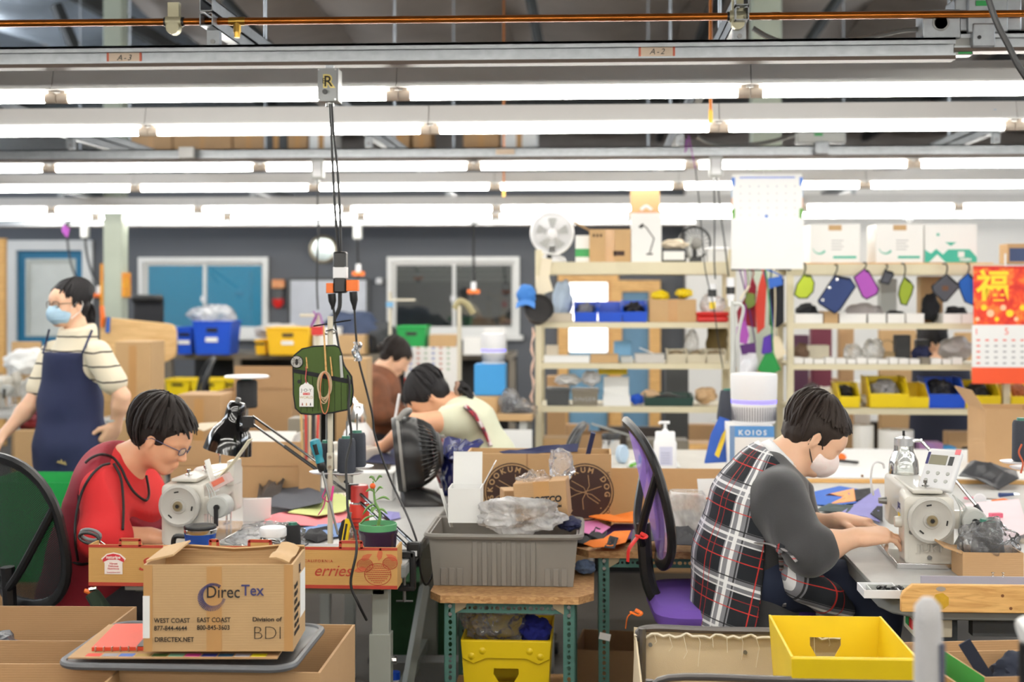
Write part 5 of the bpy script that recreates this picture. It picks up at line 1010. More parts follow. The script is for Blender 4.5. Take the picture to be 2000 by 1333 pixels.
# ---------------------------------------------------------------- purple chair + canvas cart + yellow bin
NETP = m_net('purple_net',(150,112,206),300.,.3)
pc = office_chair('black framed office chair with purple mesh back and purple seat',(XA(1268,4.42)+.24,4.42,0),3,NETP,PURF,.625,bh=.43,bw=.40,bo=.09)
YR = 4.22
for pts,m_,lab in (([P(1248,1046,YR),P(1236,1062,YR-.02),P(1228,1075,YR-.02),P(1226,1098,YR-.02)],RED,'red ribbon tied on the purple chair back'),([P(1238,1196,YR),P(1226,1206,YR),P(1222,1228,YR)],ORANGE,'orange ribbon tied at the foot of the chair back')): 
    one('tied_ribbon',lab,'ribbon',MB().tube(spline(pts,5),.008,6,flat=.25).tube(spline([pts[0]+Vector((-.01,.0,0)),pts[0]+Vector((.012,-.012,-.008)),pts[0]+Vector((.022,0,-.004)),pts[0]+Vector((.005,.01,.004))],4),.006,6,flat=.5),m_)
CANV = mat('beige_canvas',(214,196,164),.9,0,.1,vs=6,bump=.4,bs=700); TUBE_S = mat('cart_tube',(104,100,98),.4,.6,.1)
yc = 3.5; ct = thing('canvas_cart','beige canvas sided cart with grey tube rails','cart',(XA(1450,yc),3.3,0)); x0,x1 = XA(1238,yc)-ct.location.x,XA(1695,yc)-ct.location.x; zt = ZA(1228,yc,1380)
part('rear_canvas',MB().sheet(14,8,lambda u,v: Vector((x0+(x1-x0)*u,.2-.004*math.sin(u*14)-.01*math.sin(v*PI),.12+(zt-.12)*v-.006*abs(math.sin(u*9))*(v > .95))),.004),CANV,ct); part('side_canvas',MB().sheet(8,8,lambda u,v: Vector((x0+.004*math.sin(v*7),.2-.45*u,.12+(zt-.14)*v)),.004),CANV,ct)
part('rear_rail',MB().tube(spline([(x0+.01,.19,zt-.03),(x0+.03,.19,zt),(x0+.2,.19,zt-.002),(x1,.19,zt-.002)],5),.009,8),TUBE_S,ct); zf = ZA(1331,2.98,1350); part('front_rail',MB().tube(spline([(x0+.02,-.28,zf-.05),(x0+.06,-.3,zf),(x0+.3,-.3,zf),(x1,-.3,zf)],5),.008,8),TUBE_S,ct)
part('canvas_hem',MB().tube([(x0+(x1-x0)*k/40,.186,zt-.016+.004*math.sin(k*2.3)+.003*math.sin(k*5.1)) for k in range(41)],.004,5),mat('frayed_hem',(232,222,200),.95),ct)
for k in range(14): part('frayed_thread',MB().tube([(x0+.05+.035*k,.183,zt-.014),(x0+.055+.035*k+.004*math.sin(k),.181,zt-.03-.012*(k % 3)),(x0+.05+.035*k,.182,zt-.035-.018*(k % 4))],.0009,4),mat('frayed_hem',(232,222,200),.95),ct)
for (x,z) in ((.04,-.04),(.04,-.2),(.27,-.055)): part('rivet',MB().cyl((x0+x,.192,zt+z),(x0+x,.187,zt+z),.005,n=10),STEEL,ct)
part('cart_floor',MB().box((x0,-.3,.30),(x1,.2,.315)),CHIP,ct)
for x in (x0+.02,x1-.02):
    for y in (-.28,.18): part('post',MB().cyl((x,y,.08),(x,y,zf-.01),.009,n=8),TUBE_S,ct); part('caster',MB().cyl((x-.012,y,.045),(x+.012,y,.045),.045,n=14),BLKR,ct)
bx = (XA(1560,3.0)+XA(1787,3.0))/2
corr_bin('large yellow corrugated plastic bin in the cart at lower right',(bx-.005,3.19,.3165),.20,.30,.472,.262,.385,slot_w=.072,slot_z=.405)
# ---------------------------------------------------------------- RIGHT STATION (woman in plaid)
ZR = .78; rt = thing('sewing_table','grey laminate sewing table of the woman in plaid','table',(1.3,4.25,0))
def rp(o_): return [(.73+o_-1.3,5.85-4.25),(.73+o_-1.3,3.72-4.25),(.75+o_-1.3,3.65-4.25),(.80-1.3,3.60+o_-4.25),(.86-1.3,3.585+o_-4.25),(2.1-1.3,3.585+o_-4.25),(2.1-1.3,5.85-4.25)]
part('table_top',MB().plate(rp(0),ZR-.004,ZR),TABLEG,rt); part('table_edge',MB().plate(rp(-.002),ZR-.046,ZR-.004),EDGEG,rt,bev=.005); part('apron',MB().box((-.35,-.60,ZR-.10),(.8,-.56,ZR-.046)),DGREY,rt)
for (x,y) in ((XA(1850,3.75)-1.3,-.5),(.7,-.5),(-.45,1.5),(.7,1.5)): part('leg',MB().box((x-.022,y-.02,0),(x+.022,y+.02,ZR-.05)),mat('bluegrey_leg',(92,102,110),.5),rt,bev=.003)
sb_ = part('switch_housing',MB().box((-.50,-.62,ZR-.10),(-.405,-.50,ZR-.047)),mat('switch_cream',(214,206,184),.5),rt,bev=.003)
part('red_button',MB().box((-.503,-.61,ZR-.083),(-.4995,-.575,ZR-.06)),RED,sb_); part('green_button',MB().box((-.503,-.57,ZR-.083),(-.4995,-.535,ZR-.06)),GREENP,sb_)
bd = thing('wooden_ledge','pine board ledge fixed along the near edge of the right table','board',(XA(1757,3.575),3.565,ZR-.02)); Lb = .75
part('board',MB().prism([(0,0),(Lb,0),(Lb,.068),(.028,.068),(.006,.05),(0,.035)],-.010,.008),PINE,bd,bev=.002)
part('gold_sticker',MB().cyl((.096,-.011,.028),(.096,-.0105,.028),.021,n=7),mat('gold_sticker',(222,176,50),.4,0,.2,60),bd); part('worn_spot',MB().lathe([(0,0),(.012,0)],12,T(.096,-.0105,.058) @ R('X',90) @ SC(1,.5,1),False),mat('worn_grey',(170,160,150),.7),bd)
for (x,z,r_) in ((.245,.043,.004),(.265,.012,.004),(.07,.022,.0025),(.4,.05,.005)): part('knot',MB().cyl((x,-.0104,z),(x,-.0098,z),r_,n=10),mat('wood_knot',(120,74,36),.7),bd)
rm = sewing_machine('white industrial sewing machine with control panel before the woman in plaid',(XA(1817,3.99),3.97,ZR+.012),-2,'JUKI',True)
# table tray with black bits
ty = thing('parts_tray','grey plastic channel tray with buckles beside the pine ledge','tray',(XA(1880,3.68),3.66,ZR+.001)); part('channel',MB().open_box(.48,.07,.018,.003),LGREY,ty); part('back_fence',MB().box((-.10,.04,0),(.3,.046,.04)),mat('lavender_grey',(176,174,188),.5),ty); part('corner_tray',MB().open_box(.09,.10,.02,.003,M=T(-.215,.0,.0)),WPLA,ty)
for k in range(22):
    x = -.2+.02*k+rnd.uniform(-.006,.006); mm = rnd.choice([BLACK,BLACK,BLACK,mat('black_vinyl',(44,45,50),.4),RED,WPLA]) if k % 5 == 2 else BLACK
    one('buckle',('%s plastic buckle bit in the channel tray, %s along from the left' % ('red' if mm is RED else 'white' if mm is WPLA else 'black',ORD[min(k,17)])) if k < 18 else 'black plastic buckle bit at the right end of the channel tray','buckle',MB().blob((XA(1880,3.68)+x,3.655+rnd.uniform(-.012,.012),ZR+.016),(.013,.012,.008),k,.35,2.5,2),mm,'buckles in the channel tray')
# glass lamp behind machine
gl = thing('machine_lamp','clear bell shaped work lamp with chrome arm behind the white machine','lamp',(XA(1765,4.4),4.40,ZR)); zl = ZA(925,4.4,1765)-ZR
part('bell',MB().lathe([(.028,zl+.105),(.029,zl+.07),(.033,zl+.06),(.042,zl+.04),(.045,zl+.01),(.045,zl),(.043,zl),(.043,zl+.01),(.04,zl+.038),(.026,zl+.066),(.026,zl+.1)],28,None,False),GLASS,gl); part('lamp_collar',MB().lathe([(.0,zl+.115),(.01,zl+.114),(.028,zl+.108),(.029,zl+.085),(.0,zl+.08)],24),mat('frosted_cap',(206,208,210),.2,.4),gl); part('switch',MB().cyl((0,0,zl+.115),(0,0,zl+.13),.004,n=8),BLACK,gl)
part('bulb',MB().lathe([(0,zl+.012),(.014,zl+.016),(.02,zl+.035),(.012,zl+.065)],16),WPLA,gl)
part('arm',MB().tube(spline([(.02,0,zl+.095),(.045,0,zl+.10),(.07,-.01,zl+.08),(.20,-.06,zl-.085)],6),.0055,8),CHROME,gl); part('arm_tip',MB().tube([(.20,-.06,zl-.085),(.215,-.065,zl-.11)],.008,8),BLACK,gl); part('arm_clamp',MB().cyl((.215,-.065,0),(.215,-.065,zl-.11),.006,n=8),BLACK,gl)
one('cable_tube','soft white tube looping over the white machine head','tube',MB().tube(spline([P(1706,968,4.38),P(1701,940,4.38),P(1704,912,4.38),P(1712,903,4.4),P(1724,906,4.42),P(1727,916,4.42)],5),.0035,8),WPLA)
# right side clutter
cb = carton('small notched brown carton on the right table holding a bagged cone',(XA(1940,3.86),3.92,ZR+.001),.16,.12,.072,0,CARD,[('l',.05,20)],True,False); 
cone_spool('black thread cone lying in a plastic bag on the small carton',(XA(1925,3.95),3.93,ZR+.045),mat('black_thread',(30,30,32),.8,0,.1),h=.10,r0=.045,r1=.035)
one('plastic_bag','clear plastic bag around the cone on the right table','plastic bag',MB().blob((XA(1930,3.92),3.92,ZR+.09),(.075,.06,.065),17,.28,2,4),BAG)
for u in (1940,1960): one('push_pin','clear push pin standing on the grey fence, %s' % ('left one' if u < 1950 else 'right one'),'pin',MB().lathe([(.004,0),(.002,.003),(.0018,.008),(.005,.010),(0,.011)],10,T(XA(u,3.7),3.703,ZR+.041)),GLASS,'push pins')
def rz_(u,v,z=ZR+.003): return G(u,v,z)
for i,(pts,m_,lab) in enumerate((([(1585,985),(1590,962),(1640,952),(1690,958),(1672,985),(1620,990)],BLUF,'blue cut fabric pieces on the table behind the hands'),([(1612,968),(1668,957),(1672,980),(1622,985),(1650,976),(1655,968)],mat('peach_fabric',(244,168,112),.85,0,.05),'peach cut fabric piece over the blue pieces'),([(1668,958),(1700,956),(1702,972),(1672,980)],BLKF,'black pouch ends beside the peach fabric'),([(1590,1000),(1620,985),(1672,990),(1655,1004)],mat('dark_green_felt',(60,74,74),.9),'dark green felt pieces behind the hands'),([(1640,1006),(1670,985),(1716,955),(1724,985),(1718,1020),(1690,1012)],LAVF,'lavender fabric sheet behind the machine'),([(1700,1006),(1712,990),(1724,992),(1724,1020)],BLKF,'black cut tab on the lavender sheet'),([(1860,1012),(1885,985),(1990,978),(2010,1040),(1960,1060),(1890,1040)],mat('pink_white_paper',(240,214,218),.8,0,.05),'pale pink pattern sheet at the right end of the table'))):
    fabric(lab,[rz_(u,v,ZR+.004+.003*i) for u,v in pts],m_,seed=i+4,amp=.008)
o = thing('wooden_fence','pine fence board along the back of the right table','board',(1.2,5.78,ZR)); part('board',MB().box((XA(1490,5.78)-1.2,0,0),(XA(2080,5.78)-1.2,.02,ZA(937,5.78,1700)-ZR)),PINE,o,bev=.002); part('knot',MB().cyl((XA(1684,5.78)-1.2,-.001,.03),(XA(1684,5.78)-1.2,.0,.03),.006,n=10),mat('wood_knot',(120,74,36),.7),o)
fabric('black coated fabric draped over the pine fence',[P(1872,930,5.7),P(1895,914,5.8),P(1935,912,5.82),P(1985,922,5.8),P(1990,948,5.65),P(1950,958,5.6),P(1905,940,5.65)],mat('black_vinyl',(44,45,50),.4),seed=5,amp=.04,t=.003)
o = thing('rotary_cutter','orange and white rotary cutter lying on the right table','cutter',rz_(1935,990),10); part('handle',MB().tube([(0,0,.012),(.05,0,.016),(.075,0,.014)],[.011,.013,.008],10),ORANGE,o); part('head_guard',MB().tube([(-.05,0,.012),(0,0,.012)],[.012,.012],10),WPLA,o); part('wheel_blade',MB().lathe([(.012,-.003),(.024,-.003),(.026,0),(.024,.003),(.012,.003)],18,T(-.045,-.01,.022) @ R('X',80)),WPLA,o)
o = thing('pink_scissors','pink handled snips lying on the right table','scissors',rz_(1895,978),-10)
for k in (0,1): part('handle',MB().tube([(.02*math.cos(a)+.03*k,.014*math.sin(a),.008) for a in [2*PI*q/14 for q in range(15)]],.004,6),mat('pink_plastic',(232,110,136),.4),o)
part('blade',MB().tube([(.05,0,.007),(.1,.01,.006)],[.006,.002],6,flat=.5),CHROME,o)
o = thing('blue_snips','blue handled pliers lying by the pine fence','pliers',rz_(1970,972),20); part('handle',MB().tube([(-.04,0,.01),(.02,.0,.01)],[.009,.006],8),mat('dark_blue_handle',(34,60,116),.4),o); part('jaw',MB().tube([(.02,0,.01),(.05,.006,.008)],[.006,.002],6),CHROME,o)
one('pink_eraser','pink chalk wedge on the pattern sheet','chalk',MB().box((-.022,-.01,0),(.022,.01,.016),T(*rz_(1945,1012,ZR+.03)) @ R('Z',15)),mat('pink_plastic',(232,110,136),.4),bev=.003)
ts = thing('thread_stand','thread stand with white discs at the right picture edge','thread stand',(XA(2010,4.45),4.45,ZR)); part('pole',MB().cyl((0,0,0),(0,0,.36),.008,n=10),CRM,ts); part('foot',MB().lathe([(.035,0),(.035,.006),(.01,.012)],18),CRM,ts); zd = ZA(906,4.45,1985)-ZR
for (x,dz) in ((-.03,0),(.0,-.018)): part('spool_disc',MB().lathe([(.0,0),(.045,.0),(.052,.004),(.052,.006),(0,.003)],24,T(x,.02,zd+dz)),WPLA,ts)
cone_spool('black thread cone at the right picture edge',(XA(2010,4.45)-.016,4.47,ZR+zd+.006),DKT,h=.125,r0=.03,r1=.027)
cord('thread_tangle','red orange thread tangle hanging at the right picture edge',[P(1996,868,4.4),P(1990,885,4.4),P(1998,905,4.4),P(1994,925,4.4)],.003,mat('thread_rust',(196,92,60),.8))
cord('cable_bundle','grey cables behind the white machine body',[P(1862,1070,4.1),P(1874,1050,4.1),P(1884,1030,4.12),P(1880,1080,4.12),P(1890,1108,4.1)],.004,GREYP); cord('cable_bundle','black cable loop behind the white machine body',[P(1857,1085,4.08),P(1870,1082,4.08),P(1882,1100,4.08),P(1888,1112,4.06)],.004)
# lower right cartons, soft foreground post
rc = carton('open brown carton at the lower right corner',(XA(1960,3.1)+.05,3.2,0),.40,.36,.735,8,CARD,[],True,False,t=.006)
gb = thing('green_box','open green sided box inside the lower right carton','box',(XA(1968,3.2)+.02,3.2,.60),8); part('body',MB().open_box(.24,.22,.13,.004),CARD,gb); part('green_side',MB().box((-.1215,-.11,0),(-.1202,.11,.13)),mat('bright_green_card',(70,176,80),.6),gb)
one('fabric_bundle','dark blue denim strips inside the green sided box','fabric',MB().blob((XA(1985,3.2)+.02,3.2,.70),(.07,.07,.05),5,.35),mat('dark_denim',(34,40,56),.9))
one('belt_strip','dark blue webbing strip leaning in the green sided box','strap',MB().box((-.014,-.003,0),(.014,.003,.17),T(XA(1955,3.2),3.16,.64) @ R('Y',-32)),mat('dark_denim',(34,40,56),.9))
yp_ = 2.0; o = thing('padded_post','out of focus post wrapped in grey and white flannel','post',(XA(1812,yp_),yp_,0)); zt_ = ZA(1168,yp_,1812)
FLAN = mat('flannel_wrap',(206,204,204),.95,0,.12,25,bump=.6,bs=200)
part('sleeve',MB().tube([(-.006+.01*k/14,0,zt_*k/14) for k in range(13)]+[(.0,0,zt_-.03),(.0,0,zt_-.012),(0,0,zt_)],[.027-.0006*k+.0015*math.sin(k*1.7) for k in range(13)]+[.019,.018,.008],16),FLAN,o); part('dark_stripe',MB().tube([(.012+.004*k/10,-.0135,.6+(zt_-.66)*k/10) for k in range(11)],.0075,8,flat=.7),mat('flannel_stripe',(92,96,112),.95),o); part('foot_plate',MB().lathe([(.12,0),(.12,.012),(.03,.02)],24),BLACK,o)
o = thing('tape_roll','out of focus white roll at the right picture edge','roll',(XA(2003,2.1),2.1,ZA(1250,2.1,2000)-.035)); part('roll',MB().lathe([(.012,0),(.034,0),(.036,.006),(.036,.05),(.03,.06),(.012,.06)],24,T(0,0,.03) @ R('Y',70)),PAPER,o); part('roll_holder',MB().cyl((0,0,-.95),(0,0,.03),.01,n=10),BLACK,o)

# ================================================================== SHELVING RACKS
def rack(label,u0,u1,Y,d,shelves,top,cat='shelving rack'):
    x0,x1 = XA(u0,Y),XA(u1,Y); cx = (x0+x1)/2; o = thing('shelving_rack',label,cat,(cx,Y+d/2,0)); w = (x1-x0)/2
    zt = ZA(top,Y,(u0+u1)/2)
    for sx in (-1,1):
        for sy in (-1,1): part('post',MB().box((sx*w-.018,sy*d/2-.018,0),(sx*w+.018,sy*d/2+.018,zt)),BEIGE,o,bev=.002)
    for (v0,v1) in shelves:
        za,zb = ZA(v0,Y,(u0+u1)/2),ZA(v1,Y,(u0+u1)/2); sh = part('shelf',MB().box((-w,-d/2,za-.012),(w,d/2,za)),BEIGE,o)
        part('front_beam',MB().box((-w+.018,-d/2-.012,zb),(w-.018,-d/2,za)),BEIGE,sh); part('back_beam',MB().box((-w+.018,d/2,zb),(w-.018,d/2+.012,za)),BEIGE,sh)
    return o
R1Y,R1D = 7.85,.42; R2Y = 7.75
SH1 = [(512,536),(630,641),(710,721),(794,806),(893,905)]; SH2 = [(516,537),(632,643),(712,723),(797,810),(900,912)]
rack('beige steel shelving rack with desk fan on top',1052,1430,R1Y,R1D,SH1,488); rack('beige steel shelving rack with white cartons on top',1543,1965,R2Y,R1D,SH2,520)
one('shelf_plank','thin wooden plank under the white cartons on the right rack','plank',MB().box((XA(1560,R2Y),R2Y,ZA(516,R2Y,1750)+.0005),(XA(1940,R2Y),R2Y+.35,ZA(514.2,R2Y,1750)+.0015)),PINE)
def item(name,label,cat,u0,u1,v0,v1,Y,d=.2,m=CARD,parts=None,rz=0,group=None):
    c = thing(name,label,cat,(XA((u0+u1)/2,Y),Y+d/2,ZA(v1,Y,(u0+u1)/2)),rz,group); w = XA(u1,Y)-XA(u0,Y); h = ZA(v0,Y,(u0+u1)/2)-ZA(v1,Y,(u0+u1)/2); return c,w,h
def shelf_z(v,Y): return ZA(v,Y,1240 if Y > 7.8 else 1750)
# --- desk fan on rack 1
YT = R1Y+.12; ft = thing('desk_fan','white desk fan with round grille on top of the middle rack','fan',(XA(1078,YT),YT+.08,shelf_z(512,R1Y))); zc_ = ZA(456,YT,1080)-ft.location.z; r_ = 42*YT/F
part('base',MB().lathe([(.075,0),(.08,.01),(.07,.03),(.03,.05)],24),WPLA,ft); part('neck',MB().box((-.03,-.01,.03),(.03,.04,zc_-.06)),WPLA,ft,bev=.01); part('control',MB().box((-.03,-.075,.012),(.0,-.06,.045)),BLACK,ft,bev=.004)
part('outer_ring',MB().lathe([(r_-.012,0),(r_,-.012),(r_+.004,0),(r_,.03),(r_-.012,.03),(r_-.012,0)],40,T(0,-.04,zc_) @ R('X',90),False),WPLA,ft); part('back_shell',MB().lathe([(r_-.004,-.03),(r_*.8,-.07),(.04,-.09),(0,-.09)],32,T(0,-.04,zc_) @ R('X',90)),WPLA,ft)
for k in range(36):
    a = 2*PI*k/36; part('grille_spoke',MB().tube([(q*math.cos(a+.9*(1-q/r_)),-.055-.012*(1-q/r_),zc_+q*math.sin(a+.9*(1-q/r_))) for q in (.03,.05,.075,.1,r_-.006)],.0017,4),WPLA,ft)
part('grille_hub',MB().lathe([(0,.004),(.024,.003),(.03,-.004)],20,T(0,-.068,zc_) @ R('X',90)),WPLA,ft)
for k in range(5):
    a = 2*PI*k/5; part('fan_blade',MB().sheet(3,3,lambda u,v: Vector(((.02+.07*u)*math.cos(a+.6*v),-.035+.012*v,zc_+(.02+.07*u)*math.sin(a+.6*v))),.002),LGREY,ft)
def rbox(label,u0,u1,v0,v1,Y,d,m,name='carton',cat='carton',open_=False,flaps=None,tape=False,rz=0,on=None,group=None):
    z0 = on if on is not None else ZA(v1,Y,(u0+u1)/2); return carton(label,(XA((u0+u1)/2,Y),Y+d/2,z0),XA(u1,Y)-XA(u0,Y),d,ZA(v0,Y,(u0+u1)/2)-z0,rz,m,flaps,open_,tape,t=.004,name=name,cat=cat,group=group)
zT1 = shelf_z(512,R1Y)+.0008; zT2 = [shelf_z(a,R1Y)+.0008 for a,b in SH1]; zU2 = [shelf_z(a,R2Y)+.0008 for a,b in SH2]
o = rbox('white and green milk style carton beside the desk fan',1124,1152,460,511,R1Y+.1,.08,PAPER,'box','box',on=zT1); w_ = 28*7.95/F/2; part('green_band',MB().box((-w_-.001,-.0412,.03),(w_+.001,-.0402,.075)),GREENP,o)
o = rbox('brown carton with half open flaps on top of the middle rack',1151,1232,448,511,R1Y+.06,.2,CARD2,on=zT1,open_=True,flaps=[('l',.10,28),('r',.10,28)],tape=True)
for k,(x,z) in enumerate(((.03,.05),(.06,.05))): part('print_mark',MB().box((x-.012,-.1012,z-.015),(x+.02,-.1003,z+.012)),INKBR,o)
for x in (-.09,-.07,-.05): part('print_mark',MB().box((x-.005,-.1012,.14),(x+.005,-.1003,.155)),INKBR,o)
o = rbox('tall white lamp carton with desk lamp picture and raised brown flap',1233,1292,416,511,R1Y+.05,.14,PAPER,'printed_carton','carton',on=zT1,open_=True); hh = ZA(368,R1Y+.05,1260)-zT1
part('raised_flap',MB().box((-.085,.064,.24),(.08,.068,hh)),CARD2,o); part('lamp_picture',MB().tube([(-.02,-.072,.205),(.0,-.072,.19),(.042,-.072,.13),(.018,-.072,.05)],.003,4),INK,o); part('lamp_picture_shade',MB().prism([(-.045,.195),(-.02,.215),(-.012,.2),(-.03,.185)],-.0722,-.0712),INK,o); part('lamp_picture_base',MB().box((.0,-.0722,.04),(.035,-.0712,.048)),INK,o); text(o,'OFFICE LAMP',.018,(0,-.0716,.275),mat('pale_red_ink',(226,150,140),.7)); part('carry_grip',MB().tube(spline([(-.03,-.05,.29),(0,-.05,.31),(.03,-.05,.29)],4),.01,6),WPLA,o)
o,w,h = item('radio','black radio with white front label on the middle rack','radio',1292,1341,485,511,R1Y+.08,.12); o.location.z = zT1; part('case',MB().box((-w/2,-.06,0),(w/2,.06,h)),BLACK,o,bev=.006); part('front_label',MB().box((-w/2+.01,-.0625,.012),(w/2-.012,-.06,h-.014)),PAPER,o); one('paper_bag','small crumpled paper bag on the black radio','bag',MB().blob((XA(1318,R1Y+.14),R1Y+.14,zT1+h+.026),(.07,.04,.028),6,.3,2,3,.8),mat('pale_kraft',(214,200,176),.8))
o,w,h = item('desk_fan','black desk fan seen from behind on the middle rack','fan',1325,1391,436,508,R1Y+.16,.12); o.location.z = zT1; r2 = w/2; zc2 = h-r2
part('ring',MB().lathe([(r2-.012,-.02),(r2,-.01),(r2,.015),(r2-.012,.02),(r2-.012,-.02)],32,T(0,0,zc2) @ R('X',90),False),BLACK,o); part('motor',MB().lathe([(0,.05),(.03,.048),(.036,.0)],18,T(.01,0,zc2) @ R('X',90)),GREYP,o); part('stand',MB().box((-.03,-.03,0),(.04,.03,.03)).box((-.012,.0,.02),(.014,.02,zc2)),BLACK,o,bev=.006); part('yoke',MB().tube(spline([(-.03,-.03,.02),(-.04,-.045,.07),(-.02,-.05,zc2+.03)],4),.008,6),LGREY,o)
for k in range(20):
    a = 2*PI*k/20; part('grille_spoke',MB().tube([(.03*math.cos(a),-.04,zc2+.03*math.sin(a)),((r2-.006)*math.cos(a+.3),-.012,zc2+(r2-.006)*math.sin(a+.3))],.002,4),BLACK,o)
o,w,h = item('plastic_tub','white lidded plastic tub on the right end of the middle rack','tub',1381,1424,482,511,R1Y+.06,.14); o.location.z = zT1; part('tub',MB().open_box(w*.85,.12,h*.75,.004,w*.95,.13),WPLA,o); part('lid',MB().box((-w/2,-.07,h*.74),(w/2,.07,h)),WPLA,o,bev=.01)
# --- stacking bins
def hopper(label,u0,u1,v0,v1,Y,m,d=.22,on=None,group='open stacking bins',low=.5,fill=None):
    o,w,h = item('stacking_bin',label,'bin',u0,u1,v0,v1,Y,d,group=group)
    if on is not None: h += o.location.z-on; o.location.z = on
    b = MB(); t_ = .004; w2 = w/2
    side = [(-d/2,0),(d/2,0),(d/2,h),(-d/2+d*.35,h),(-d/2+.0,h*low+.0),(-d/2,h*low)]
    for sx in (-1,1): b.prism([(y,z) for y,z in side],sx*w2-(t_ if sx > 0 else 0),sx*w2+(0 if sx > 0 else t_),R('Z',90) @ SC(1,-1,1))
    b.box((-w2,-d/2,0),(w2,d/2,t_)).box((-w2,d/2-t_,0),(w2,d/2,h)); part('shell',b,m,o)
    part('front_lip',MB().prism([(-w2,0),(w2,0),(w2*1.05,h*low),(-w2*1.05,h*low)],-t_,t_,T(0,-d/2,0) @ R('X',8)),m,o,bev=.003); part('rim',MB().tube([(-w2,d/2,h),(-w2,-d/2+d*.35,h),(-w2,-d/2,h*low)],.005,6),m,o); part('rim',MB().tube([(w2,d/2,h),(w2,-d/2+d*.35,h),(w2,-d/2,h*low)],.005,6),m,o)
    if fill: part('bin_contents',MB().blob((0,.02,h*.5),(w*.4,d*.36,h*.42),int(u0) % 17,.3,2.2,3),fill,o)
    return o
DARKB = mat('dark_bits',(40,40,46),.6,0,.3,40)
hopper('blue stacking bin with grey scraps, left of three on the middle rack',1122,1166,590,629,R1Y,BLUB,on=zT2[1],fill=mat('grey_scraps',(130,130,140),.8)); hopper('empty blue stacking bin, middle of three on the middle rack',1169,1214,590,629,R1Y,BLUB,on=zT2[1]); hopper('blue stacking bin with black rolls, right of three on the middle rack',1216,1263,588,629,R1Y,BLUB,on=zT2[1],fill=DARKB)
rbox('tan carton with yellow pouches on the middle rack second shelf',1268,1360,585,629,R1Y+.02,.2,CARD2,open_=True,tape=True,on=zT2[1])
for (u,v,ry,lab) in ((1290,578,20,'yellow and blue pouch lying over the tan carton'),(1336,573,-12,'bright yellow folded cloth over the tan carton')): one('yellow_pouch',lab,'pouch',MB().blob((XA(u,R1Y+.1),R1Y+.1,ZA(v,R1Y+.1,u)),(.05,.04,.028),int(u),.2,1.6,3),YELB)
o,w,h = item('red_case','flat red plastic case on the middle rack second shelf','case',1361,1423,609,629,R1Y,.15); o.location.z = zT2[1]; part('case',MB().box((-w/2,-.075,0),(w/2,.075,h*.62)),RED,o,bev=.012); part('lid',MB().box((-w/2-.004,-.08,h*.62),(w/2+.004,.08,h)),RED,o,bev=.01)
one('white_bag','tied white carrier bag on the red case','bag',MB().blob((XA(1392,R1Y+.08),R1Y+.08,zT2[1]+.10),(.07,.05,.05),12,.3,1.8,3),BAGW)
one('plastic_bag','clear bag of pale blue stuffing left of the blue bins','plastic bag',MB().blob((XA(1098,R1Y+.12),R1Y+.14,zT2[1]+.105),(.055,.06,.105),15,.25,1.6,3),mat('pale_blue_stuffing',(186,204,226),.6,0,.1)); rbox('low beige box at the left of the second rack shelf',1066,1118,612,629,R1Y+.02,.16,mat('pale_card',(216,204,184),.8),'box','box',on=zT2[1])
# shelf 3
for (u0,u1,v0,m_,lab) in ((1062,1151,696,PAPER,'long white flat box on the third rack shelf'),(1153,1208,693,CARD2,'flat tan box on the third rack shelf'),(1066,1090,676,mat('pale_card',(216,204,184),.8),'small upright beige box behind the long white box'),(1212,1236,697,LGREY,'little grey tray on the third rack shelf'),(1240,1298,692,mat('pale_grey_box',(206,202,196),.7),'pale grey pattern boxes on the third rack shelf')):
    rbox(lab,u0,u1,v0,709,R1Y+(.0 if v0 > 680 else .2),.14,m_,'box','box',on=zT2[2])
one('tilted_sheet','white stiff sheet tilted over the pale grey boxes','sheet',MB().box((-.07,-.03,0),(.07,.05,.004),T(*P(1272,690,R1Y+.06)) @ R('Y',22)),PAPER)
for i,(u0,u1) in enumerate(((1303,1340),(1342,1378),(1380,1417))): hopper('beige stacking bin, %s of three on the third rack shelf' % ('left','middle','right')[i],u0,u1,684,709,R1Y,mat('beige_plastic',(214,204,178),.5),d=.14,on=zT2[2],fill=mat('tan_bits',(170,150,120),.8,0,.3,50),low=.7)
one('plastic_bag','milky plastic bag slumped in the beige bins','plastic bag',MB().blob((XA(1352,R1Y+.1),R1Y+.12,zT2[2]+.105),(.035,.04,.085),22,.3,2,3),BAGW)
one('fabric_bundle','olive brown cloth behind the beige bins','fabric',MB().blob((XA(1400,R1Y+.25),R1Y+.25,zT2[2]+.11),(.06,.05,.11),2,.2),mat('olive_brown',(110,92,52),.85))
one('blue_pouch','pale blue pouch propped on the third rack shelf','pouch',MB().box((-.05,-.012,0),(.05,.012,.115),T(XA(1216,R1Y+.2),R1Y+.22,zT2[2])),mat('pale_blue_pouch',(124,176,216),.7),bev=.01)
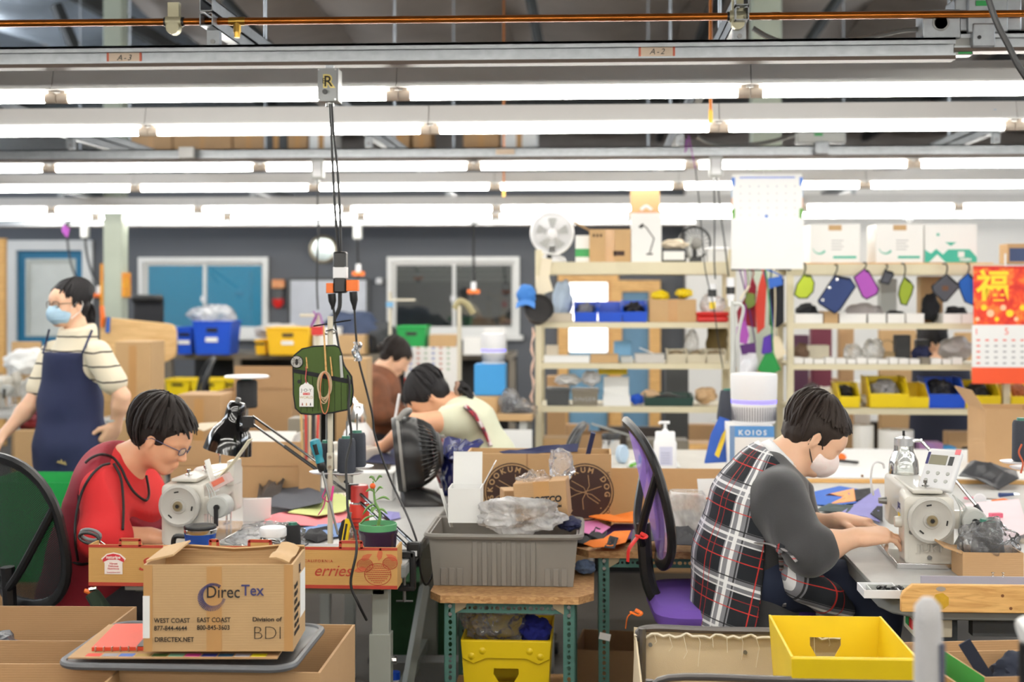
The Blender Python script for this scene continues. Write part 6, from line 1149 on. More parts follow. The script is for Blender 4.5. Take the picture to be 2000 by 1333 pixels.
# shelf 4
def lidded(label,u0,u1,v0,m_,Y=R1Y,letters=None,on=None,vb=793):
    o,w,h = item('storage_box',label,'box',u0,u1,v0,vb,Y,.2); h += o.location.z-(on or zT2[3]); o.location.z = on or zT2[3]
    part('body',MB().open_box(w*.94,.19,h*.8,.004,w,.2),m_,o); part('lid',MB().box((-w/2-.004,-.104,h*.78),(w/2+.004,.104,h)),m_,o,bev=.005)
    if letters: text(o,letters,.032,(0,-.102,h*.4),LGREY,space=1.2)
    return o
TAUPE = mat('taupe_plastic',(126,118,104),.5,0,.06)
lidded('dark grey lidded storage box on the fourth rack shelf',1067,1112,760,DGREY); lidded('taupe storage box with embossed lettering on the fourth rack shelf',1117,1168,762,TAUPE,letters='SINGER')
rbox('cream open box with taupe lid propped behind it',1178,1231,775,793,R1Y,.16,PAPER,'box','box',True,[('b',.10,85)],on=zT2[3]); hopper('dark green tray with black pouches on the fourth rack shelf',1260,1353,772,793,R1Y,mat('dark_green_plastic',(36,66,58),.5),on=zT2[3],fill=DARKB,low=.8)
one('blue_bow','royal blue ribbon bundle on the fourth rack shelf','ribbon',MB().blob((XA(1244,R1Y+.04),R1Y+.06,zT2[3]+.028),(.035,.03,.028),4,.35,2.4,3),mat('royal_ribbon',(26,84,200),.6))
for (u,v,a,c_,lab) in ((1110,745,(.07,.04,.03),(226,224,222),'white cloth heap on the grey storage boxes'),(1155,740,(.05,.04,.04),(226,226,228),'clear wrapped roll heap above the lettered taupe box'),(1270,752,(.05,.05,.035),(222,188,150),'peach cloth rolls behind the green tray'),(1378,756,(.06,.05,.045),(214,180,140),'tan cloth heap at the right of the fourth shelf')): 
    Yq = R1Y+.14; rz0 = {1110: .105,1155: .105,1270: .0,1378: 0}[u]; one('cloth_heap',lab,'cloth',MB().blob((XA(u,Yq),Yq,zT2[3]+rz0+a[2]),a,int(u) % 23,.3,2,3),mat('cloth%d' % u,c_,.85))
one('yellow_cloth','yellow cloth hanging above the fourth rack shelf','cloth',MB().sheet(6,4,lambda u,v: Vector((XA(1168,R1Y+.2)+(XA(1225,R1Y+.2)-XA(1168,R1Y+.2))*u,R1Y+.2+.01*math.sin(u*6),zT2[2]-.02-.055*v)),.003),YELB)
# shelf 5 + things before rack 1
for (u0,u1,v0,m_,lab) in ((1060,1114,858,CARD2,'tan carton low on the middle rack'),(1120,1190,850,CARD3,'open brown carton low on the middle rack'),(1225,1345,862,TAUPE,'long taupe storage box low on the middle rack'),(1346,1390,868,PINE,'small wooden box low on the middle rack'),(1395,1428,862,CARD,'brown carton at the low right of the middle rack')):
    rbox(lab,u0,u1,v0,892,R1Y+.02,.22,m_,'storage_box','box',open_=(m_ is CARD3),on=zT2[4])
one('steel_bar','slanted grey metal bar lying across the low boxes','bar',MB().tube([P(1155,828,R1Y-.02),P(1265,862,R1Y-.02)],.006,6),LGREY)
# cartons and crates added to darken the space under the racks
for (u0,u1,v0,m_,lab) in ((1062,1150,935,CARD3,'brown filler carton added to darken the space under the middle rack'),(1160,1260,945,BLACK,'black filler crate added to darken the space under the middle rack'),(1275,1420,940,CARD,'tan filler carton added to darken the space under the middle rack'),(1570,1690,940,CARD3,'brown filler carton added to darken the space under the right rack'),(1710,1900,945,DGREY,'grey filler crate added to darken the space under the right rack')): rbox(lab,u0,u1,v0,1100,R1Y+.02,.3,m_,on=0.0)
# caps hanging on the left post of rack 1
o = thing('visor_hat','blue visor cap hanging on the left rack post','cap',P(1028,603,R1Y-.05)); part('crown',MB().blob((0,0,.07),(.055,.05,.065),3,.12,1.5,3),mat('bright_blue_cap',(58,126,206),.7),o); part('brim',MB().sheet(6,4,lambda u,v: Vector((-.05+.1*u,-.05-.05*v,.03+.02*math.sin(PI*u)-.03*v)),.004),mat('bright_blue_cap',(58,126,206),.7),o)
o = thing('bucket_hat','grey bucket hat hanging on the left rack post','hat',P(1052,640,R1Y-.08)); Mh = T(0,0,.1) @ R('Y',20) @ R('X',65); part('crown',MB().lathe([(.0,-.09),(.06,-.085),(.068,-.06),(.07,.0),(.066,0),(.06,-.055),(0,-.08)],24,Mh),mat('hat_grey',(96,90,86),.85),o); part('brim',MB().lathe([(.066,0),(.078,.02),(.083,.018),(.07,-.003)],24,Mh),mat('hat_black',(48,46,46),.85),o)
for k,(u,v0,v1,ry) in enumerate(((1066,503,542,8),(1057,540,572,-6),(1066,535,573,-16))): one('paper_pattern','cream card pattern tag on the left rack post, %s from the top' % ORD[k],'card',MB().box((-.028,-.002,-.05),(.028,.002,.05),T(*P(u,(v0+v1)/2,R1Y-.04-.006*k)) @ R('Y',ry)),mat('cream_card',(236,224,198),.8,0,.04),'pattern cards')
b = MB(); one('bead_garland','white and orange garland of tags down the left rack post','garland',MB().tube([P(1040+3*math.sin(k*1.9),640+15*k,R1Y-.05) for k in range(12)],[.004+.006*(k % 2) for k in range(12)],6),mat('garland',(226,214,206),.7,0,.1,30,c2=(210,150,110)))
# ---------------------------------------------------------------- rack 2 contents
CART_W = mat('white_carton',(238,236,232),.6,0,.02); MINT = mat('mint_print',(60,176,150),.6,0,0)
for i,(u0,u1) in enumerate(((1582,1680),(1711,1804))):
    o = rbox('white carton with green swoosh print, %s one on the right rack' % ('left' if i == 0 else 'middle'),u0,u1,438,513,R2Y+.02,.26,CART_W,on=zU2[0]+.006); w = XA(u1,R2Y)-XA(u0,R2Y); h = .21
    part('hand_hole',MB().box((-.035,-.1312,h-.035),(.035,-.1303,h-.006)),CARD2,o); sw_ = [(-w/2+.03+.035*math.cos(a)+.02,-.1306,.085+.035*math.sin(a)) for a in [PI+.2+k*PI*.75/12 for k in range(13)]]; part('swoosh_print',MB().tube(sw_,[.001+.0004*k for k in range(13)],4),MINT,o); part('green_bar',MB().box((-.01,-.1312,.024),(w/2-.02,-.1303,.037)),MINT,o)
    for k in range(4): part('print_line',MB().box((-.02,-.1312,.07+.016*k),(.035+.01*(k % 2),-.1303,.075+.016*k)),mat('pale_grey_ink',(190,190,188),.7),o)
o = rbox('white carton with mint green mountain print on the right rack',1806,1908,438,513,R2Y+.02,.26,CART_W,on=zU2[0]+.006); w = XA(1908,R2Y)-XA(1806,R2Y)
part('mint_panel',MB().prism([(-w/2,.002),(w/2,.002),(w/2,.03),(w*.36,.072),(-w*.05,.072),(-w*.15,.045),(-w*.28,.075),(-w*.38,.05),(-w/2,.07)],-.1312,-.1303),MINT,o)
part('white_peak',MB().prism([(-w*.42,.002),(-w*.1,.002),(-w*.26,.045)],-.1322,-.1312),CART_W,o); part('chevron_print',MB().prism([(-.03,.11),(.03,.11),(0,.09)],-.1312,-.1303),MINT,o); part('small_mark',MB().box((-.075,-.1312,.145),(-.06,-.1303,.158)),MINT,o); part('white_badge',MB().box((w*.14,-.132,.03),(w*.26,-.1312,.06)),CART_W,o); text(o,'FRESH',.022,(w*.28,-.1318,.016),CART_W,bold=.001)
o = rbox('small navy printed box at the right end of the rack top',1968,2012,476,510,R2Y+.02,.16,CARD2,'box','box',on=zU2[0]); part('navy_label',MB().box((-.05,-.0812,.012),(.06,-.0803,.085)),mat('navy_label',(60,80,120),.6),o)
def pouch(label,pts,Y,m,trim=BLKF,hook=None,zipper=True,name='hanging_pouch',t=.022):
    c = P(sum(p[0] for p in pts)/len(pts),max(p[1] for p in pts),Y); o = thing(name,label,'pouch',c); q = [P(u,v,Y)-c for u,v in pts]
    poly = [(p.x,p.z) for p in q]; poly = poly if sum((poly[i][0]-poly[i-1][0])*(poly[i][1]+poly[i-1][1]) for i in range(len(poly))) < 0 else poly[::-1]
    part('body',MB().prism(poly[::-1],-t/2,t/2),m,o,bev=t*.42,bseg=3)
    lp = [Vector((x,-t*.32,z)) for x,z in poly]; lp.append(lp[0]); part('piping',MB().tube(lp,.0035,6),trim,o)
    if hook is not None:
        hp = P(hook[0],hook[1],Y)-c; top = max(q,key=lambda p: p.z); part('hang_loop',MB().tube(spline([top,top.lerp(hp,.5)+Vector((.006,0,0)),hp,hp+Vector((0,(7.7 if name == 'fabric_sample' else 7.742)-Y,.002))],4),.004,6),trim,o)
    if zipper: part('zip',MB().tube([q[0].lerp(q[1],.12)+Vector((0,-t*.55,-.008)),q[0].lerp(q[1],.88)+Vector((0,-t*.55,-.008))],.004,6),trim,o)
    return o
YP = R2Y-.05
pouch('lime green pouch hanging at the left end of the right rack',[(1570,536),(1583,538),(1590,553),(1588,570),(1576,583),(1560,583),(1551,576),(1556,556)],YP,LIMF,hook=(1572,515))
o = pouch('navy pouch with snap buttons hanging on the right rack',[(1630,538),(1660,544),(1671,560),(1640,606),(1630,613),(1600,594),(1597,588)],YP-.03,mat('navy_pouch',(44,62,110),.8,0,.1),hook=(1635,518)); 
for (u,v) in ((1634,546),(1619,562),(1606,586)): c_ = P(u,v,YP-.03)-o.location; part('snap',MB().cyl((c_.x,-.013,c_.z),(c_.x,-.017,c_.z),.008,n=10),CHROME,o)
pouch('purple pouch with black zip hanging on the right rack',[(1688,525),(1696,530),(1716,565),(1712,575),(1692,585),(1684,580),(1667,542)],YP-.02,MAGF,hook=(1691,514)); pouch('small grey pouch hanging on the right rack',[(1728,528),(1743,532),(1745,538),(1735,556),(1718,552)],YP,GRYF,hook=(1733,518))
pouch('moss green pouch hanging on the right rack',[(1766,540),(1777,550),(1784,560),(1780,575),(1770,597),(1759,594),(1754,576),(1757,560)],YP-.02,mat('moss_fabric',(150,168,50),.85,0,.1),hook=(1766,516)); o = pouch('square grey pouch with logo patch hanging on the right rack',[(1848,535),(1872,556),(1872,562),(1848,589),(1842,590),(1822,570),(1819,560)],YP-.03,GRYF,hook=(1848,516)); part('logo_patch',MB().box((-.02,-.0175,.06),(.012,-.0165,.085)),mat('brown_patch',(110,76,56),.8),o)
pouch('bright blue pouch hanging at the right end of the right rack',[(1890,534),(1903,545),(1906,575),(1900,597),(1884,590),(1872,560),(1872,550)],YP,mat('bright_blue_pouch',(32,108,206),.75,0,.08),hook=(1892,516))
# shelf 2: white part boxes and dark bags
for i,(u0,u1) in enumerate(((1553,1607),(1640,1692),(1696,1730),(1734,1767),(1770,1805),(1842,1877),(1879,1905),(1908,1940))): rbox('white open parts box, %s from the left on the right rack second shelf' % ORD[i],u0,u1,613,631,R2Y,.26,CART_W,'parts_box','box',True,None,on=zU2[1],group='white parts boxes')
rbox('tan parts box between the white ones on the right rack',1610,1637,609,631,R2Y,.2,CARD2,'parts_box','box',True,on=zU2[1])
for i,(u,a,m_,lab) in enumerate(((1578,(.06,.08,.05),BLKF,'black webbing heap in the first white parts box'),(1690,(.10,.08,.05),mat('grey_bag',(176,170,168),.4),'grey plastic bag heap behind the white parts boxes'),(1750,(.05,.08,.03),BLKF,'black trims in the middle white parts box'),(1820,(.045,.05,.075),BLKF,'black velvet pouch standing between white parts boxes'),(1870,(.06,.08,.04),BLKF,'black trims at the right end of the second shelf'))): one('trim_heap',lab,'trims',MB().blob((XA(u,R2Y+.1),R2Y+.13,zU2[1]+.03+a[2]),a,i+3,.25,2,3),m_)
rbox('tall tan carton at the back of the right rack second shelf',1798,1842,540,631,R2Y+.27,.1,CARD2,on=zU2[1]); rbox('tall brown carton at the back behind the purple pouch',1720,1752,545,631,R2Y+.27,.1,LGREY,'box','box',on=zU2[1])
# shelf 3: row of small white boxes
x = 1551; i = 0
for wpx in (18,17,20,19,20,17,19,18,20,17,19,20,18,20,17,20):
    v0 = 699+(i*7 % 3)*1.5; rbox('small white box, %s from the left along the right rack third shelf' % ORD[i],x,x+wpx,v0,712,R2Y-.005,.1,CART_W if i != 12 else TAUPE,'small_box','box',False,on=zU2[2],group='small white boxes'); x += wpx+2; i += 1
for i,(u,a,m_,lab) in enumerate(((1565,(.04,.05,.05),mat('brown_pouch',(116,92,74),.8),'brown pouch behind the small white boxes'),(1665,(.05,.06,.05),BAGW,'crumpled white bag behind the small boxes'),(1705,(.06,.06,.06),BAGW,'twisted white bag behind the small boxes'),(1800,(.05,.05,.045),NAVYF,'navy pouch behind the small white boxes'),(1868,(.09,.07,.07),mat('grey_bag',(176,170,168),.4),'big grey plastic bag at the right of the third shelf'))): one('soft_bag',lab,'bag',MB().blob((XA(u,R2Y+.2),R2Y+.2,zU2[2]+a[2]*1.0),a,i+13,.25,1.8,3),m_)
o = rbox('black tall box behind the small white boxes',1750,1779,655,712,R2Y+.2,.08,BLACK,'box','box',on=zU2[2]); o = rbox('cream cash box behind the small white boxes',1577,1620,675,712,R2Y+.18,.1,mat('cream_metal',(206,198,176),.5),'box','box',on=zU2[2]); rbox('black flat box behind the navy pouch',1790,1815,664,712,R2Y+.3,.06,BLACK,'box','box',on=zU2[2])
o = thing('wicker_basket','small tan basket with arched handle on the third shelf','basket',(XA(1735,R2Y+.25),R2Y+.27,zU2[2])); part('bowl',MB().open_box(.09,.08,.055,.004,.1,.09),mat('wicker_tan',(186,160,120),.8,0,.2,90),o); part('handle',MB().tube([(.045*math.cos(a),0,.05+.07*math.sin(a)) for a in [PI*k/10 for k in range(11)]],.004,6),mat('wicker_tan',(186,160,120),.8),o)
# shelf 4: yellow and blue hoppers
for (u0,u1,v0,m_,lab,fl) in ((1640,1679,752,YELB,'small yellow stacking bin nearest the plaid woman head',DARKB),(1699,1774,740,YELB,'large yellow stacking bin with bagged parts',mat('bag_parts',(140,138,140),.4)),(1771,1814,753,YELB,'small empty yellow stacking bin beside the large one',None),(1814,1884,742,BLUB,'blue stacking bin between yellow ones on the right rack',DARKB),(1886,1953,748,YELB,'yellow stacking bin right of the blue one',DARKB),(1975,2030,750,YELB,'yellow stacking bin cut by the right picture edge',mat('rust_cloth',(170,96,60),.8))): hopper(lab,u0,u1,v0,797,R2Y-.02,m_,.26,on=zU2[3],fill=fl)
for i,(u,a,c_,lab) in enumerate(((1585,(.05,.05,.06),(90,80,84),'dark mixed trims at the left of the right rack fourth shelf'),(1610,(.05,.05,.05),(230,226,222),'white cloth roll at the left of the right rack fourth shelf'),(1688,(.03,.05,.03),(216,214,210),'white stack between yellow bins'))): one('soft_heap',lab,'cloth',MB().blob((XA(u,R2Y+.12),R2Y+.12,zU2[3]+a[2]),a,i+33,.25,1.8,3),mat('heap%d' % u,c_,.8))
# shelf 5
def roll(label,u,v0,v1,Y,r_px,m=PAPER,on=None):
    z0 = on if on is not None else ZA(v1,Y,u); h = ZA(v0,Y,u)-z0; r = r_px*Y/F; o = thing('fabric_roll',label,'roll',(XA(u,Y),Y+r,z0),0,'white rolls on the low shelf'); part('winding',MB().lathe([(r*.97,0),(r,.004),(r,h-.004),(r*.97,h),(r*.3,h)],24),m,o); part('core',MB().lathe([(r*.3,h-.01),(r*.3,h+.001),(r*.24,h+.001),(r*.24,h-.02)],14,None,False),CARD,o); return o
roll('tall white roll low on the right rack',1690,832,872,R2Y+.06,20,CART_W,zU2[4]); roll('wide white roll low on the right rack',1757,843,899,R2Y+.02,34,CART_W,zU2[4]); 0
for (u0,u1,v0,m_,lab) in ((1797,1842,866,mat('blue_red_box',(110,120,200),.6,0,.1,20.,c2=(200,120,130)),'blue and pink product box low on the right rack'),(1843,1868,874,mat('cyan_box',(40,150,214),.6,0,.05),'cyan product box low on the right rack'),(1852,1930,845,CARD,'brown carton with crushed lid low on the right rack')): rbox(lab,u0,u1,v0,900,R2Y+(.2 if u1 == 1930 else .02),.12,m_,'box','box',on=zU2[4])
o = thing('cable_reel','black flat reels stacked low on the right rack','reel',(XA(1908,R2Y+.06),R2Y+.09,zU2[4])); 
for k in range(3): part('reel_disc',MB().lathe([(.02,.022*k),(.078-.004*k,.022*k),(.078-.004*k,.022*k+.018),(.02,.022*k+.018)],24),BLACK if k != 1 else mat('rust_disc',(120,60,40),.6),o)
rbox('tall folded brown carton at the right picture edge',1925,2040,800,915,6.3,.3,CARD,open_=True,flaps=[('l',.1,55)],on=ZA(950,6.3,1980))
# ---------------------------------------------------------------- hanging cluster between racks, calendars
YH = 7.7; sb2 = thing('sample_rail','thin dark rail carrying fabric samples between the racks','rail',P(1483,527,YH)); part('rod',MB().cyl((XA(1428,YH)-sb2.location.x,0,0),(XA(1545,YH)-sb2.location.x,0,0),.006,n=8),BLACK,sb2)
for (pts,m_,lab) in (([(1470,540),(1476,560),(1474,600),(1476,640),(1442,632),(1440,610),(1462,570)],mat('crimson_fabric',(140,26,48),.8),'crimson wedge pouch hanging between the racks'),([(1504,545),(1530,545),(1530,630),(1518,640),(1503,635)],BLKF,'black fabric panel hanging between the racks'),([(1455,625),(1462,655),(1458,672),(1440,668),(1440,640)],MAGF,'lilac fabric sample hanging low between the racks'),([(1445,675),(1475,670),(1476,690),(1450,692)],PLUMF,'purple fabric sample hanging low between the racks'),([(1492,660),(1512,650),(1518,672),(1505,698),(1488,690)],mat('violet_fabric',(84,50,160),.8),'violet fabric sample beside the rack post'),([(1512,655),(1522,660),(1534,690),(1520,702),(1508,695)],mat('cream_fabric',(230,216,186),.85),'cream fabric sample beside the rack post'),([(1495,692),(1510,690),(1524,722),(1500,735),(1480,722)],mat('kelly_fabric',(36,140,66),.8),'green fabric sample at the foot of the cluster'),([(1490,530),(1496,560),(1492,640),(1480,652),(1476,600),(1482,560)],mat('red_strap_fabric',(196,60,44),.8),'red orange strap hanging between the racks'),([(1500,545),(1527,540),(1528,556),(1503,563)],BLUF,'blue pouch hanging from the rail between the racks'),([(1459,572),(1473,575),(1474,595),(1462,603),(1456,590)],mat('olive_fabric',(112,128,60),.85),'olive round pouch hanging between the racks')):
    k_ = len([o for o in COL.objects if o.name.startswith('fabric_sample')]); pouch(lab,pts,YH-.02-.012*(k_ % 11)*.6,m_,trim=m_,hook=(pts[0][0],528),zipper=False,name='fabric_sample',t=.012)
one('vinyl_sheet','glossy white plastic sheet hanging below the samples','sheet',MB().sheet(6,10,lambda u,v: P(1440+36*u+4*math.sin(v*4),690+52*v,YH-.05+.02*math.sin(u*5+v*3)),.003),mat('white_gloss_vinyl',(226,226,232),.15))
one('wood_peg','cream wooden peg tied to the hanging samples','peg',MB().tube([P(1446,585,YH-.1),P(1464,558,YH-.1)],.012,8,flat=.5),mat('cream_card',(236,224,198),.8))
# big white calendar
YK = 7.6; cl = thing('wall_calendar','large white hanging calendar with blank lower page','calendar',P(1498,526,YK)); w = XA(1569,YK)-XA(1428,YK); hT = ZA(340,YK,1498)-cl.location.z; hM = ZA(430,YK,1498)-cl.location.z
part('upper_page',MB().sheet(6,6,lambda u,v: Vector((-w/2+.006+(w-.012)*u,-.004-.012*math.sin(v*PI),hM+(hT-hM)*v)),.002),PAPER,cl); part('lower_page',MB().sheet(6,6,lambda u,v: Vector((-w/2+w*u,-.008-.02*math.sin(v*PI*.5),(hM+.003)*v)),.004),PAPER,cl)
part('blue_header',MB().box((-w*.38,-.020,hT-.022),(w*.38,-.0075,hT-.017)),mat('calendar_blue',(110,140,226),.7),cl)
for sx in (-1,1):
    for k,c_ in enumerate(((100,140,220),(150,190,230),(240,150,60),(110,170,80))): part('picture_edge',MB().box((sx*w*.47-.009,-.0125,hM+.01+(3-k)*.055),(sx*w*.47+.009,-.0035,hM+.06+(3-k)*.055)),mat('cal_edge%d' % k,c_,.7),cl)
for i in range(7):
    for j in range(5): part('date_print',MB().box((-w*.38+i*w*.125,-.0185,hT-.07-j*.038),(-w*.38+i*w*.125+.008,-.0165,hT-.064-j*.038)),mat('date_ink',(190,192,206),.7),cl)
part('blue_marker',MB().box((-.012,-.012,hM+.012),(.004,-.0095,hM+.028)),mat('calendar_blue2',(80,130,220),.7),cl); part('hang_wire',MB().cyl((0,0,hT-.01),(0,.3,2.20-cl.location.z+.06),.002,n=5),STEEL,cl)
# red new year calendar
YN = 7.55; cn = thing('wall_calendar','red and gold lunar new year calendar hanging at the right','calendar',P(1955,750,YN)); x0 = XA(1901,YN)-cn.location.x; w = XA(2012,YN)-XA(1901,YN); H0 = ZA(522,YN,1955)-cn.location.z; Hm = ZA(635,YN,1955)-cn.location.z; Hr = ZA(718,YN,1955)-cn.location.z
t_ = NT('festive_print'); t_.col(t_.ramp(t_.noise(15,3,dist=.6),[(.36,lin((206,30,20))),(.5,lin((232,66,22))),(.60,lin((240,130,40))),(.7,lin((224,50,30))),(.82,lin((250,226,180)))],'LINEAR')); FEST = t_.m
part('picture_page',MB().box((x0,-.004,Hm),(x0+w,0,H0)),FEST,cn); part('date_page',MB().box((x0-.008,-.006,Hr),(x0+w,-.001,Hm)),PAPER,cn); part('red_foot',MB().box((x0-.008,-.005,0),(x0+w,0,Hr)),mat('vermilion_card',(240,84,34),.5,0,.02),cn)
text(cn,'福',.17,(x0+w*.34,-.007,Hm+(H0-Hm)*.64),mat('gold_print',(255,214,40),.5,0,0),bold=.004,depth=.002)
for k in range(9): part('gold_blossom',MB().cyl((x0+.02+.033*k,-.005,Hm+.03+.03*(k*5 % 3)),(x0+.02+.033*k,-.0065,Hm+.03+.03*(k*5 % 3)),.012+.004*(k % 3),n=8),mat('gold_print',(255,214,40),.5) if k % 2 else mat('peach_print',(250,200,160),.6,0,0),cn)
text(cn,'5',.05,(x0+w*.58,-.0075,Hm-.035),mat('calendar_red',(236,92,84),.6)); part('month_mark',MB().box((x0+.012,-.0072,Hm-.05),(x0+.017,-.0062,Hm-.02)),mat('calendar_red',(236,92,84),.6),cn)
for i in range(6):
    for j in range(5): part('date_print',MB().box((x0+.015+i*.045,-.0072,Hr+.018+j*.03),(x0+.033+i*.045,-.0062,Hr+.026+j*.03)),mat('calendar_red',(236,92,84),.6) if i in (0,) or j == 4 else mat('date_grey',(170,168,172),.7),cn)
part('top_bar',MB().cyl((x0,0,H0),(x0+w,0,H0),.006,n=8),RED,cn); part('hanging_strap',MB().box((x0+w*.55,-.002,H0),(x0+w*.58,.002,H0+.07)),PAPER,cn)
# ---------------------------------------------------------------- items on middle table behind the dividers
mt = thing('work_table','pale work table behind the cardboard dividers','table',(XA(1300,6.4),6.4,0)); mw = .78
part('table_top',MB().box((-.55,-.75,.735),(.395,.75,.76)),mat('pale_tabletop',(226,222,214),.5),mt,bev=.003)
for sx in (-.5,.35):
    for sy in (-.7,.7): part('leg',MB().box((sx-.02,sy-.02,0),(sx+.02,sy+.02,.735)),LGREY,mt)
o = thing('sanitizer_bottle','white pump bottle of hand sanitizer on the table','bottle',G(1300,918,.76)+Vector((0,.04,0))); s = 6.2/F
part('body',MB().loft([[(x,y,z*s) for x,y in rrect(w_*s,w_*s*.6,5*s,4)] for w_,z in ((44,0),(45,3),(45,52),(40,57),(39,58),(39,72),(36,74))]),WPLA,o); part('label',MB().box((-12*s,-14*s,8*s),(14*s,-13.4*s,45*s)),mat('label_lilac',(206,208,230),.6),o); part('pump',MB().lathe([(8*s,74*s),(5*s,78*s),(3*s,80*s),(3*s,90*s)],12),WPLA,o); part('nozzle',MB().tube([(9*s,0,92*s),(-10*s,0,92*s),(-12*s,0,89*s)],3*s,8),WPLA,o)
for k in range(5): part('print_line',MB().box((-9*s,-14.4*s,(12+5*k)*s),(9*s,-14*s,(13.5+5*k)*s)),mat('label_ink',(160,162,190),.6),o)
o = thing('thermos','steel thermos cup with black lid on the table','thermos',G(1194,889,.76)+Vector((0,.04,0))); s = 6.9/F; part('body',MB().lathe([(17*s,0),(18*s,2*s),(18*s,29*s)],24),CHROME,o); part('lid',MB().lathe([(19*s,29*s),(19*s,38*s),(17*s,41*s),(0,41*s)],24),BLACK,o)
o = thing('tape_roll','bright turquoise tape roll lying on the table','tape',G(1262,908,.76)); part('roll',MB().lathe([(.015,0),(.033,0),(.036,.005),(.036,.04),(.033,.045),(.015,.045)],24),mat('turquoise',(38,168,196),.4),o); part('core',MB().lathe([(.012,.001),(.015,0),(.015,.045),(.012,.044)],16,None,False),PAPER,o)
one('tape_dispenser','round clear and blue tape roll standing on the table','tape',MB().lathe([(.022,-.012),(.042,-.012),(.044,0),(.042,.012),(.022,.012)],24,T(*(G(1215,906,.76)+Vector((0,0,.044)))) @ R('Y',90) @ R('X',30)),mat('pale_blue_roll',(190,210,230),.3))
one('glue_stick','small green capped marker lying on the table','marker',MB().cyl(G(1232,910,.77),G(1243,906,.77),.008,n=10),mat('lime_marker',(110,180,50),.5))
fabric('white sheets lying on the middle table',[G(1225,912,.764),G(1230,900,.764),G(1320,898,.764),G(1330,914,.764)],PAPER,seed=2,amp=.004); fabric('orange and navy felt strips heaped at the table edge',[G(1130,912,.77),G(1110,896,.77),G(1150,888,.77),G(1180,900,.77),G(1165,914,.77)],NAVYF,seed=5,amp=.03)
# air purifier on carton
o = rbox('white carton with blue lettered band under the air purifier',1425,1512,838,960,5.75,.22,CART_W,'printed_carton','carton'); w = XA(1512,5.75)-XA(1425,5.75); h = ZA(838,5.75,1470)-o.location.z
o.location.z = .7605 if abs(o.location.z-.76) < .1 else o.location.z
part('blue_top',MB().box((-w/2+.02,-.1112,h-.045),(w/2,-.1103,h)),mat('koios_blue',(84,146,208),.6),o); text(o,'KOIOS',.028,(-w/2+.035,-.1116,h-.028),PAPER,align_x='LEFT',space=1.5,bold=.0006); part('blue_edge',MB().box((-w/2,-.1112,0),(-w/2+.02,-.1103,h)),mat('koios_dusty',(120,150,190),.6),o)
ap = thing('air_purifier','white round air purifier with glowing violet ring','air purifier',(o.location.x+.02,5.86,o.location.z+h+.001)); s = 5.8/F
part('lower_body',MB().lathe([(40*s,0),(42*s,3*s),(44*s,38*s),(44*s,40*s)],36),WPLA,ap); part('light_ring',MB().lathe([(44*s,40*s),(44.4*s,41*s),(44.4*s,46*s),(44*s,47*s)],36,None,False),mat('violet_glow',(120,110,255),.4,0,0,es=1.6),ap); part('upper_body',MB().lathe([(44*s,46*s),(45*s,50*s),(46*s,92*s),(45*s,97*s),(38*s,98*s),(0,96*s)],36),WPLA,ap)
for k in range(26):
    a = PI+.1+k*(PI-.2)/25; part('vent_slot',MB().cbox((0,0,0),(.0035,.003,27*s),T(43.2*s*math.cos(a),43.2*s*math.sin(a),20*s) @ R('Z',math.degrees(a)+90)),mat('vent_dark',(96,96,104),.6),ap)
# stand + cones left of the purifier
o = thing('thread_stand','pale thread stand with hose left of the air purifier','thread stand',G(1432,930,.76)); part('pole',MB().cyl((0,0,0),(0,0,.75),.012,n=10),LGREY,o); part('spool_disc',MB().lathe([(0,0),(.075,0),(.075,.006),(0,.006)],24,T(-.02,0,.23)),LGREY,o); part('hose',MB().tube(spline([(.0,-.02,.74),(.04,-.03,.72),(.02,-.02,.6),(.02,0,.4),(-.01,-.03,.3)],6),.007,8),LGREY,o)
cone_spool('tall black thread cone left of the air purifier',o.location+Vector((-.025,0,.237)),DKT,h=.13,r0=.045,r1=.03)
fabric('blue yellow striped bag leaning by the purifier carton',[P(1376,905,5.9),P(1388,850,5.95),P(1405,820,6.0),P(1425,822,6.0),P(1428,880,5.9),P(1420,905,5.88)],mat('blue_bag_cloth',(40,84,170),.8,0,.1),seed=3,amp=.02,t=.01)
fabric('yellow strip on the striped bag',[P(1396,890,5.86),P(1410,850,5.9),P(1418,840,5.93),P(1416,860,5.88),P(1404,895,5.84)],mat('yellow_strip',(220,190,50),.8),seed=3,amp=.008)
# paper table behind the plaid woman's head
o = thing('cutting_table','white topped cutting table beyond the right station','table',(XA(1740,6.6),6.6,0)); part('table_top',MB().box((-.45,-.55,.74),(1.3,.55,.77)),PAPER,o,bev=.003); part('leg',MB().box((-.4,-.5,0),(-.36,-.46,.74)),LGREY,o); part('leg',MB().box((1.2,-.5,0),(1.24,-.46,.74)),LGREY,o); part('leg',MB().box((-.4,.46,0),(-.36,.5,.74)),LGREY,o); part('leg',MB().box((1.2,.46,0),(1.24,.5,.74)),LGREY,o)
one('remote_pad','black tape gun lying on the white cutting table','tool',MB().tube([G(1625,899,.785),G(1675,904,.785)],.012,8,flat=.6),BLACK); one('orange_pad','orange pincushion on the white cutting table','pincushion',MB().blob(G(1640,893,.79),(.03,.02,.018),3,.1),ORANGE)

for o in list(COL.objects):    # soft heaps settle on the shelf they lie on
    if o.name.split('.')[0] in ('soft_bag','soft_heap','trim_heap','cloth_heap','fabric_bundle','plastic_bag','blue_bow') and 7.6 < o.location.y < 8.4:
        for zz_ in (zT2 if o.location.x < XA(1440,7.8) else zU2):
            if -.07 < o.location.z-zz_ < .03: o.location.z = zz_+.001

